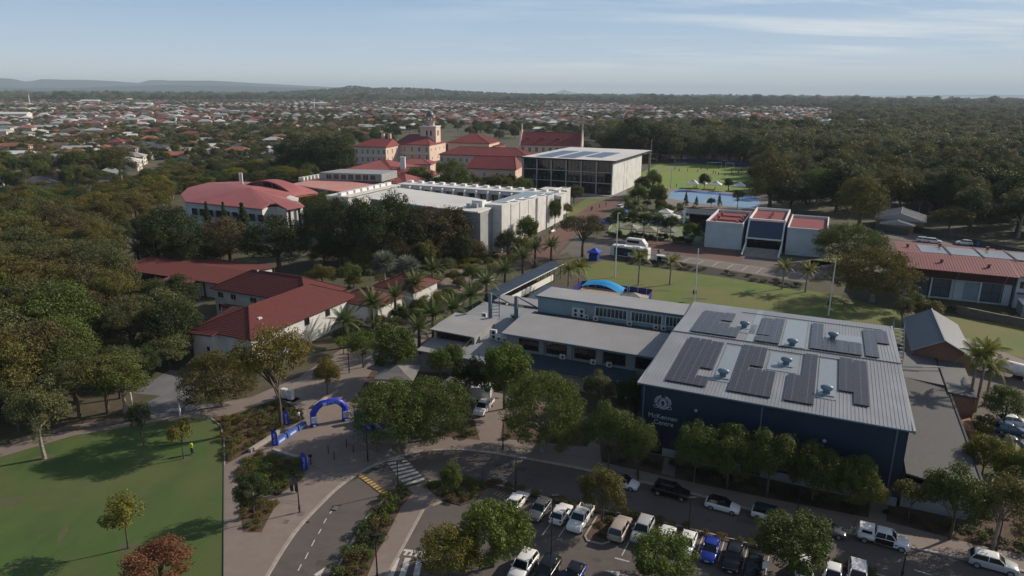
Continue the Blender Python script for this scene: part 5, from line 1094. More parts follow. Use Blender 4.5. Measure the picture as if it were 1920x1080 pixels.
# palms
def frond_mesh(L_, n, leaf, droop, m, w=.07, fold=.5, name='frond'):
    vs = []
    pts = [(L_*t, 0, L_*(.42*t-droop*t*t)) for t in np.linspace(0, 1, n+1)]
    for i in range(n):
        a, b_ = np.array(pts[i]), np.array(pts[i+1]); t = (i+.5)/n; ln = leaf*(math.sin(math.pi*min(1, .12+t*.9))**.6+.05)
        vs += [a+(0, -.035, 0), b_+(0, -.03, 0), b_+(0, .03, 0), a+(0, .035, 0)]
        for s in (-1, 1):
            for q in (0, .5):
                o = a+(b_-a)*q; tip = o+np.array([ln*.55, s*ln*.8, -ln*fold*(.4+t)]); d = (b_-a)*.42
                vs += [o, o+d, tip+d*.25, tip]
    return quadmesh(name, np.array(vs), m)
FR_DATE = [frond_mesh(3.3, 9, .62, d, F_PALM) for d in (.25, .55, .85)]
FR_ROY = [frond_mesh(2.8, 8, .8, d, F_PALMY, fold=.9) for d in (.35, .7, 1.1)]
def fan_mesh(r, m):
    vs = []; n = 14
    for i in range(n):
        a0 = math.radians(-125+250*i/n); a1 = math.radians(-125+250*(i+.8)/n); b0 = np.array([r*.75, 0, .1])
        p0 = b0+np.array([r*math.cos(a0), r*math.sin(a0), -.12*r*(i % 2)]); p1 = b0+np.array([r*math.cos(a1), r*math.sin(a1), .05]); vs += [b0, b0+(p0-b0)*.5, (p0+p1)/2, b0+(p1-b0)*.5]
    vs += [np.array([0, -.05, 0]), np.array([r*.75, -.05, .1]), np.array([r*.75, .05, .1]), np.array([0, .05, 0])]
    return quadmesh('frond', np.array(vs), m)
FAN_S = fan_mesh(1.35, F_SILV); FAN_G = fan_mesh(.9, F_PALM)
def palm(px, py_crown, py_base, label, kind='date', group=None, s=1.0, n=26):
    p = P(px, py_base); h = hgt(px, py_base, py_crown); t = thing('palm_tree', label, 'palm tree', tuple(p), group); t.rotation_euler = (0, 0, rng.uniform(0, 6.28))
    key = 'palmtrunk%s%.1f' % (kind, round(h*2)/2); 
    if key not in KIND:
        b = MB(); hh = round(h*2)/2; r = {'date': .34, 'royal': .20, 'silver': .3, 'fan': .16}[kind]
        b.tube([(0, 0, -.1), (.05, .02, hh*.3), (0, 0, hh*.7), (0, 0, hh)], [r*1.25, r, r*.9, r*.75], 8); KIND[key] = b.mesh('trunk', M_BARK if kind in ('date',) else M_PBARK)
    child('trunk', KIND[key], t)
    for i in range(n):
        u = (i+.5)/n; a = i*2.399; 
        if kind in ('silver', 'fan'): el = math.radians(-75+105*u*1.0); me = FAN_S if kind == 'silver' else FAN_G; fs_ = s*rng.uniform(.85, 1.1); child('frond', me, t, (0, 0, h), (rng.uniform(-.3, .3), el if el < .5 else .5, a), (fs_,)*3)
        else:
            FR = FR_DATE if kind == 'date' else FR_ROY; me = FR[min(2, int(u*3))]; el = math.radians(-58+62*u)
            fs_ = s*rng.uniform(.85, 1.1); child('frond', me, t, (0, 0, h), (0, el, a), (fs_,)*3)
    return t
# ------------------------------------------------------------ distant hills, water, haze
M_HILL = mat('wooded_hill', (.022, .034, .034), .95, .3, .0008, detail=8)
def ridge(name, dist, prof, depth, m, seed=0):
    """hill range: prof gives (px, py of the crest in the picture); built as solid relief with front and back slopes"""
    g = np.random.default_rng(seed); xs = np.linspace(prof[0][0], prof[-1][0], 130); ys = np.interp(xs, [p[0] for p in prof], [p[1] for p in prof])
    b = MB(); rows = []; n = len(xs)
    sm = np.convolve(g.normal(size=n+8), np.ones(9)/9, 'valid')[:n]
    for k, (f, hh) in enumerate(((-1, 0), (-.55, .35), (-.25, .72), (0, 1), (.4, .6), (1, 0))):
        r = []
        for i, (x, y) in enumerate(zip(xs, ys)):
            d = CM @ Vector(((x-960)/FPX, (540-y)/FPX, -1)); s = dist/math.hypot(d.x, d.y); top = HC+d.z*s
            rr = dist+depth*f*(1+.25*sm[(i*3+k*17) % n]); q = Vector((d.x, d.y, 0)).normalized()*rr
            r.append((q.x, q.y, max(-1, top*hh*(1+.12*sm[(i+k*31) % n]*(0 if f == 0 else 1)) if hh else -1)))
        rows.append(r)
    vs = [v for r in rows for v in r]; fs = [(k*n+i, k*n+i+1, (k+1)*n+i+1, (k+1)*n+i) for k in range(len(rows)-1) for i in range(n-1)]
    b.add(vs, fs); o = b.build(name, m, smooth=True); o['kind'] = 'structure'; return o
ridge('hills', 15000, [(-160, 142), (-40, 145), (0, 146.5), (22, 147.5), (48, 153), (62, 151.5), (80, 148), (120, 149.5), (150, 149.5), (205, 151.5), (238, 154), (262, 155.5), (272, 152), (280, 150), (306, 150), (312, 151), (395, 151), (440, 153.5), (480, 156), (560, 160), (640, 164), (720, 168), (800, 171), (900, 174.4)], 3000, M_HILL, 1)
ridge('hills', 10500, [(-160, 163.5), (0, 164), (120, 165), (230, 161.5), (300, 159.5), (420, 160.5), (540, 164), (640, 168), (760, 172.2), (900, 174.8)], 1800, M_HILL, 2)
ridge('hills', 22000, [(1030, 176), (1040, 174), (1052, 170), (1058, 168), (1066, 171), (1085, 175), (1180, 176), (1195, 173.8), (1210, 175), (1240, 176.6)], 1500, M_HILL, 3)
ridge('hills', 23000, [(1560, 179.6), (1700, 178.8), (1780, 177.8), (1850, 177.2), (1920, 178.0), (2100, 177)], 1500, M_HILL, 4)
rise = ridge('wooded_rise', 5200, [(340, 186.5), (430, 182), (520, 176.5), (600, 171.5), (640, 167.5), (656, 164), (690, 167), (730, 168), (790, 168.5), (860, 173.5), (960, 178.5), (1080, 182), (1160, 186)], 900, M_LAND, 5)
def far_pt(px, dist, z=0.0):
    d = CM @ Vector(((px-960)/FPX, 0.25, -1)); q = Vector((d.x, d.y, 0)).normalized()*dist; return Vector((q.x, q.y, z))
b = MB(); b.add([far_pt(1660, 8200, .6), far_pt(2150, 7600, .6), far_pt(2150, 21000, .6), far_pt(1600, 21000, .6)], [(0, 1, 2, 3)]); struct('bay_water', b, mat('bay_water', (.22, .28, .34), .35, .1, .001))
# ------------------------------------------------------------ suburb
g_ = np.random.default_rng(11)
M_WALLH = mat('house_wall', (.50, .46, .41), .85, .08, .3, rand=.25)
ROOFS = [('terracotta', mat('terracotta_house_roof', (.27, .105, .070), .8, .12, .4, rand=.2)), ('dark red', mat('dark_red_house_roof', (.18, .050, .042), .8, .12, .4, rand=.2)), ('pale grey', mat('pale_grey_house_roof', (.36, .36, .35), .6, .08, .4, rand=.2)),
         ('brown', mat('brown_house_roof', (.125, .085, .065), .85, .1, .4, rand=.2)), ('grey-green', mat('grey_green_house_roof', (.17, .20, .18), .7, .1, .4, rand=.2)), ('white', mat('white_house_roof', (.60, .59, .56), .6, .06, .4, rand=.1)), ('charcoal', mat('charcoal_house_roof', (.075, .075, .085), .7, .1, .4, rand=.2))]
RW = np.array([.20, .10, .22, .20, .12, .09, .07]); RW /= RW.sum()
BND = [(-900, 360), (0, 358), (90, 354), (180, 345), (240, 320), (300, 300), (420, 302), (520, 300), (600, 290), (640, 272), (700, 258), (840, 234), (1000, 246), (1120, 254), (1200, 246), (1300, 262), (1450, 262), (1560, 262), (2900, 262)]
def bnd(px): return np.interp(px, [p[0] for p in BND], [p[1] for p in BND])
def pix(x, y, z=0):
    q = np.array(CMI) @ np.array([x, y, np.full_like(np.asarray(x, dtype=float), z-HC) if not np.isscalar(x) else z-HC]); return 960+FPX*q[0]/-q[2], 540-FPX*q[1]/-q[2]
def in_suburb(px, d):
    px = np.asarray(px, dtype=float)
    """share of the plots that hold a house"""
    left = np.clip((1240-px)/160, 0, 1); near = .80*left*np.clip((3400-d)/900, 0, 1)
    mid = .55*((px > 1150) & (px < 1560) & (d > 850) & (d < 2600)); return np.maximum(np.maximum(near, mid), .075*((px > 1240) & (d > 800) & (d < 3000)))
HS = []; sa = math.radians(17); cs_, sn_ = math.cos(sa), math.sin(sa)
for j in range(-45, 60):
    for side in (-1, 1):
        for i in range(-130, 160):
            gx, gy = i*20.5+g_.uniform(-2.5, 2.5), j*74+side*20+g_.uniform(-2, 2); x, y = gx*cs_-gy*sn_, gx*sn_+gy*cs_
            if y < 250 or y > 3400: continue
            px, py = pix(x, y); d = math.hypot(x, y)
            if px < -60 or px > 1980 or py > bnd(px) or g_.random() > in_suburb(px, d): continue
            HS.append((d, x, y, sa+(0 if g_.random() < .75 else math.pi/2)+g_.uniform(-.05, .05), int(g_.choice(len(ROOFS), p=RW)), g_.uniform(13, 19), g_.uniform(10, 14), 2.9 if g_.random() < .72 else 5.4, px))
HS.sort(key=lambda a: a[0])
def house_proto(w, d, h, gable=False, wing=True):
    wl = MB(); wl.box(-w/2, w/2, -d/2, d/2, 0, h)
    rf = MB(); F0 = Frame((0, 0, 0), 0); hip_roof(rf, F0, -w/2-.6, w/2+.6, -d/2-.6, d/2+.6, h, h+d*.24, 0 if gable else None, 0 if gable else None, 'plain', th=.15)
    if gable:
        for s in (-1, 1): wl.add([(s*w/2, -d/2, h), (s*w/2, d/2, h), (s*w/2, 0, h+d*.22)], [(0, 1, 2)])
    if wing:
        wl.box(w*.1, w*.48, -d/2-4, -d/2+.2, 0, h); F1 = Frame((w*.29, -d/2-1.5, 0), 0); hip_roof(rf, F1, -w*.19-.5, w*.19+.5, -3.1, 4, h+.03, h+.03+w*.1, None, 1.5, 'plain', th=.15, axis='y')
    ws = []
    for (f, a, q) in (('y', -w*.3, -1), ('y', w*.02, -1), ('y', -w*.08, -1), ('x', -d*.2, 1), ('x', d*.25, 1)):
        m_ = MB(); ww = .9
        for zf in ([h-2.0] if h < 4 else [h-2.0, .9]):
            if f == 'y': m_.box(a-ww, a+ww, -d/2-.07, -d/2-.01, zf, zf+1.2)
            else: m_.box(w/2+.01, w/2+.07, a-ww, a+ww, zf, zf+1.2)
        ws.append(m_.mesh('window', M_GLASS))
    return wl.mesh('wall', M_WALLH), rf.mesh('roof', ROOFS[0][1]), ws, w, d
HP = [house_proto(14, 10, 2.9), house_proto(15, 9, 2.9, wing=False), house_proto(13, 9.5, 5.4), house_proto(14, 8.5, 2.9, gable=True, wing=False), house_proto(12, 10, 5.4, wing=False)]
NH = 290
for k, (d, x, y, a, r, w, dd, h, px) in enumerate(HS[:NH]):
    wl, rf, ws, W0, D0 = HP[(2, 4)[k % 2] if h > 4 else (0, 1, 3)[k % 3]]
    zone = 'left' if px < 500 else ('middle' if px < 1000 else 'right')
    t = thing('house', '%s storey house with a %s roof, %s suburb, %s' % ('two' if h > 4 else 'single', ROOFS[r][0], zone, 'row nearest the campus' if d < 520 else ('a few rows back' if d < 700 else 'farther back')), 'house', (x, y, 0), '%s roofed houses in the %s suburb' % (ROOFS[r][0], zone), rotz=a)
    t.scale = (w/W0, dd/D0, 1); child('wall', wl, t); c = child('roof', rf, t); c.material_slots[0].link = 'OBJECT'; c.material_slots[0].material = ROOFS[r][1]
    if d < 750:
        for m_ in ws: child('window', m_, t)
b = MB()
for (d, x, y, a, r, w, dd, h, px) in HS[NH:]:
    F0 = Frame((x, y, 0), a); n0 = len(b.f); 
    b.add([F0(-w/2, -dd/2), F0(w/2, -dd/2), F0(w/2, dd/2), F0(-w/2, dd/2), F0(-w/2, -dd/2, h), F0(w/2, -dd/2, h), F0(w/2, dd/2, h), F0(-w/2, dd/2, h)], [(0, 1, 5, 4), (1, 2, 6, 5), (2, 3, 7, 6), (3, 0, 4, 7)], len(ROOFS))
    q = .7; zr = h+dd*.24; b.add([F0(-w/2-q, -dd/2-q, h), F0(w/2+q, -dd/2-q, h), F0(w/2+q, dd/2+q, h), F0(-w/2-q, dd/2+q, h), F0(-w/2+dd/2, 0, zr), F0(w/2-dd/2, 0, zr)], [(0, 1, 5, 4), (2, 3, 4, 5), (1, 2, 5), (3, 0, 4)], r)
o = b.build('distant_houses', [m for _, m in ROOFS]+[mat('far_house_wall', (.50, .46, .41), .85, .1, .05)]); tag(o, 'mass of small roofs of the far suburb fading toward the horizon', 'houses'); o['kind'] = 'stuff'
# large sheds far left and a few blocks
for k, (px, py, w, d, h, lab) in enumerate(((205, 189, 90, 45, 9, 'long white industrial shed far behind the left suburb'), (238, 190, 70, 40, 8, 'white industrial shed right of the long one'), (170, 193, 60, 30, 8, 'smaller white shed left of the long white shed'), (598, 201, 45, 20, 12, 'white flat roofed block on its own far behind the suburb'), (272, 200, 40, 30, 8, 'pale shed by the dark far trees'), (30, 224, 40, 22, 9, 'cream block near the left edge behind the suburb'), (1312, 182, 60, 25, 9, 'white building on the far rise at right'), (18, 305, 26, 14, 6, 'white gable roofed hall at the left edge of the suburb'))):
    p = P(px, py); t = thing('shed' if h < 12 else 'office_block', lab, 'building', tuple(p), rotz=.25); b = MB(); b.box(-w/2, w/2, -d/2, d/2, 0, h); b.build('wall', mat('far_white_wall', (.6, .58, .54), .8, .05), None).parent = t
    b = MB(); hip_roof(b, Frame((0, 0, 0), 0), -w/2-.5, w/2+.5, -d/2-.5, d/2+.5, h, h+d*.12, 0, 0, 'plain'); o = b.build('roof', ROOFS[5][1], None); o.parent = t
for k, (px, py, top, lab) in enumerate(((57, 200, 176, 'slender pale radio mast beyond the left suburb'), (590, 206, 184, 'thin aerial mast by the white block'))):
    p = P(px, py); t = thing('mast', lab, 'mast', tuple(p)); h = hgt(px, py, top); b = MB(); b.tube([(0, 0, 0), (0, 0, h)], [1.6, .9], 6); o = b.build('shaft', M_WHITE); o.parent = t; b = MB(); b.lathe([(2.4, h-3), (2.6, h)], (0, 0, 0), 8); o = b.build('antenna_head', M_GALV); o.parent = t
# suburb streets between the rows
M_STREET = mat('suburb_street', (.12, .11, .105), .9, .1, .2)
for j in range(-45, 24):
    run = None
    for i in range(-130, 161):
        gx, gy = i*20.5, j*74; x, y = gx*cs_-gy*sn_, gx*sn_+gy*cs_; ok = False
        if 250 < y < 1700:
            px, py = pix(x, y); ok = -100 < px < 2000 and py < bnd(px)-1 and in_suburb(px, math.hypot(x, y)) > .1
        if ok and run is None: run = gx
        if not ok and run is not None:
            if gx-run > 60:
                q_ = [(run, gy-3.5), (gx-20, gy-3.5), (gx-20, gy+3.5), (run, gy+3.5)]; b = MB(); b.add([(u*cs_-v*sn_, u*sn_+v*cs_, .02) for u, v in q_], [(0, 1, 2, 3)]); struct('street', b, M_STREET)
            run = None
# ------------------------------------------------------------ wood and garden trees that read as one mass
hx = np.array([(h[1], h[2]) for h in HS]); cell = {}
for x, y in hx: cell.setdefault((int(x//25), int(y//25)), []).append((x, y))
def near_house(x, y, r):
    i, j = int(x//25), int(y//25)
    for a in (i-1, i, i+1):
        for c in (j-1, j, j+1):
            for (u, v) in cell.get((a, c), ()):
                if (u-x)**2+(v-y)**2 < r*r: return True
    return False
WPT, scl, FILL = [], [], []; IND = []
def scatter(n, d0, d1, smin, smax, thin=None):
    a = g_.uniform(-.70, .70, n); d = np.sqrt(g_.uniform(d0*d0, d1*d1, n)); X, Y = d*np.sin(a), d*np.cos(a); PX, PY = pix(X, Y)
    for x, y, dd, px, py in zip(X, Y, d, PX, PY):
        if px < -80 or px > 2000 or py > bnd(px): continue
        sub = in_suburb(px, dd)
        if sub > .1 and dd < 3300 and near_house(x, y, 9.0): continue
        if sub > .1 and dd < 3300 and g_.random() < (.42 if dd < 1400 else .22): continue
        if px > 1630 and 5600 < dd: continue
        if sub <= .1 and dd > 700 and math.sin(x*.0062+2*math.sin(y*.0031))*math.sin(y*.0027+x*.0011) > .86: continue
        clump = .5+.5*math.sin(x*.011+math.sin(y*.007)*2)*math.sin(y*.009+1.3)
        if sub > .1 and dd > 640 and g_.random() > .45+.75*clump: continue
        s = g_.uniform(smin, smax)*(1 if sub > .1 else 1.1)*(.6+.8*clump)*(1.35 if g_.random() < .12 else 1)
        if sub > .1: s *= .58
        (IND if dd < 560 and len(IND) < 10000 else WPT).append((x, y, s, dd, px, sub))
scatter(12000, 250, 700, .55, 1.1); scatter(20000, 700, 1100, .50, 1.15); scatter(64000, 1100, 3300, .55, 1.2); scatter(40000, 3300, 8500, 1.3, 2.3)
rv = np.array([v.co[:] for v in rise.data.vertices]).reshape(6, 130, 3); RZ = []
for _ in range(5200):
    i, j = g_.integers(0, 4), g_.integers(0, 129); u, v = g_.random(2); q = (rv[i, j]*(1-u)+rv[i+1, j]*u)*(1-v)+(rv[i, j+1]*(1-u)+rv[i+1, j+1]*u)*v; RZ.append((q[0], q[1], g_.uniform(.9, 1.9), max(0, q[2])))
IND.sort(key=lambda a: a[3]); WPT += IND[300:]; IND = IND[:300]
TM = [F_MID, F_DARK, F_GUM, F_OLIVE, F_GUM, F_MID, F_BROWN, F_YEL]
for x, y, s, dd, px, sub in IND:
    k = 'forest' if sub < .1 or g_.random() < .4 else ('gum', 'fig', 'loose', 'round')[g_.integers(4)]
    H_, R_ = KIND[k][0][2:4]; w = 11*s; h = 13.5*s; m = TM[g_.integers(8)]
    if px > 1150: lab, grp = 'tall tree in the dense wood beyond the oval and courts', 'trees of the wood at upper right'
    else: lab, grp = '%s %s tree between the suburb houses %s' % ('tall' if s > .62 else 'low', m.name.replace('_leaves', '').replace('_', ' '), 'at far left' if px < 320 else ('left of the faded red roof' if px < 640 else 'beyond the heritage buildings')), 'trees between the nearest houses'
    put_tree(k, (x, y, 0), w, h, m, lab, 'tree', grp)
# ------------------------------------------------------------ the air
hz = MB(); hz.box(-42000, 42000, -42000, 42000, -1.5, 430); hb = hz.mesh('haze', []); 
hm = bpy.data.materials.new('haze_air'); hm.use_nodes = True; hm.node_tree.nodes.clear(); vo = hm.node_tree.nodes.new('ShaderNodeVolumePrincipled'); ho = hm.node_tree.nodes.new('ShaderNodeOutputMaterial')
vo.inputs['Density'].default_value = 0.000065; vo.inputs['Color'].default_value = (.72, .87, 1.0, 1); vo.inputs['Anisotropy'].default_value = 0.0; hm.node_tree.links.new(vo.outputs[0], ho.inputs['Volume'])
hb.materials.append(hm); ho_ = bpy.data.objects.new('haze', hb); COL.objects.link(ho_); ho_['kind'] = 'stuff'
# ------------------------------------------------------------ vehicles
def carpaint(name, c, r=.22): return mat('car_paint_'+name, c, r, .03, .5, spec=.6)
PW_, PS_, PG_, PK_, PB_, PBE, PR_, PD_ = carpaint('white', (.72, .72, .71)), carpaint('silver', (.38, .39, .40)), carpaint('grey', (.085, .09, .10)), carpaint('black', (.010, .010, .012)), carpaint('blue', (.012, .030, .26)), carpaint('beige', (.36, .31, .27)), carpaint('teal_blue', (.02, .07, .15)), carpaint('dark_blue', (.02, .028, .05))
M_TYRE = mat('tyre_rubber', (.015, .015, .015), .85, .1); M_RIM = mat('alloy_rim', (.35, .35, .36), .35, .05, metal=.5)
M_LAMP = mat('headlamp_glass', (.55, .56, .56), .15, .05); M_TAIL = mat('tail_lamp', (.30, .012, .01), .25, .05); M_PLATE = mat('number_plate', (.55, .55, .50), .6, .05); M_CGL = mat('car_glass', (.010, .012, .014), .06, .1, spec=.7)
def section(w, z0, zb, zt, tw):
    """half-ring of body section from sill to deck: returns y,z list left to right"""
    h = w/2; return [(-h*.88, z0), (-h*.98, z0+.12), (-h, z0+(zb-z0)*.5), (-h*.985, zb-.04), (-h*.95, zb), (-tw*h, zt), (tw*h, zt), (h*.95, zb), (h*.985, zb-.04), (h, z0+(zb-z0)*.5), (h*.98, z0+.12), (h*.88, z0)]
STY = {  # stations x (front +), half shape: width, sill, belt, deck z, deck width factor
 'hatch': dict(L=4.2, W=1.78, st=[(2.10, 1.45, .32, .52, .56, .8), (2.02, 1.62, .24, .66, .70, .85), (1.7, 1.74, .2, .76, .83, .86), (1.05, 1.78, .2, .86, .96, .88), (.6, 1.78, .2, .90, .98, .9), (-1.3, 1.78, .2, .94, .98, .9), (-1.8, 1.74, .22, .96, .98, .88), (-2.05, 1.66, .28, .94, .96, .86), (-2.10, 1.5, .36, .7, .72, .85)], cab=(.98, .18, -1.35, -1.92, 1.46)),
 'suv': dict(L=4.7, W=1.88, st=[(2.34, 1.55, .42, .66, .72, .8), (2.26, 1.72, .34, .84, .90, .86), (1.9, 1.84, .28, .94, 1.02, .88), (1.15, 1.88, .28, 1.02, 1.12, .9), (.8, 1.88, .28, 1.04, 1.10, .9), (-1.6, 1.88, .28, 1.08, 1.12, .9), (-2.1, 1.86, .3, 1.08, 1.12, .9), (-2.3, 1.8, .36, 1.02, 1.06, .88), (-2.36, 1.62, .44, .8, .84, .86)], cab=(1.1, .38, -1.85, -2.2, 1.70)),
 'sedan': dict(L=4.7, W=1.82, st=[(2.34, 1.5, .30, .52, .56, .8), (2.25, 1.66, .22, .66, .70, .85), (1.9, 1.78, .2, .75, .82, .86), (1.1, 1.82, .2, .84, .94, .88), (.7, 1.82, .2, .88, .96, .9), (-1.2, 1.82, .2, .92, .98, .9), (-1.7, 1.8, .22, .94, 1.02, .9), (-2.2, 1.74, .26, .92, .98, .88), (-2.34, 1.58, .34, .74, .78, .85)], cab=(1.0, .22, -.95, -1.72, 1.43)),
 'ute': dict(L=5.3, W=1.88, st=[(2.65, 1.58, .42, .68, .74, .8), (2.56, 1.76, .34, .88, .94, .86), (2.2, 1.86, .3, 1.0, 1.08, .88), (1.4, 1.88, .3, 1.08, 1.16, .9), (1.0, 1.88, .3, 1.1, 1.14, .9), (-.85, 1.88, .3, 1.12, 1.14, .9)], cab=(1.32, .72, -.72, -.88, 1.78)),
}
CARP = {}
def smoothed(me):
    o = bpy.data.objects.new('tmp', me); COL.objects.link(o); m = o.modifiers.new('s', 'SUBSURF'); m.levels = 1; m.render_levels = 1
    b_ = bmesh.new(); b_.from_mesh(me); cl_ = b_.edges.layers.float.get('crease_edge') or b_.edges.layers.float.new('crease_edge')
    for e in b_.edges:
        if len(e.link_faces) == 2 and e.calc_face_angle(0) > .35: e[cl_] = .55
    b_.to_mesh(me); b_.free()
    m2 = bpy.data.meshes.new_from_object(o.evaluated_get(bpy.context.evaluated_depsgraph_get())); m2.name = me.name; bpy.data.objects.remove(o); m2.polygons.foreach_set('use_smooth', [True]*len(m2.polygons)); return m2
def car_proto(style):
    if style in CARP: return CARP[style]
    S = STY[style]; b = MB(); rings = []
    for (x, w, z0, zb, zt, tw) in S['st']: rings.append([(x, y, z) for y, z in section(w, z0, zb, zt, tw)])
    vs = [v for r in rings for v in r]; n = 12; fs = []
    for i in range(len(rings)-1):
        for k in range(n-1): fs.append((i*n+k, (i+1)*n+k, (i+1)*n+k+1, i*n+k+1))
        fs.append((i*n+n-1, (i+1)*n+n-1, (i+1)*n, i*n))
    fs += [tuple(range(n)), tuple(reversed(range((len(rings)-1)*n, len(rings)*n)))]
    b.add(vs, fs)
    if style == 'ute':
        b.box(-2.6, -.86, -.93, -.86, .55, 1.12); b.box(-2.6, -.86, .86, .93, .55, 1.12); b.box(-2.66, -2.6, -.9, .9, .6, 1.10); b.box(-2.6, -.86, -.86, .86, .5, .62)
    x0, x1, x2, x3, zr = S['cab']; W_ = S['W']; zb = [s[3] for s in S['st'] if s[0] <= x0][0]+.03; hb, ht = W_*.47, W_*.385
    gl = MB(); a = [(x0, -hb*.94, zb), (x0, hb*.94, zb), (x3, hb*.96, zb), (x3, -hb*.96, zb)]; t = [(x1, -ht, zr-.05), (x1, ht, zr-.05), (x2, ht, zr-.05), (x2, -ht, zr-.05)]
    gl.add(a+t, [(1, 0, 4, 5), (2, 1, 5, 6), (3, 2, 6, 7), (0, 3, 7, 4), (4, 7, 6, 5)])
    rf = MB(); e = .03; ov = [(x1+.06, -ht-e, zr-.05), (x1+.06, ht+e, zr-.05), (x2-.06, ht+e, zr-.05), (x2-.06, -ht-e, zr-.05)]; tp = [(x1-.12, -ht*.86, zr), (x1-.12, ht*.86, zr), (x2+.1, ht*.86, zr), (x2+.1, -ht*.86, zr)]
    rf.add(ov+tp, [(0, 1, 5, 4), (1, 2, 6, 5), (2, 3, 7, 6), (3, 0, 4, 7), (4, 5, 6, 7), (3, 2, 1, 0)])
    for s in (-1, 1):
        for (xa, xb) in ((x0, x1), (x3, x2)): rf.tube([(xa, s*hb*.95, zb), (xb, s*ht, zr-.04)], .055, 4)
        xm = (x0+x3)/2-.05; rf.tube([(xm, s*(hb*.97), zb), (xm+.05, s*(ht+.01), zr-.04)], .045, 4)
    wa = S['L']/2-.82; wr = .33 if style in ('hatch', 'sedan') else .38
    wh = MB(); wh.lathe([(wr*.55, -.1), (wr, -.1), (wr, .1), (wr*.55, .1)], (0, 0, 0), 14); rim = MB(); rim.lathe([(wr*.62, -.102), (wr*.62, .108)], (0, 0, 0), 10)
    hl = MB(); hl.box(0, .10, -.19, .19, -.07, .07); tl = MB(); tl.box(-.06, .03, -.13, .13, -.12, .12); pl = MB(); pl.box(0, .03, -.22, .22, -.05, .05); mi = MB(); mi.box(-.07, .07, -.1, .1, -.06, .07)
    CARP[style] = dict(body=smoothed(b.mesh('body', PW_)), glass=gl.mesh('windows', M_CGL), roof=rf.mesh('roof', PW_, smooth=True), tyre=wh.mesh('tyre', M_TYRE), rim=rim.mesh('rim', M_RIM), hl=hl.mesh('headlight', M_LAMP), tl=tl.mesh('tail_light', M_TAIL), pl=pl.mesh('number_plate', M_PLATE), mi=mi.mesh('wing_mirror', PW_), wa=wa, wr=wr, L=S['L'], W=W_, S=S)
    CARP[style]['body'].polygons.foreach_set('use_smooth', [True]*len(CARP[style]['body'].polygons)) if False else None
    return CARP[style]
def setm(o, m): o.material_slots[0].link = 'OBJECT'; o.material_slots[0].material = m
def car(style, px, py, ang, paint, label, roof=None, name='parked_car', group=None, s=1.0, cat='car', z=.0):
    q = car_proto(style); p = P(px, py); p.z = z; t = thing(name, label, cat, tuple(p), group, rotz=ang+1e-6); t.scale = (s, s, s)
    setm(child('body', q['body'], t), paint); child('windows', q['glass'], t); setm(child('roof', q['roof'], t), roof or paint)
    for sx in (-1, 1):
        for sy in (-1, 1):
            w = child('wheel', q['tyre'], t, (sx*q['wa'], sy*(q['W']/2-.10), q['wr']), (math.pi/2, 0, 0)); child('rim', q['rim'], w)
    S = q['S']['st']; fz = (S[1][2]+S[1][3])/2+.12; bz = (S[-2][2]+S[-2][3])/2+.2
    for sy in (-1, 1):
        child('headlight', q['hl'], t, (S[1][0]-.06, sy*S[1][1]*.36, fz), (0, 0, sy*-.25)); child('tail_light', q['tl'], t, ((S[-2][0]+.02) if style != 'ute' else -2.62, sy*(S[-2][1]*.41), bz if style != 'ute' else .85))
        setm(child('wing_mirror', q['mi'], t, (q['S']['cab'][0]-.25, sy*(q['W']/2+.06), S[3][3]+.08)), paint)
    child('number_plate', q['pl'], t, (S[0][0], 0, .48)); child('number_plate', q['pl'], t, ((-S[0][0]-.03), 0, .55 if style != 'ute' else .7))
    return t
AB = math.atan2(BAYD.y, BAYD.x)   # points toward the camera side of a bay
AR = math.atan2((P(1583, 997)-P(1297, 924)).y, (P(1583, 997)-P(1297, 924)).x)
row = [('hatch', 970, 941, AB+math.pi, PW_, 'white coupe, leftmost of the row behind the hedge', PW_), ('sedan', 1012, 957, AB, PG_, 'dark grey sedan second from the left in the row behind the hedge', PG_), ('hatch', 1052, 965, AB+math.pi, PW_, 'white hatchback with dark rear window, third in the row behind the hedge', PW_), ('ute', 1088, 975, AB, PW_, 'white pickup parked left of the tree island', PW_),
       ('suv', 1162, 994, AB+math.pi, PBE, 'beige wagon with its tail lamp showing, right of the tree island', PBE), ('suv', 1204, 998, AB, PS_, 'silver wagon next to the beige one', PS_), ('hatch', 1248, 1008, AB+math.pi, PW_, 'white car mostly hidden by the bright green round tree', PW_), ('hatch', 1287, 1022, AB, PW_, 'white hatchback right of the bright green round tree', PW_), ('hatch', 1331, 1034, AB, PB_, 'bright blue hatchback in the row behind the hedge', PB_), ('suv', 1374, 1050, AB, PK_, 'black wagon right of the bright blue hatchback', PK_), ('sedan', 1414, 1064, AB, PK_, 'black car half under the large round tree', PK_),
       ('suv', 981, 1066, AB, PW_, 'white wagon at the bottom edge, leftmost of the lower row', PW_), ('suv', 1024, 1076, AB, PK_, 'black wagon at the bottom edge behind the lamp post', PK_), ('hatch', 1074, 1084, AB, PB_, 'blue car with black roof at the bottom edge', PK_),
       ('suv', 1506, 1079, AB, PW_, 'white car with roof rack below the large round tree', PW_), ('hatch', 1560, 1084, AB, PW_, 'white car left of the planting strip at the bottom right', PW_), ('suv', 1606, 1086, AB, PW_, 'white car nearest the bottom right of the planting strip', PW_),
       ('hatch', 1168, 902, AR, PW_, 'white hatchback with black roof on the road behind the olive tree', PK_), ('suv', 1258, 920, AR, PK_, 'black wagon standing on the road before the hall', PK_), ('hatch', 1354, 946, AR, PW_, 'white hatchback with black roof alone on the road', PK_), ('suv', 1446, 966, AR, PW_, 'white and dark car behind the top of the large round tree', PD_), ('sedan', 1546, 989, AR, PG_, 'dark grey sedan on the road behind the striped pickup', PG_), ('suv', 1860, 1060, AR-.03, PS_, 'silver wagon on the road at the bottom right', PW_)]
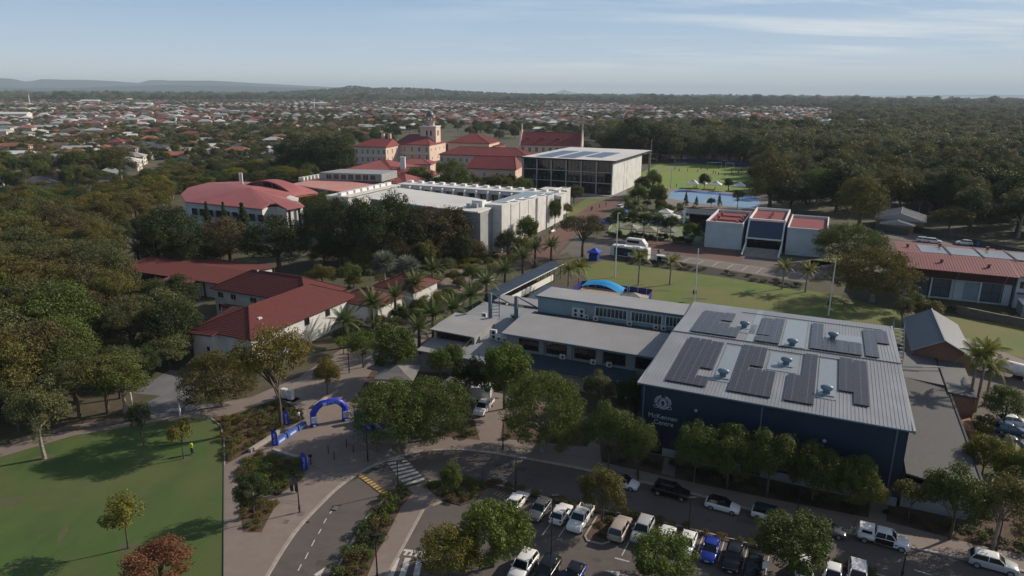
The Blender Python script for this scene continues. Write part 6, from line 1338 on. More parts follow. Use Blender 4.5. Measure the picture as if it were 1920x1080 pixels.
for r in row: car(r[0], r[1], r[2]+(9 if r[3] == AR else 5), r[3], r[4], r[5], r[6], s=.92)
# striped white and dark pickup with canopy
ut = car('ute', 1654, 1019, AR, PW_, 'white pickup with dark striped doors and a canopy on the road', PW_, s=.95)
b = MB(); b.box(-2.55, -.9, -.84, .84, 1.12, 1.2); a = [(-2.58, -.86, 1.15), (-.9, -.86, 1.15), (-.9, .86, 1.15), (-2.58, .86, 1.15)]; t_ = [(-2.45, -.72, 1.78), (-.95, -.72, 1.82), (-.95, .72, 1.82), (-2.45, .72, 1.78)]
b.add(a+t_, [(0, 1, 5, 4), (1, 2, 6, 5), (2, 3, 7, 6), (3, 0, 4, 7), (4, 5, 6, 7)]); child('canopy', b.mesh('canopy', PW_), ut)
for s_ in (-1, 1): b = MB(); b.box(-.8, 1.0, s_*.945-.01, s_*.945+.01, .45, 1.1); child('door_stripe', b.mesh('door_stripe', PK_), ut)
b = MB(); b.box(-2.2, -1.2, -.87, -.80, 1.3, 1.62); b.box(-2.2, -1.2, .80, .87, 1.3, 1.62); child('canopy_window', b.mesh('canopy_window', M_CGL), ut)
b = MB(); b.lathe([(.22, 0), (.22, .01)], (1.25, -.96, .8), 10); child('emblem', b.mesh('emblem', M_BLUEP), ut)
car('ute', 907, 770, math.atan2((P(893, 783)-P(922, 748)).y, (P(893, 783)-P(922, 748)).x), PW_, 'white pickup with an open tray in the driveway by the spreading tree', PW_, s=.95)
for a in (('suv', 1733, 454, CA, PW_, 'white car behind the gymnasium roof at its left end'), ('suv', 1750, 456, CA, PW_, 'second white car behind the gymnasium roof'), ('suv', 1807, 459, CA+math.pi, PW_, 'white wagon on the lane behind the gymnasium'), ('suv', 1843, 463, CA, PB_, 'blue car on the lane behind the gymnasium'), ('hatch', 1893, 812, CA+.1, PR_, 'teal blue car in the service yard at the right edge'), ('hatch', 1900, 797, CA+.1, PW_, 'white car behind the teal blue one in the service yard'), ('sedan', 1898, 838, CA+.1, PG_, 'dark grey sedan below the teal blue one in the service yard'),
          ('suv', 1163, 391, CA+1.4, PW_, 'white car parked at the head of the brick promenade'), ('hatch', 244, 440, CA+.4, PS_, 'silver car in the small car park behind the left wood'), ('hatch', 262, 434, CA+.4, PW_, 'white car in the small car park behind the left wood'), ('suv', 226, 448, CA+.4, PK_, 'black car in the small car park behind the left wood'), ('suv', 268, 418, CA+.4, PW_, 'white van-like car at the far side of the small car park')): car(*a)
# box trailer
tr = thing('box_trailer', 'white box trailer with an open rear door behind the white pickup', 'trailer', tuple(P(899, 752)), rotz=CA+.35)
b = MB(); b.box(-1.8, 1.8, -1.0, 1.0, .7, 2.7); child('box', b.mesh('box', PW_), tr); b = MB(); b.box(1.82, 1.88, 1.0, 2.6, .75, 2.6); child('door', b.mesh('door', PS_), tr); b = MB(); b.box(1.8, 3.0, -.08, .08, .55, .65); b.box(-1.8, 1.8, -.9, .9, .5, .69); child('drawbar', b.mesh('drawbar', M_STEEL), tr)
for sx in (-.4, .4):
    for sy in (-1, 1): child('wheel', car_proto('hatch')['tyre'], tr, (sx, sy*.95, .33), (math.pi/2, 0, 0))
# coach, minibus, van
def bus(name, lab, px, py, ang, L_, W_, H_, paint, lower=None, cat='bus', nose=0, dirt=None):
    t = thing(name, lab, cat, tuple(P(px, py)), rotz=ang); b = MB(); prof = [(-L_/2, .35), (-L_/2, H_-.25), (-L_/2+.25, H_), (L_/2-.5-nose, H_), (L_/2-.1-nose*.4, H_*.62), (L_/2-.05, H_*.5), (L_/2, .4)]
    n = len(prof); vs = [(x, -W_/2, z) for x, z in prof]+[(x, W_/2, z) for x, z in prof]; b.add(vs, [tuple(range(n)), tuple(reversed(range(n, 2*n)))]+[((i+1) % n, i, i+n, (i+1) % n+n) for i in range(n)]); child('body', b.mesh('body', paint), t)
    for s in (-1, 1): g = MB(); g.box(-L_/2+.4, L_/2-1.3-nose, s*(W_/2+.012)-.01, s*(W_/2+.012)+.01, H_*.52, H_*.82); child('side_windows', g.mesh('side_windows', M_CGL), t)
    g = MB(); x0, z0, x1, z1 = L_/2-.1-nose*.4, H_*.60, L_/2-.5-nose, H_-.15; g.add([(x0+.03, -W_/2+.15, z0), (x0+.03, W_/2-.15, z0), (x1+.05, W_/2-.15, z1), (x1+.05, -W_/2+.15, z1)], [(0, 1, 2, 3)]); child('windscreen', g.mesh('windscreen', M_CGL), t)
    for x in (-L_*.28, L_*.32):
        for s in (-1, 1): child('wheel', car_proto('suv')['tyre'], t, (x, s*(W_/2-.1), .4), (math.pi/2, 0, 0), (1.1, 1.1, 1.1))
    return t
c1 = bus('coach', 'white and blue coach with dark lettering parked by the lawn', 1181, 483, AR+math.pi-.05, 11.5, 2.5, 3.4, PW_)
b = MB(); 
for s in (-1, 1): b.box(.2, 4.4, s*1.268-.008, s*1.268+.008, .6, 2.9)
child('side_graphic', b.mesh('side_graphic', M_NAVY), c1)
for s in (-1, 1):
    b = MB()
    for k in range(4): b.box(-4.6+k*1.6, -3.4+k*1.6, s*1.27-.008, s*1.27+.008, 1.1+.12*(k % 2), 1.5)
    child('side_print', b.mesh('side_print', mat('coach_print', (.10, .14, .22), .5, .1)), c1)
b = MB(); b.box(-3.2, -1.0, -.7, .7, 3.4, 3.62); b.box(1.6, 3.0, -.7, .7, 3.4, 3.58); child('roof_unit', b.mesh('roof_unit', PW_), c1)
bus('minibus', 'tall white minibus parked behind the coach', 1194, 464, AR-.1, 6.6, 2.1, 2.8, PW_, nose=.9)
v1 = bus('van', 'white van with its side door open beside the coach', 1239, 492, AR+math.pi, 4.8, 1.9, 2.1, PW_, cat='van', nose=.6)
b = MB(); b.box(-.2, .9, .96, .975, .45, 1.9); child('open_doorway', b.mesh('open_doorway', M_DARKI), v1)
# ------------------------------------------------------------ lamps, posts, signs
def lamp(px, py, pt, lab, m=M_STEEL, head=1, r=.07, grp='dark lamp posts along the road and plaza', name='lamp_post'):
    p = P(px, py); h = hgt(px, py, pt); t = thing(name, lab, 'lamp post', tuple(p), grp)
    b = MB(); b.lathe([(.16, 0), (.16, .12), (r*1.3, .16), (r, h*.5), (r*.8, h)], (0, 0, 0), 8); o = b.build('pole', m); o.parent = t
    if head: b = MB(); b.box(-.12, .62, -.14, .14, h-.02, h+.09); b.box(.05, .58, -.11, .11, h-.05, h-.021); o = b.build('lamp_head', m); o.parent = t; o.rotation_euler = (0, 0, CA+.6)
    b = MB(); b.box(-.1, .1, -.1, .1, .5, .9); o = b.build('service_hatch', m); o.parent = t; return t
for a in ((690, 866, 786, 'lamp post on the plaza kerb left of the striped crossing'), (747, 922, 866, 'lamp post at the near end of the striped crossing'), (562, 962, 892, 'lamp post beside the finger signpost'), (943, 844, 788, 'lamp post on the far pavement by the dark spreading tree'), (967, 914, 862, 'lamp post by the low metal fence'), (1033, 1062, 930, 'tall lamp post in the car park between parked cars'), (708, 1090, 1004, 'lamp post with a round plate beside the lower crossing'), (1196, 903, 850, 'lamp post on the pavement left of the hall entrance'), (1291, 992, 934, 'lamp post in the hedge behind the silver wagons'), (1494, 968, 924, 'lamp post on the pavement under the sixth hall tree'), (1690, 1085, 1035, 'lamp post at the bottom edge by the striped pickup'), (1866, 1040, 975, 'lamp post by the silver wagon at bottom right'), (153*0+655, 700, 650, 'lamp post in the plaza shade under the small tree')): lamp(*a)
for a in ((249, 766, 736, 'left one of two short white poles beside the shaded path'), (338, 778, 738, 'right one of two short white poles beside the shaded path')): lamp(*a, m=M_WHITE, head=0, r=.11, grp='short white poles')
for a in ((1153, 520, 400, 'tall pale floodlight pole behind the blue shade sail', 1), (1301, 572, 466, 'thin flagpole behind the back left corner of the hall', 0), (1553, 592, 488, 'thin flagpole behind the middle of the hall', 0), (1217, 346, 262, 'floodlight pole at the back right corner of the glass building', 1), (1490, 345, 280, 'floodlight pole at the right side of the oval', 1), (1503, 352, 292, 'second floodlight pole at the right side of the oval', 1), (1257, 354, 316, 'thin pole at the left end of the blue court', 0)):
    t = lamp(a[0], a[1], a[2], a[3], M_WHITE if a[1] > 500 else M_GALV, a[4], r=.13, grp='tall poles around the fields', name='floodlight_pole' if a[4] else 'flagpole'); t['category'] = 'pole'
for px, py in ((1301, 572), (1553, 592)):
    t = thing('pole_box', 'small dark box at the foot of the %s flagpole' % ('left' if px < 1400 else 'right'), 'electrical box', tuple(P(px, py-8))); b = MB(); b.box(-.35, .35, -.3, .3, 1.6, 2.5); o = b.build('case', M_STEEL); o.parent = t; b = MB(); b.box(-.06, .06, -.06, .06, 0, 1.6); o = b.build('post', M_STEEL); o.parent = t
# finger signpost
t = thing('signpost', 'black wayfinding sign with two tall panels beside the lamp post', 'sign', tuple(P(552, 925)), rotz=-.2)
for x in (-.5, .1): b = MB(); b.box(x, x+.42, -.03, .03, .3, 2.3); o = b.build('panel', M_STEEL); o.parent = t; b = MB(); b.box(x+.05, x+.37, -.04, -.031, 1.1, 2.1); p_ = b.build('print', mat('sign_print', (.2, .2, .2), .6, .4, 6)); p_.parent = o
for x in (-.3, .3): b = MB(); b.box(x-.04, x+.04, -.04, .04, 0, 2.4); o = b.build('leg', M_STEEL); o.parent = t
# feather flags
def flag(px, pb, pt, lab, s):
    p = P(px, pb); h = hgt(px, pb, pt); t = thing('feather_flag', lab, 'flag', tuple(p), 'blue feather flags'); t.rotation_euler = (0, 0, .15)
    b = MB(); b.tube([(0, 0, 0), (0, 0, h*.8), (.12, 0, h*.96), (.4, 0, h)], .03, 5); o = b.build('pole', M_STEEL); o.parent = t
    b = MB(); f = []; n = 8
    for i in range(n+1): z = .25+(h-.3)*i/n; w = .75 if i < n-1 else (.62 if i == n-1 else .3); f += [(.02, .04*math.sin(i*.9), z), (w, .10*math.sin(i*.9+.8), z+(.1 if i == n else 0))]
    b.add(f+[(x, y+.02, z) for x, y, z in f], [(2*i, 2*i+1, 2*i+3, 2*i+2) for i in range(n)]+[tuple(reversed([2*i+2*n+2, 2*i+1+2*n+2, 2*i+3+2*n+2, 2*i+2+2*n+2])) for i in range(n)]); o = b.build('cloth', M_BLUEP); o.parent = t
    c = bpy.data.curves.new('lettering', 'FONT'); c.body = s; c.size = .36; c.align_x = 'CENTER'; c.align_y = 'CENTER'; c.extrude = .004; c.materials.append(mat('pale_print', (.45, .52, .70), .5, .05)); q = bpy.data.objects.new('lettering', c); COL.objects.link(q); q.parent = o; q.location = (.38, -.13, h*.52); q.rotation_euler = (math.pi/2, -math.pi/2, 0)
flag(511, 840, 806, 'blue feather flag at the left end of the blue barriers', 'COLLEGE'); flag(533, 802, 770, 'blue feather flag under the golden rusty tree', 'COLLEGE'); flag(566, 886, 850, 'blue feather flag at the corner of the triangular bed', 'COLLEGE'); flag(690, 800, 776, 'blue feather flag at the left of the spreading pair', 'COLLEGE'); flag(782*0+779, 545, 520, 'blue feather flag in the palm garden', 'COLLEGE')
# blue inflatable barriers
for i, (a, c) in enumerate((((516, 836), (535, 823)), ((537, 822), (556, 809)), ((558, 809), (572, 799)))):
    A_, B_ = P(*a), P(*c); d = B_-A_; t = thing('barrier', ('lowest', 'middle', 'uppermost')[i]+' of three blue padded barriers left of the arch', 'barrier', tuple(A_), 'blue padded barriers', rotz=math.atan2(d.y, d.x)); b = MB(); l = d.length*.96
    b.add([(0, -.42, .02), (l, -.42, .02), (l, .42, .02), (0, .42, .02), (0, -.30, .85), (l, -.30, .85), (l, .30, .85), (0, .30, .85)], [(3, 2, 1, 0), (4, 5, 6, 7), (0, 1, 5, 4), (1, 2, 6, 5), (2, 3, 7, 6), (3, 0, 4, 7)]); child('pad', b.mesh('pad', mat('faded_blue_vinyl', (.06, .115, .36), .5, .1)), t)
    b = MB(); b.box(l*.2, l*.8, -.385, -.37, .25, .6); child('print', b.mesh('print', mat('pale_print', (.45, .52, .70), .5, .05)), t)
# inflatable arch
A_, B_ = P(589, 800), P(648, 789); d = B_-A_; l = d.length; ar = thing('inflatable_arch', 'dark blue inflatable arch with white prints standing on the plaza', 'arch', tuple(A_), rotz=math.atan2(d.y, d.x))
zt = hgt(618, 795, 752); b = MB(); pts = [(0, 0, 0), (0, 0, zt*.30), (0, 0, zt*.58), (.14*l, 0, zt*.82), (.28*l, 0, zt*.93), (.5*l, 0, zt*.94), (.74*l, 0, zt*.95), (.88*l, 0, zt*.84), (l, 0, zt*.62), (l, 0, zt*.3), (l, 0, 0)]
b.tube(pts, [.5, .46, .46, .47, .47, .46, .47, .47, .46, .46, .5], 12); o = b.build('tube', M_BLUEP, smooth=True); o.parent = ar
for x in (0, l): b = MB(); b.box(x-.38, x+.38, -.60, -.50, zt*.22, zt*.48); b.box(x-.2, x+.2, -.60, -.50, .15, zt*.12); o = b.build('leg_print', mat('pale_print', (.45, .52, .70), .5, .05)); o.parent = ar
b = MB(); b.box(l*.30, l*.42, -.53, -.46, zt*.86, zt*.99); o = b.build('beam_print', mat('pale_print', (.45, .52, .70), .5, .05)); o.parent = ar
c = bpy.data.curves.new('lettering', 'FONT'); c.body = 'COLLEGE'; c.size = .6; c.align_x = 'LEFT'; c.align_y = 'CENTER'; c.extrude = .01; c.materials.append(mat('pale_print', (.45, .52, .70), .5, .05)); q = bpy.data.objects.new('lettering', c); COL.objects.link(q); q.parent = ar; q.location = (l*.45, -.50, zt*.93); q.rotation_euler = (math.pi/2, 0, 0)
for s, xx in ((1, 0), (1, l)): b = MB(); b.tube([(xx, 0, zt*.5), (xx+(-1 if xx == 0 else 1)*1.6, 2.2, 0)], .015, 3); o = b.build('guy_rope', M_WHITE); o.parent = ar
# blue counter / fallen inflatable to the right, under the trees
t = thing('inflatable_display', 'blue inflatable display with white stripe right of the arch', 'display', tuple(P(683, 800)), rotz=-.75)
for k, (x0, x1, z0, z1, y0) in enumerate(((-2.0, 2.0, .0, 1.2, 0), (-2.0, -1.2, 1.2, 1.9, 0), (-.2, .3, 1.2, 1.6, .1))): b = MB(); b.box(x0, x1, y0-.3, y0+.3, z0, z1); child('panel', b.mesh('panel', M_BLUEP), t)
b = MB(); b.box(-2.02, 2.02, -.34, -.31, .45, .62); child('stripe', b.mesh('stripe', mat('pale_blue_print', (.25, .45, .85), .5, .05)), t)
t = thing('inflatable_display', 'shiny blue display stand at the cafe door under dark trees', 'display', tuple(P(876, 748)), rotz=.3); b = MB(); b.tube([(-1.2, 0, 2.2), (0, 0, 2.9), (1.3, 0, 2.1)], [.2, .5, .15], 8); b.tube([(0, 0, 0), (0, 0, 2.8)], [.7, .35], 8); child('figure', b.mesh('figure', M_BLUEP), t); b = MB(); b.lathe([(.3, 3.0), (.3, 3.3)], (0, 0, 0), 8); child('cap', b.mesh('cap', M_WHITE), t)
# low planter walls and seats
def lowwall(lab, px, w=.5, h=.45, m=M_KERB, name='planter_wall'):
    pts = [P(x, y, .12) for x, y in px]; t = thing(name, lab, 'wall', tuple(pts[0]))
    for i in range(len(pts)-1): 
        a, c = pts[i], pts[i+1]; d = (c-a); n = max(1, round(d.length/2.4)); u = d.normalized(); nn = Vector((-u.y, u.x, 0))*w/2
        for k in range(n):
            p0, p1 = a+d*(k/n)+u*.02, a+d*((k+1)/n)-u*.02; b = MB(); b.prism([p0-nn, p1-nn, p1+nn, p0+nn], .1, h+.12); b.build('block', m, t)
lowwall('pale concrete wall between the large bed and the barriers', [(468, 848), (500, 828), (528, 808)]); lowwall('pale concrete wall along the top of the triangular bed', [(512, 846), (540, 856), (566, 864), (576, 862), (572, 880)]); lowwall('pale wall below the spreading pair of trees', [(704, 800), (716, 810), (745, 815), (795, 817)]); lowwall('pale concrete seat behind the blue arch', [(590, 765), (612, 748), (636, 736)]); lowwall('pale seat by the two people left of the arch', [(556, 770), (572, 776)]); lowwall('curved pale seat beside the dark umbrella', [(704, 722), (712, 716), (722, 722), (740, 726)])
lowwall('rock edging along the shaded path', [(20, 832), (60, 820), (120, 806), (180, 800), (240, 790), (260, 786)], .5, .35, M_STONE, 'rock_edging')
# white sign panel and electrical cabinet
t = thing('totem_sign', 'tall white information panel below the spreading pair', 'sign', tuple(P(817, 816)), rotz=.05); b = MB(); b.box(-.42, .42, -.06, .06, .1, 2.2); child('panel', b.mesh('panel', M_WHITE), t); b = MB(); b.box(-.42, .42, -.065, .065, 0, .6); child('base', b.mesh('base', M_GREYW), t); b = MB(); b.box(-.3, .3, -.07, -.061, .9, 1.9); child('print', b.mesh('print', mat('sign_print_pale', (.35, .42, .42), .6, .3, 5)), t)
t = thing('electrical_cabinet', 'white electrical cabinet under the golden rusty tree', 'cabinet', tuple(P(540, 748)), rotz=CA); 
for x in (-1.1, .15): b = MB(); b.box(x, x+.9, -.35, .35, 0, 1.6); child('case', b.mesh('case', M_WHITE), t)
b = MB(); b.box(-1.6, 1.8, -.8, .8, 0, .12); child('plinth', b.mesh('plinth', M_CONC), t)
# bollards with chains on the plaza
for i, (px, py) in enumerate(((583, 873), (616, 851), (627, 863), (650, 839), (663, 850))):
    t = thing('bollard', 'dark bollard %s on the plaza before the arch' % ('standing apart by the flag', 'at the left of the four', 'nearest the road', 'farthest from the road', 'at the right of the four')[i], 'bollard', tuple(P(px, py)), 'dark bollards on the plaza'); b = MB(); b.lathe([(.22, 0), (.22, .05), (.07, .07), (.06, 1.15), (.09, 1.17), (.02, 1.22)], (0, 0, 0), 8); child('post', b.mesh('post', M_STEEL), t)
    if i == 0: b = MB(); b.box(-.25, .25, -.03, .03, 1.2, 1.6); child('sign_plate', b.mesh('sign_plate', M_STEEL), t)
t = thing('wayfinding_sculpture', 'small orange bicycle rack frame on the plaza near the lamp post', 'rack', tuple(P(708, 845))); b = MB(); b.tube([(-.4, 0, 0), (-.4, 0, .8), (.4, 0, .8), (.4, 0, 0)], .04, 5); child('hoop', b.mesh('hoop', mat('orange_paint', (.35, .16, .03), .5, .1)), t)
# low metal fence
t = thing('low_fence', 'low dark metal railing at the hedge beside the lamp post', 'fence', tuple(P(905, 903))); a, c = P(905, 903), P(940, 912); d = c-a
for k in range(3): p = d*(k/2); b = MB(); b.box(p.x-.03, p.x+.03, p.y-.03, p.y+.03, 0, 1.0); child('post', b.mesh('post', M_STEEL), t)
for z in (.95, .5): b = MB(); b.tube([(0, 0, z), (d.x, d.y, z)], .025, 4); child('rail', b.mesh('rail', M_STEEL), t)
t = thing('car_park_sign', 'small white sign on a post at the edge of the car park', 'sign', tuple(P(1432, 1086)), rotz=.2); b = MB(); b.box(-.03, .03, -.03, .03, 0, 2.0); child('post', b.mesh('post', M_GALV), t); b = MB(); b.box(-.35, .35, -.05, -.031, 1.3, 2.1); child('plate', b.mesh('plate', M_WHITE), t)
t = thing('banner', 'tall white feather banner beside the dark stage', 'flag', tuple(P(1280, 420))); b = MB(); b.add([(0, 0, .3), (.8, 0, .3), (1.0, 0, 5), (.5, 0, 6.5), (.1, 0, 5)], [(0, 1, 2, 3, 4)]); b.tube([(0, .03, 0), (0, .03, 6.3)], .05, 4); child('cloth', b.mesh('cloth', M_WHITE), t)
# hedge lettering in the terraced bed
t = thing('hedge_lettering', 'clipped hedge letters spelling a word on the sloping bed below the stair tower', 'hedge', tuple(P(872, 497))); a, c = P(858, 499), P(925, 484); d = c-a
cu = bpy.data.curves.new('letters', 'FONT'); cu.body = 'COLLEGE'; cu.size = 4.4; cu.extrude = .35; cu.align_x = 'CENTER'; cu.offset = .05; cu.materials.append(mat('clipped_hedge', (.055, .055, .022), .9, .4, 3, .8, 12)); q = bpy.data.objects.new('letters', cu); COL.objects.link(q); q.parent = t; q.rotation_euler = (.12, 0, math.atan2(d.y, d.x)); q.location = (P(890, 492)-P(872, 497))+Vector((0, 0, .5))
# goals on the oval
for px, py, w_, lab in ((1339, 314, 9, 'larger white goal frame at the far side of the oval'), (1368, 315, 5, 'smaller white goal frame right of the larger one')):
    t = thing('goal', lab, 'goal', tuple(P(px, py)), rotz=-.1); b = MB(); h = 3.2; b.tube([(-w_/2, 0, 0), (-w_/2, 0, h), (w_/2, 0, h), (w_/2, 0, 0)], .14, 5); child('frame', b.mesh('frame', M_WHITE), t)
    b = MB()
    for k in range(9): x = -w_/2+w_*k/8; b.tube([(x, 0, h), (x, 2.2, 0)], .02, 3)
    child('net', b.mesh('net', M_WHITE), t)['kind'] = 'stuff'
BFP = MB(); BFP.box(0, 4, -.05, .05, 0, 2.2); FPB = BFP.mesh('fence_panel', mat('dark_blue_mesh', (.02, .04, .16), .7, .1)); fence('oval_fence', 'dark blue screen fence along the far side of the oval', [(1268, 303), (1330, 305), (1404, 313)], FPB, FPOST, 4)
# ------------------------------------------------------------ people
M_SKIN = mat('skin', (.36, .20, .13), .6, .05); M_HAIR = mat('dark_hair', (.03, .02, .015), .8, .2); M_HV = mat('hi_vis_yellow', (.50, .62, .05), .7, .05); M_TRO = mat('dark_trousers', (.02, .022, .03), .8, .1)
CL = [mat('cloth_white', (.60, .60, .58), .8, .05), mat('cloth_navy', (.02, .03, .09), .8, .1), mat('cloth_black', (.02, .02, .02), .8, .1), mat('cloth_red', (.30, .03, .03), .8, .1), mat('cloth_blue', (.05, .14, .40), .8, .1)]
def figure(stride, arm):
    me = bpy.data.meshes.new('body'); s = stride
    J = [(0, 0, .93, .13, .10), (0, 0, 1.12, .12, .09), (0, 0, 1.34, .15, .10), (0, 0, 1.47, .055, .055), (0, .01, 1.56, .075, .085), (0, .01, 1.67, .085, .10), (0, 0, 1.75, .05, .05),
         (.10, 0, .88, .09, .09), (.11, s*.5, .48, .06, .06), (.11, s, .08, .04, .04), (.12, s+.15, .04, .035, .03), (-.10, 0, .88, .09, .09), (-.11, -s*.4, .48, .06, .06), (-.11, -s*1.1, .09, .04, .04), (-.12, -s*1.1+.14, .04, .035, .03),
         (.20, 0, 1.40, .055, .055), (.25, -s*.4, 1.13, .04, .04), (.26, -s*.3+arm, .90, .032, .032), (.26, -s*.3+arm+.03, .80, .03, .022), (-.20, 0, 1.40, .055, .055), (-.25, s*.4, 1.13, .04, .04), (-.26, s*.5+arm, .90, .032, .032), (-.26, s*.5+arm+.03, .80, .03, .022)]
    E_ = [(0, 1), (1, 2), (2, 3), (3, 4), (4, 5), (5, 6), (0, 7), (7, 8), (8, 9), (9, 10), (0, 11), (11, 12), (12, 13), (13, 14), (2, 15), (15, 16), (16, 17), (17, 18), (2, 19), (19, 20), (20, 21), (21, 22)]
    me.from_pydata([j[:3] for j in J], E_, []); o = bpy.data.objects.new('tmp', me); COL.objects.link(o)
    o.modifiers.new('skin', 'SKIN'); 
    for i, j in enumerate(J): me.skin_vertices[0].data[i].radius = (j[3], j[4])
    me.skin_vertices[0].data[0].use_root = True; sb = o.modifiers.new('sub', 'SUBSURF'); sb.levels = 1; sb.render_levels = 1
    dg = bpy.context.evaluated_depsgraph_get(); m2 = bpy.data.meshes.new_from_object(o.evaluated_get(dg)); m2.name = 'body'; bpy.data.objects.remove(o); m2.materials.clear(); m2.materials.append(M_SKIN)
    sh_ = MB(); sh_.lathe([(.16, .90), (.155, 1.1), (.19, 1.32), (.16, 1.44), (.07, 1.50)], (0, 0, 0), 10)
    for sx in (1, -1): sh_.tube([(sx*.17, 0, 1.42), (sx*.23, -s*.25*sx, 1.22), (sx*.25, -s*.4*sx, 1.12)], [.075, .06, .055], 7)
    tr_ = MB(); tr_.lathe([(.165, .80), (.17, .95)], (0, 0, 0), 10); tr_.tube([(.10, 0, .92), (.11, s*.5, .48), (.11, s, .10)], [.115, .085, .065], 7); tr_.tube([(-.10, 0, .92), (-.11, -s*.4, .48), (-.11, -s*1.1, .11)], [.115, .085, .065], 7)
    ha = MB(); ha.lathe([(.10, 1.62), (.105, 1.70), (.085, 1.77), (.02, 1.80)], (0, -.015, 0), 9)
    return m2, sh_.mesh('shirt', CL[0]), tr_.mesh('trousers', M_TRO), ha.mesh('hair', M_HAIR)
FIG = [figure(.18, .05), figure(.04, .02), figure(.30, .08)]
def person(px, py, lab, sm, tm=None, f=0, rot=0, z=0.0, group=None, s=1.0):
    p = P(px, py); p.z = z; t = thing('person', lab, 'person', tuple(p), group, rotz=rot+1e-5); m = FIG[f]; t.scale = (s, s, s); child('body', m[0], t); setm(child('shirt', m[1], t), sm); setm(child('trousers', m[2], t), tm or M_TRO); child('hair', m[3], t); return t
person(361, 852, 'person in a bright yellow vest and dark trousers standing on the lawn', M_HV, None, 1, 2.6, s=1.08)
person(561, 792, 'person in a white top walking beside the seat left of the arch', CL[0], None, 0, 1.0, .12); person(567, 790, 'person in black right of the one in the white top', CL[2], None, 1, 2.0, .12)
person(852, 790, 'left one of two people in pale clothes beside the white pickup', CL[0], CL[0], 0, .4, .12); person(857, 789, 'right one of two people in pale clothes beside the white pickup', CL[0], CL[0], 1, 2.4, .12)
for i, (x, y) in enumerate(((1273, 322), (1289, 322), (1265, 319), (1308, 323), (1315, 318), (1337, 326), (1341, 327), (1347, 329), (1359, 331), (1372, 327), (1375, 331), (1390, 322), (1326, 320), (1347, 317), (1384, 326), (1372, 320))):
    person(x, y, 'distant player in dark clothes on the green oval', CL[1], None, i % 3, i*1.7, group='players on the oval', s=1.15)
for x, y, lab in ((1268, 351, 'person standing left of the first white tent'), (1301, 354, 'person under the first white tent'), (1305, 354, 'second person under the first white tent'), (1340, 357, 'person under the white tent between the small oval trees'), (1366, 358, 'person by the smallest oval tree')): person(x, y, lab, CL[2], None, 1, .5)
for i, (x, y, c_) in enumerate(((1034, 433, 1), (1036, 432, 2), (1045, 430, 0), (1061, 420, 3), (1030, 441, 2), (1013, 453, 2), (1108, 396, 2), (1110, 394, 1), (1124, 390, 3), (1136, 386, 2), (1180, 450, 2), (1204, 452, 0), (1234, 478, 2), (1237, 478, 0), (1262, 450, 3), (1247, 447, 2))):
    person(x, y, ('person in a %s top ' % ('white', 'navy', 'black', 'red')[c_])+('on the brick promenade by the stair towers' if x < 1100 else ('near the head of the promenade' if x < 1150 else 'around the palm garden and coach')), CL[c_], None, i % 3, i*1.3, group='visitors on the promenade and garden')
for i, (x, y) in enumerate(((1038, 436), (1052, 424))):
    t = thing('picnic_bench', ('white', 'further white')[i]+' bench beside the white stair towers', 'bench', tuple(P(x, y)), rotz=CA+1.5); b = MB(); b.box(-1.2, 1.2, -.25, .25, .42, .5); child('seat', b.mesh('seat', M_WHITE), t); b = MB(); b.box(-1.2, 1.2, .25, .31, .5, 1.0); child('backrest', b.mesh('backrest', M_WHITE), t)
    for q_ in (-1, 1): b = MB(); b.box(q_-.06, q_+.06, -.2, .2, 0, .42); child('leg', b.mesh('leg', M_WHITE), t)
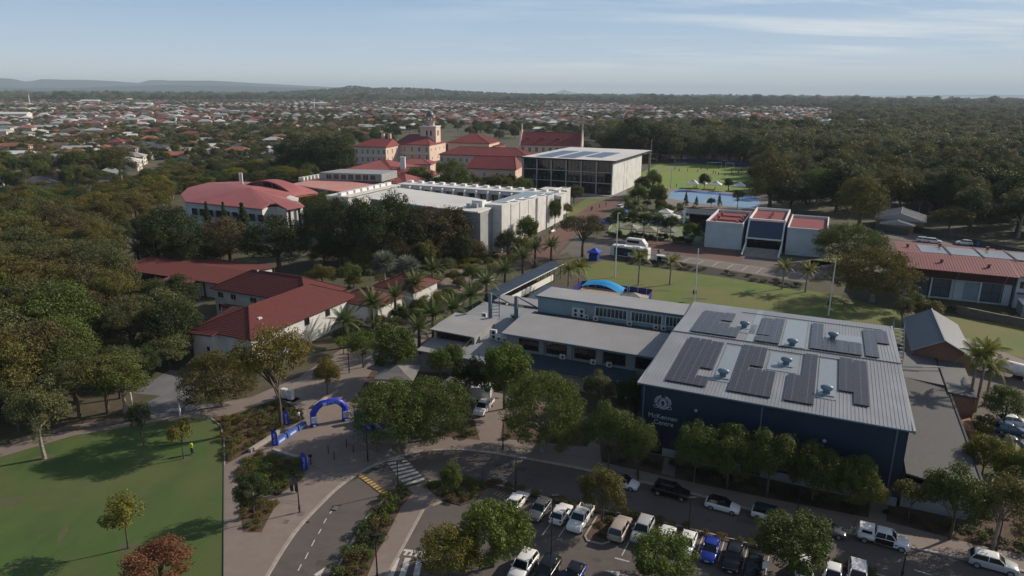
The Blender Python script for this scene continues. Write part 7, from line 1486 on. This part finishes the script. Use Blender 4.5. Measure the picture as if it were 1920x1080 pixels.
# ------------------------------------------------------------ trees one by one
TR = [
('bigleaf', 925, 1062, 940, 152, F_LIME, 'broad bright green tree by the car park, right of the yellow-green one'),
('round', 843, 1100, 985, 122, F_YEL, 'yellow-green round tree at the bottom edge beside the striped crossing'),
('bigleaf', 1240, 1092, 1003, 136, F_LIME, 'bright green round tree hiding the front of two white parked cars'),
('bigleaf', 1480, 1076, 958, 152, F_MID, 'large round tree in the car park by the striped pickup'),
('round', 1128, 980, 868, 96, F_OLIVE, 'dark olive tree on the car park island hiding a white hatchback'),
('round', 846, 930, 862, 46, F_MID, 'narrow two-tiered tree on the planting island by the crossing'),
('loose', 527, 800, 592, 172, F_AUT, 'tall spreading tree with golden rusty leaves left of the blue arch'),
('spread', 417, 762, 648, 152, F_OLIVE, 'wide dark tree below the red tiled roof with several stems'),
('loose', 203, 775, 660, 158, F_OLIVE, 'spreading tree with forked trunk above the shaded path'),
('gum', 84, 860, 706, 124, F_GUM, 'tall grey-green tree at the upper left corner of the lawn'),
('small', 345, 860, 782, 66, F_YEL, 'small yellow-leaved tree on the lawn by the person in the yellow vest'),
('small', 241, 1028, 922, 96, F_YEL, 'young yellow-green tree with a thin pale trunk in the middle of the lawn'),
('round', 305, 1120, 1018, 150, F_RUST, 'rusty red tree at the bottom edge of the lawn'),
('round', 477, 970, 878, 74, F_DARK, 'dark bushy tree in the planting bed by the finger signpost'),
('small', 270, 838, 748, 56, F_DARK, 'thin dark young tree at the top of the lawn'),
('spread', 740, 832, 704, 186, F_MID, 'flat topped spreading tree right of the blue arch, the left one of the pair'),
('spread', 806, 824, 700, 184, F_MID, 'flat topped spreading tree of the pair nearest the white pickup'),
('spread', 1018, 848, 684, 174, F_MID, 'wide dark spreading tree between the driveway and the navy hall'),
('bigleaf', 946, 768, 634, 112, F_LIME, 'bright green domed tree in front of the grey roofed classroom wing'),
('round', 880, 775, 660, 76, F_DARK, 'dark tree in shadow left of the domed tree'),
('bigleaf', 742, 712, 602, 84, F_LIME, 'dense green tree on the plaza behind the dark square umbrella'),
('round', 682, 690, 612, 62, F_MID, 'small tree on the plaza left of the dense green tree'),
('round', 826, 716, 648, 50, F_LIME, 'left one of two small round trees at the cafe roof'),
('round', 852, 706, 640, 44, F_LIME, 'right one of two small round trees at the cafe roof'),
('round', 615, 745, 665, 56, F_AUT, 'small golden tree at the foot of the tall rusty tree'),
('round', 1122, 770, 692, 64, F_GUM, 'grey-green small tree in front of the awning roof'),
('round', 1190, 800, 698, 84, F_DARK, 'dark tree against the left corner of the navy hall'),
('round', 1140, 882, 746, 96, F_MID, 'first tree from the left in the row along the navy hall'),
('round', 1194, 892, 778, 78, F_MID, 'second tree of the row along the hall, left of the entrance'),
('round', 1300, 905, 782, 86, F_MID, 'tree just right of the hall entrance hiding the end of the lettering'),
('bigleaf', 1362, 916, 792, 96, F_MID, 'fourth tree of the row along the navy hall'),
('round', 1437, 930, 798, 100, F_MID, 'fifth tree of the row along the hall with pale blossom'),
('bigleaf', 1522, 945, 826, 98, F_MID, 'sixth tree of the row along the navy hall'),
('bigleaf', 1592, 958, 846, 92, F_MID, 'seventh tree of the row along the hall, left of the yellow one'),
('round', 1628, 966, 898, 62, F_YEL, 'small yellow tree at the right end of the row along the hall'),
('small', 1702, 982, 896, 72, F_OLIVE, 'thin tree in front of the corner of the grey tiled annex'),
('round', 1780, 1012, 866, 128, F_MID, 'dark green tree covering the front end of the annex roof'),
('gum', 1862, 1030, 868, 138, F_OLIVE, 'large tree with several pale stems at the right edge'),
('round', 1905, 925, 840, 70, F_LIME, 'bright green tree at the right edge by the parked cars'),
('round', 1838, 900, 806, 86, F_YEL, 'bushy yellow-green tree beside the edge of the annex roof'),
('round', 1880, 800, 720, 90, F_MID, 'leafy tree below the palm trees at right'),
('fig', 330, 498, 378, 130, F_DARK, 'large dark fig below the left end of the faded red roof'),
('fig', 432, 500, 400, 112, F_BROWN, 'brownish fig in the dark group below the faded red roof'),
('fig', 524, 508, 396, 124, F_DARK, 'rounded dark fig at the right of the dark group'),
('conifer', 396, 470, 370, 34, F_DARK, 'left one of three dark conifers against the faded red roof'),
('conifer', 427, 470, 370, 34, F_DARK, 'middle one of three dark conifers against the faded red roof'),
('conifer', 461, 470, 372, 52, F_DARK, 'broadest of three dark conifers against the faded red roof'),
('fig', 300, 505, 410, 90, F_DARK, 'dark fig at the left end of the dark group'),
('fig', 372, 512, 430, 100, F_DARK, 'low dark fig in front of the conifers'),
('round', 290, 492, 448, 36, F_YEL, 'small yellow round tree beside the carport roof'),
('round', 324, 492, 450, 38, F_LIME, 'small bright green round tree beside the yellow one'),
('fig', 640, 500, 362, 108, F_DARK, 'tall dark tree with a pale trunk left of the white teaching block'),
('fig', 700, 500, 360, 104, F_DARK, 'second tall dark tree with a pale trunk before the white teaching block'),
('fig', 600, 478, 372, 74, F_DARK, 'dark tree between the faded red roof and the tall pair'),
('fig', 746, 486, 346, 92, F_DARK, 'dark tree overlapping the left end of the curved white roof'),
('fig', 800, 490, 380, 118, F_BROWN, 'brownish tree along the curved white wall'),
('fig', 850, 484, 381, 104, F_BROWN, 'brown-green tree next to the first white stair tower'),
('fig', 770, 496, 392, 96, F_DARK, 'dark tree filling the gap before the curved white wall'),
('fig', 735, 505, 430, 60, F_BROWN, 'low brownish tree below the white teaching block'),
('bigleaf', 990, 464, 400, 46, F_LIME, 'dense round green tree between the white stair towers'),
('bigleaf', 1040, 425, 368, 28, F_LIME, 'small round tree before the last white towers'),
('loose', 1092, 482, 394, 112, F_BROWN, 'wide sparse brownish tree over the brick promenade'),
('round', 785, 360, 306, 60, F_MID, 'left one of two trees before the heritage link roof'),
('fig', 850, 362, 294, 72, F_MID, 'large green tree in front of the dark red heritage roofs'),
('round', 935, 366, 322, 52, F_OLIVE, 'olive tree below the steep dark red roof'),
('round', 978, 370, 330, 44, F_MID, 'tree beside the left column of the glass building'),
('bigleaf', 1076, 380, 344, 40, F_GUM, 'small tree in front of the glass building'),
('fig', 560, 332, 246, 92, F_DARK, 'left part of the dark mound of figs beside the heritage building'),
('fig', 612, 336, 242, 110, F_DARK, 'right part of the dark mound of figs beside the heritage building'),
('fig', 646, 332, 262, 56, F_DARK, 'dark fig touching the left corner of the cream heritage wing'),
('fig', 1182, 300, 214, 94, F_DARK, 'very dark tall tree behind the glass building'),
('fig', 1236, 300, 224, 92, F_DARK, 'very dark tree to the right behind the glass building'),
('gum', 1290, 302, 244, 66, F_GUM, 'grey-green tree behind the oval left of its centre'),
('fig', 1335, 306, 244, 62, F_DARK, 'dark tree behind the middle of the oval'),
('fig', 1385, 310, 246, 70, F_DARK, 'dark tree behind the right part of the oval'),
('fig', 1442, 392, 288, 100, F_OLIVE, 'large olive tree at the right side of the oval'),
('fig', 1482, 398, 330, 80, F_DARK, 'dark tree in front of the large olive one by the courts'),
('round', 1222, 366, 314, 38, F_MID, 'round tree at the near left corner of the oval'),
('round', 1204, 372, 326, 34, F_DARK, 'dark round tree right of the glass building'),
('bigleaf', 1230, 392, 340, 42, F_MID, 'round tree by the left end of the blue court'),
('round', 1196, 392, 344, 34, F_LIME, 'bright tree in the clump at the left of the blue court'),
('round', 1240, 400, 372, 26, F_MID, 'low tree under the round one by the blue court'),
('round', 1320, 357, 322, 25, F_DARK, 'dark round small tree standing on the oval edge between tents'),
('round', 1365, 358, 332, 18, F_DARK, 'smallest dark tree standing on the oval edge'),
('conifer', 1285, 388, 358, 16, F_DARK, 'dark slim tree before the blue court, first from the left'),
('conifer', 1305, 388, 366, 14, F_GUM, 'pale slim tree before the blue court'),
('round', 1333, 388, 369, 17, F_DARK, 'little round tree before the blue court'),
('conifer', 1348, 388, 361, 14, F_GUM, 'grey-green slim tree before the blue court'),
('loose', 1382, 392, 352, 28, F_MID, 'small umbrella shaped tree before the right of the blue court'),
('bigleaf', 1296, 458, 414, 40, F_LIME, 'bright green round tree left of the library'),
('round', 1318, 452, 412, 30, F_DARK, 'dark tree touching the left wall of the library'),
('spread', 1588, 500, 410, 148, F_MID, 'wide dark tree over the right wing of the library'),
('spread', 1634, 566, 452, 164, F_AUT, 'wide golden-brown tree by the left end of the gymnasium'),
('spread', 1530, 392, 306, 86, F_MID, 'spreading tree with visible limbs right of the large olive tree'),
('fig', 1610, 424, 318, 96, F_OLIVE, 'large tree left of the brick lodge'),
('round', 1778, 440, 382, 74, F_OLIVE, 'round tree right of the brick lodge'),
('round', 1716, 596, 548, 50, F_LIME, 'bright green shrub-like tree below the gymnasium'),
('round', 1738, 606, 560, 56, F_OLIVE, 'olive round tree behind the blue gabled shed'),
('gum', 1688, 612, 548, 48, F_GUM, 'grey tree at the back corner of the navy hall'),
('round', 830, 520, 482, 66, F_GUM, 'broad low tree beside the silver palms'),
('round', 885, 535, 496, 42, F_LIME, 'round bright tree in the palm garden by the walkway'),
('round', 606, 545, 492, 58, F_OLIVE, 'low tree behind the red tiled roof, left of the silver palms'),
('round', 655, 540, 490, 54, F_MID, 'second low tree behind the red tiled roof'),
('round', 826, 580, 545, 40, F_YEL, 'yellowish round shrub among the date palms'),
('round', 785, 592, 560, 44, F_DARK, 'dark bush among the date palms'),
('fig', 672, 446, 366, 74, F_DARK, 'dark tree hiding the angled wing with the scalloped parapet'),
('fig', 625, 440, 368, 66, F_MID, 'green tree at the left end of the angled scalloped wing'),
('gum', 230, 350, 268, 60, F_BROWN, 'brown-green tree at the edge of the suburb above the left wood'),
('round', 575, 402, 352, 44, F_YEL, 'yellow-green tree right of the faded red roof'),
('round', 610, 412, 356, 60, F_MID, 'green tree between the faded red roof and the white wing'),
('round', 980, 478, 440, 34, F_YEL, 'yellowish bush at the foot of the first stair tower'),
('round', 1062, 408, 378, 24, F_OLIVE, 'small olive tree at the corner of the white towers'),
]
for k in TR: tree(*k)
# sunlit blossoms on one tree, small pale clusters
# palms
for i, a in enumerate(((812, 505, 548, 'date palm standing highest among the plaza palms'), (780, 532, 580, 'date palm between the silver palms and the plaza'), (700, 570, 628, 'date palm left in front of the white screen wall'), (743, 556, 612, 'date palm right in front of the white screen wall'), (648, 604, 652, 'date palm near the corner of the red tiled building'), (813, 592, 648, 'date palm touching the left corner of the grey cafe roof'), (787, 616, 664, 'date palm below the one at the cafe roof'), (883, 556, 604, 'date palm left of the blue masts'), (850, 580, 620, 'smaller date palm left of the cafe roof'), (912, 530, 572, 'date palm beside the lower end of the covered walkway'), (947, 508, 548, 'date palm beside the middle of the covered walkway'), (980, 484, 524, 'date palm at the upper left of the covered walkway'), (1003, 466, 502, 'left one of two date palms at the walkway top'), (1033, 462, 500, 'right one of two date palms at the walkway top'), (262, 472, 500, 'grey-green palm behind the low red carport roof'), (1172, 378, 408, 'date palm beside the white car on the promenade'), (1190, 384, 412, 'second date palm beside the promenade'))):
    palm(a[0], a[1], a[2], a[3], 'date', 'date palms', s=1.0+.1*(i % 3))
for a in ((722, 496, 548, 'larger silver fan palm behind the red tiled pavilion'), (766, 506, 556, 'smaller silver fan palm on the right')): palm(a[0], a[1], a[2], a[3], 'silver', 'silver fan palms', 1.65, 44)
for a in ((1197, 482, 536, 'tall palm on the sunny lawn before the coach'), (1256, 490, 534, 'yellowing palm on the sunny lawn before the white van'), (1466, 500, 542, 'left one of two thin palms in the lawn shadow'), (1510, 506, 548, 'right one of two thin palms in the lawn shadow'), (1828, 660, 772, 'tallest palm at the right beside the annex'), (1812, 668, 776, 'leaning palm right of the tallest, beside the annex'), (1846, 690, 760, 'shorter palm beside the tallest pair'), (1890, 858, 905, 'low palm with bright fronds at the lower right'), (1065, 505, 552, 'left one of the palms behind the pool'), (1085, 500, 545, 'right one of the palms behind the pool')): palm(a[0], a[1], a[2], a[3], 'royal', 'slender palms', 1.0, 16)
for k, x in enumerate((1160, 1184, 1206, 1232, 1256)): palm(x, 408+k*3, 443+k*3.2, ('first', 'second', 'third', 'fourth', 'fifth')[k]+' fan palm from the left in the palm garden row', 'fan', 'fan palms in the palm garden', 2.3, 30)
# ------------------------------------------------------------ wooded parts of the campus
def inpoly(x, y, r):
    c = False; n = len(r)
    for i in range(n):
        (x0, y0), (x1, y1) = r[i], r[(i+1) % n]
        if (y0 > y) != (y1 > y) and x < (x1-x0)*(y-y0)/(y1-y0)+x0: c = not c
    return c
NOGO = [(-1, 43, -2, 64), (-44, 1, 10, 70), (-120, -64, 86, 182), (-140, -68, 145, 160), (-120, -70, 222, 298), (-16, 22, 124, 162), (36, 74, 90, 128)]
def wood(ring, spacing, kinds, wr, hr, mats, lab, grp, lim=200, seed=1, fill=False):
    g = np.random.default_rng(seed); W_ = [P(x, y) for x, y in ring]; R_ = [(p.x, p.y) for p in W_]
    xs = [p[0] for p in R_]; ys = [p[1] for p in R_]; got = []; tries = 0
    cap = lim*(3 if fill else 1)
    while tries < lim*90 and len(got) < cap:
        tries += 1; x, y = g.uniform(min(xs), max(xs)), g.uniform(min(ys), max(ys))
        if not inpoly(x, y, R_): continue
        u, v = FH.loc((x, y, 0))
        if any(a < u < b and c < v < d for a, b, c, d in NOGO): continue
        px, py = proj((x, y, 0))
        if px < -160 or px > 2080: continue
        if any((x-q[0])**2+(y-q[1])**2 < spacing**2 for q in got): continue
        got.append((x, y))
    got.sort(key=lambda q: math.hypot(*q))
    for x, y in got[lim:]: FILL.append((x, y, g.uniform(*wr)/11.5))
    for x, y in got[:lim]:
        k = kinds[g.integers(len(kinds))]; m_ = mats[g.integers(len(mats))]; h_ = g.uniform(*hr); lb = lab
        if len(lab.split()) <= 12 and k != 'shrub':
            a = hr[0]+(hr[1]-hr[0])/3; lb = '%s %s %s' % ('lower' if h_ < a else ('medium sized' if h_ < 2*hr[1]/3+hr[0]/3 else 'tall'), m_.name.replace('_leaves', '').replace('_', ' '), lab.replace('tall tree', 'tree').replace('low ', '').replace('dark tree', 'tree'))
        put_tree(k, (x, y, 0), g.uniform(*wr), h_, m_, lb, 'tree' if k != 'shrub' else 'shrub', grp)
    return len(got)
n1_ = wood([(-260, 470), (-100, 440), (60, 440), (150, 455), (205, 470), (205, 560), (228, 600), (215, 640), (150, 668), (110, 735), (40, 790), (-60, 830), (-300, 860)], 5.3, ['fig', 'gum', 'fig', 'loose'], (10.5, 15), (10, 15.5), [F_GUM, F_OLIVE, F_OLIVE, F_AUT, F_GUM, F_OLIVE, F_BROWN, F_MID], 'tree in the dense wood along the left edge', 'trees of the left wood', 240, 3)
n2_ = wood([(245, 640), (300, 600), (350, 600), (356, 650), (330, 672), (240, 675)], 6.5, ['fig', 'fig', 'loose'], (11, 14), (9, 11.5), [F_DARK, F_GUM], 'dark tree left of the white gabled bay', 'dark trees before the carport', 7, 4)
n3_ = wood([(-200, 445), (0, 430), (110, 424), (190, 430), (290, 400), (330, 368), (420, 352), (540, 352), (640, 334), (650, 318), (560, 322), (440, 332), (340, 336), (280, 348), (225, 375), (100, 386), (-200, 394)], 7.5, ['fig', 'round', 'gum', 'spread'], (10, 15), (7.5, 11), [F_OLIVE, F_MID, F_YEL, F_AUT, F_DARK], 'tree of the green belt between the campus and the suburb', 'trees of the green belt', 150, 5)
n4_ = wood([(1415, 330), (1430, 300), (1500, 285), (1560, 262), (2100, 262), (2100, 470), (1900, 455), (1800, 440), (1720, 405), (1640, 398), (1560, 400), (1500, 385)], 7.6, ['gum', 'fig', 'gum', 'forest'], (12, 17), (14, 21), [F_DARK, F_OLIVE, F_GUM, F_DARK], 'tall tree of the wood right of the oval', 'trees of the wood right of the oval', 290, 6, True)
n5_ = wood([(1130, 300), (1240, 304), (1420, 310), (1500, 285), (1560, 262), (1300, 262), (1200, 240), (1120, 246)], 9, ['gum', 'fig', 'forest'], (12, 18), (12, 19), [F_GUM, F_OLIVE, F_MID, F_DARK], 'tree standing behind the oval', 'trees behind the oval', 130, 7, True)
n6_ = wood([(640, 300), (650, 262), (830, 232), (1000, 240), (1120, 246), (1130, 296), (1000, 262), (930, 262), (820, 250)], 13, ['fig', 'round', 'forest'], (9, 15), (8, 13), [F_MID, F_DARK, F_OLIVE], 'tree behind the heritage buildings', 'trees behind the heritage buildings', 90, 8)
n7_ = wood([(735, 372), (800, 352), (960, 352), (975, 372), (960, 376), (860, 350)], 7, ['round', 'loose'], (6, 9), (5, 8), [F_MID, F_OLIVE, F_DARK], 'low tree in the courtyard before the glass building', 'courtyard trees', 26, 9)
n8_ = wood([(700, 498), (760, 486), (900, 492), (960, 500), (900, 560), (850, 575), (800, 540), (720, 545), (650, 545)], 5.5, ['round', 'small'], (3, 5.5), (2.5, 4.2), [F_MID, F_OLIVE, F_DARK, F_YEL], 'low garden tree among the date palms', 'low garden trees among the palms', 40, 10)
n9_ = wood([(1140, 440), (1145, 420), (1180, 395), (1250, 390), (1320, 405), (1310, 415), (1180, 405)], 5, ['round', 'small'], (3.5, 6), (3, 5), [F_MID, F_DARK], 'low garden tree around the palm garden', 'low garden trees around the palm garden', 22, 12)
nA_ = wood([(195, 480), (300, 440), (300, 412), (230, 430)], 8, ['round', 'gum'], (6, 9), (6, 9), [F_DARK, F_OLIVE], 'tree by the small car park behind the left wood', 'trees by the small car park', 6, 13)
nB_ = wood([(760, 505), (860, 490), (960, 478), (1000, 452), (1010, 450), (985, 480), (900, 500), (850, 500), (770, 512)], 3.2, ['shrub'], (2.2, 3.4), (1.4, 2.4), [F_MID, F_YEL, F_RUST, F_OLIVE], 'garden shrub in the terraced beds below the stair tower', 'shrubs of the terraced beds', 24, 14)
print('woods', n1_, n2_, n3_, n4_, n5_, n6_, n7_, n8_, n9_)
nC_ = wood([(640, 668), (700, 645), (800, 612), (862, 575), (800, 548), (700, 600), (640, 645)], 3.6, ['round', 'small'], (3.4, 5.5), (3, 4.6), [F_MID, F_DARK, F_OLIVE, F_MID], 'low bushy tree between the date palms and the cafe', 'low bushy trees by the cafe', 34, 15)
nD_ = wood([(236, 700), (250, 735), (300, 742), (330, 700), (318, 690), (270, 690)], 6, ['round', 'loose'], (6, 9), (5, 7), [F_DARK, F_GUM], 'tree by the grey concrete apron', 'trees by the grey apron', 5, 16)
nE_ = wood([(-60, 860), (0, 838), (150, 795), (250, 776), (250, 745), (150, 740), (60, 800), (-60, 838)], 6, ['fig', 'loose', 'gum'], (8, 11), (8, 11), [F_GUM, F_OLIVE, F_MID], 'tree along the path above the lawn', 'trees along the path above the lawn', 14, 17)
nF_ = wood([(585, 500), (740, 512), (900, 492), (960, 480), (900, 470), (740, 492), (600, 488)], 5, ['round', 'fig'], (7, 10), (6, 9), [F_DARK, F_BROWN, F_OLIVE], 'dark tree at the foot of the white teaching block', 'dark trees at the white teaching block', 22, 18)
nG_ = wood([(-80, 378), (0, 374), (200, 364), (250, 335), (185, 336), (90, 348), (-80, 352)], 8, ['round', 'loose', 'fig'], (5, 8), (3.5, 5.2), [F_OLIVE, F_MID, F_GUM], 'low tree at the suburb edge behind the left wood', 'low trees at the suburb edge', 40, 19)
nH_ = wood([(300, 345), (420, 335), (640, 320), (640, 294), (520, 302), (420, 303), (310, 306)], 9, ['round', 'loose', 'fig'], (7, 10), (4, 6.2), [F_OLIVE, F_MID, F_DARK, F_GUM], 'tree between the faded red roof and the suburb', 'trees above the faded red roof', 70, 20)
# ------------------------------------------------------------ garden beds
def bed(ring, spacing, wr, hr, mats, lab, grp, lim=60, seed=1, kinds=('shrub',)): return wood(ring, spacing, list(kinds), wr, hr, mats, lab, grp, lim, seed)
bed([(425, 866), (418, 805), (410, 790), (450, 782), (520, 755), (556, 770), (566, 784), (515, 808), (465, 840)], 1.25, (1.3, 2.4), (.5, 1.1), [F_AUT, F_OLIVE, F_MID, F_GUM, F_OLIVE, F_BROWN], 'low shrub in the large bed between the lawn and the arch', 'shrubs of the large bed by the arch', 60, 21)
bed([(458, 866), (482, 853), (560, 869), (562, 898), (520, 925), (474, 915), (445, 903)], 1.0, (1.4, 2.4), (.6, 1.0), [F_MID, F_LIME, F_OLIVE, F_BROWN], 'low shrub in the triangular bed beside the flags', 'shrubs of the triangular bed', 60, 22)
bed([(452, 938), (500, 938), (515, 942), (488, 994), (458, 994)], 1.1, (1.1, 1.9), (.5, .9), [F_AUT, F_BROWN, F_MID], 'low shrub in the small bed at the signpost', 'shrubs of the small bed', 26, 23)
bed([(748, 925), (768, 920), (748, 952), (731, 986), (701, 1041), (672, 1100), (614, 1100), (646, 1051), (677, 996), (695, 968), (724, 938)], 1.15, (1.3, 2.4), (.6, 1.3), [F_MID, F_LIME, F_OLIVE, F_DARK, F_BROWN], 'low shrub in the median strip beside the curving road', 'shrubs of the median strip', 80, 24)
bed([(808, 906), (835, 901), (870, 901), (900, 905), (930, 910), (910, 914), (887, 937), (864, 944), (832, 935), (810, 918)], 1.2, (1.3, 2.3), (.6, 1.1), [F_MID, F_LIME, F_BROWN], 'low shrub on the planting island right of the crossing', 'shrubs of the planting island', 40, 25)
bed([(945, 914), (967, 920), (1040, 937), (1110, 953), (1200, 970), (1300, 993), (1420, 1023), (1560, 1057), (1650, 1078), (1560, 1061), (1420, 1028), (1300, 998), (1200, 974), (1110, 958), (1040, 941), (967, 923)], 1.05, (1.0, 1.7), (.6, 1.1), [F_OLIVE, F_DARK, F_AUT, F_MID], 'low hedge shrub between the road and the parked cars', 'hedge shrubs along the car park', 95, 26)
bed([(1132, 864), (1233, 887), (1240, 860), (1135, 840)], 1.3, (1.3, 2.0), (.6, 1.0), [F_DARK, F_MID], 'shrub under the first trees at the hall', 'shrubs at the hall', 8, 27)
bed([(1264, 891), (1419, 927), (1625, 968), (1630, 952), (1262, 868)], 1.6, (1.5, 2.4), (.7, 1.1), [F_DARK, F_MID], 'shrub under the row of trees along the hall', 'shrubs under the hall trees', 26, 28)
bed([(1664, 976), (1822, 1016), (1930, 1040), (1930, 985), (1840, 965), (1668, 950)], 1.5, (1.4, 2.4), (.7, 1.3), [F_DARK, F_MID, F_AUT], 'shrub in the bed below the annex', 'shrubs below the annex', 24, 29)
bed([(706, 802), (795, 815), (890, 822), (888, 800), (840, 795), (720, 780)], 1.3, (1.3, 2.0), (.6, 1.0), [F_DARK, F_RUST, F_MID], 'shrub under the pair of spreading trees', 'shrubs under the spreading pair', 16, 30)
bed([(942, 824), (1098, 836), (1110, 806), (1010, 780), (950, 792)], 1.6, (1.3, 2.0), (.6, 1.0), [F_DARK, F_MID], 'shrub under the dark spreading tree', 'shrubs under the dark spreading tree', 10, 31)
bed([(1800, 760), (1850, 800), (1880, 860), (1920, 930), (1870, 920), (1840, 880), (1815, 830)], 1.5, (1.8, 3.0), (1.0, 2.2), [F_MID, F_AUT, F_LIME, F_RUST], 'garden bush between the annex and the service yard', 'bushes beside the annex', 26, 32)
bed([(1105, 1004), (1120, 972), (1150, 970), (1136, 1012)], 1.5, (1.0, 1.6), (.4, .8), [F_OLIVE, F_DARK], 'small shrub on the car park island', 'shrubs of the car park island', 8, 33)
bed([(1320, 464), (1390, 472), (1386, 466), (1322, 458)], 1.3, (2.0, 2.4), (1.6, 2.0), [F_DARK], 'dark hedge shrub along the left wing of the library', 'hedge along the library', 10, 34)
bed([(1140, 446), (1205, 450), (1320, 464), (1322, 458), (1205, 443), (1140, 440)], 1.6, (2.4, 3.2), (1.6, 2.4), [F_DARK], 'dark hedge shrub between the turf and the coach', 'hedge above the coach', 22, 35)
bed([(1740, 582), (1800, 588), (1930, 610), (1930, 604), (1800, 582), (1740, 578)], 1.5, (2.0, 2.6), (1.2, 1.7), [F_MID, F_DARK], 'hedge shrub above the stone retaining wall', 'hedge above the stone wall', 24, 36)
bed([(1175, 488), (1270, 494), (1400, 516), (1500, 538), (1490, 541), (1380, 521), (1260, 503), (1175, 494)], 2.0, (2.0, 3.0), (.8, 1.3), [F_DARK, F_BROWN], 'dark ground shrub on the bank below the parking bays', 'shrubs on the dark bank', 22, 37)
FM = [leafmat('far_leaves_mid', (.080, .098, .034), rand=.5), leafmat('far_leaves_grey', (.096, .098, .048), rand=.48), leafmat('far_leaves_dark', (.046, .064, .026), rand=.42), leafmat('far_leaves_olive', (.112, .102, .038), rand=.42)]
fcol = bpy.data.collections.new('far_tree_shapes')
for k in range(7):
    g = np.random.default_rng(50+k); C = crown_pts(20, 4.6*(.8+.12*(k % 4)), 3.2+.5*(k % 3), 6.2, g, -.3, 'dome', .35); C[:, 0] *= 1+.25*np.sin(C[:, 1]+k); V = leaves(C, 1.75*(.7+.6*g.random(20)), 62, .72, g, .8, .72)
    o = bpy.data.objects.new('far_tree_shape', quadmesh('far_tree_shape', V, FM[k % 4])); fcol.objects.link(o)
WPT += [(x, y, s) for x, y, s in FILL]; zz_ = np.array([0.0]*len(WPT)+[r[3] for r in RZ]); WPT = [p[:3] for p in WPT]+[r[:3] for r in RZ]; pa = np.array(WPT); me = bpy.data.meshes.new('woodland'); me.vertices.add(len(pa)); co = np.zeros((len(pa), 3), np.float32); co[:, :2] = pa[:, :2]; co[:, 2] = zz_
me.vertices.foreach_set('co', co.ravel()); at = me.attributes.new('size', 'FLOAT', 'POINT'); at.data.foreach_set('value', pa[:, 2].astype(np.float32))
at = me.attributes.new('turn', 'FLOAT', 'POINT'); at.data.foreach_set('value', g_.uniform(0, 6.28, len(pa)).astype(np.float32))
wd = bpy.data.objects.new('woodland', me); COL.objects.link(wd); tag(wd, 'far treetops of the suburb and woodland reaching to the horizon', 'woodland'); wd['kind'] = 'stuff'
ng = bpy.data.node_groups.new('scatter_trees', 'GeometryNodeTree'); ng.interface.new_socket('Geometry', in_out='INPUT', socket_type='NodeSocketGeometry'); ng.interface.new_socket('Geometry', in_out='OUTPUT', socket_type='NodeSocketGeometry')
gi = ng.nodes.new('NodeGroupInput'); go = ng.nodes.new('NodeGroupOutput'); ip = ng.nodes.new('GeometryNodeInstanceOnPoints'); ci = ng.nodes.new('GeometryNodeCollectionInfo'); ci.inputs['Collection'].default_value = fcol; ci.inputs['Separate Children'].default_value = True; ci.inputs['Reset Children'].default_value = True
ip.inputs['Pick Instance'].default_value = True; m2p = ng.nodes.new('GeometryNodeMeshToPoints')
s_ = ng.nodes.new('GeometryNodeInputNamedAttribute'); s_.data_type = 'FLOAT'; s_.inputs['Name'].default_value = 'size'; r_ = ng.nodes.new('GeometryNodeInputNamedAttribute'); r_.data_type = 'FLOAT'; r_.inputs['Name'].default_value = 'turn'
cb = ng.nodes.new('ShaderNodeCombineXYZ'); rd = ng.nodes.new('FunctionNodeRandomValue'); rd.data_type = 'INT'; rd.inputs[4].default_value = 0; rd.inputs[5].default_value = 6
lk = ng.links.new; lk(gi.outputs[0], m2p.inputs[0]); lk(m2p.outputs[0], ip.inputs['Points']); lk(ci.outputs[0], ip.inputs['Instance']); lk(rd.outputs[2], ip.inputs['Instance Index']); lk(r_.outputs[0], cb.inputs[2]); lk(cb.outputs[0], ip.inputs['Rotation']); lk(s_.outputs[0], ip.inputs['Scale']); lk(ip.outputs[0], go.inputs[0])
md = wd.modifiers.new('scatter', 'NODES'); md.node_group = ng
print('houses', len(HS), 'far trees', len(WPT), 'near', len(IND))

# lettering curves become plain meshes
dg = bpy.context.evaluated_depsgraph_get()
for o in [o for o in bpy.data.objects if o.type == 'FONT']:
    me = bpy.data.meshes.new_from_object(o.evaluated_get(dg)); n = bpy.data.objects.new(o.name, me); COL.objects.link(n); n.parent = o.parent; n.location = o.location; n.rotation_euler = o.rotation_euler; nm = o.name; bpy.data.objects.remove(o); n.name = nm
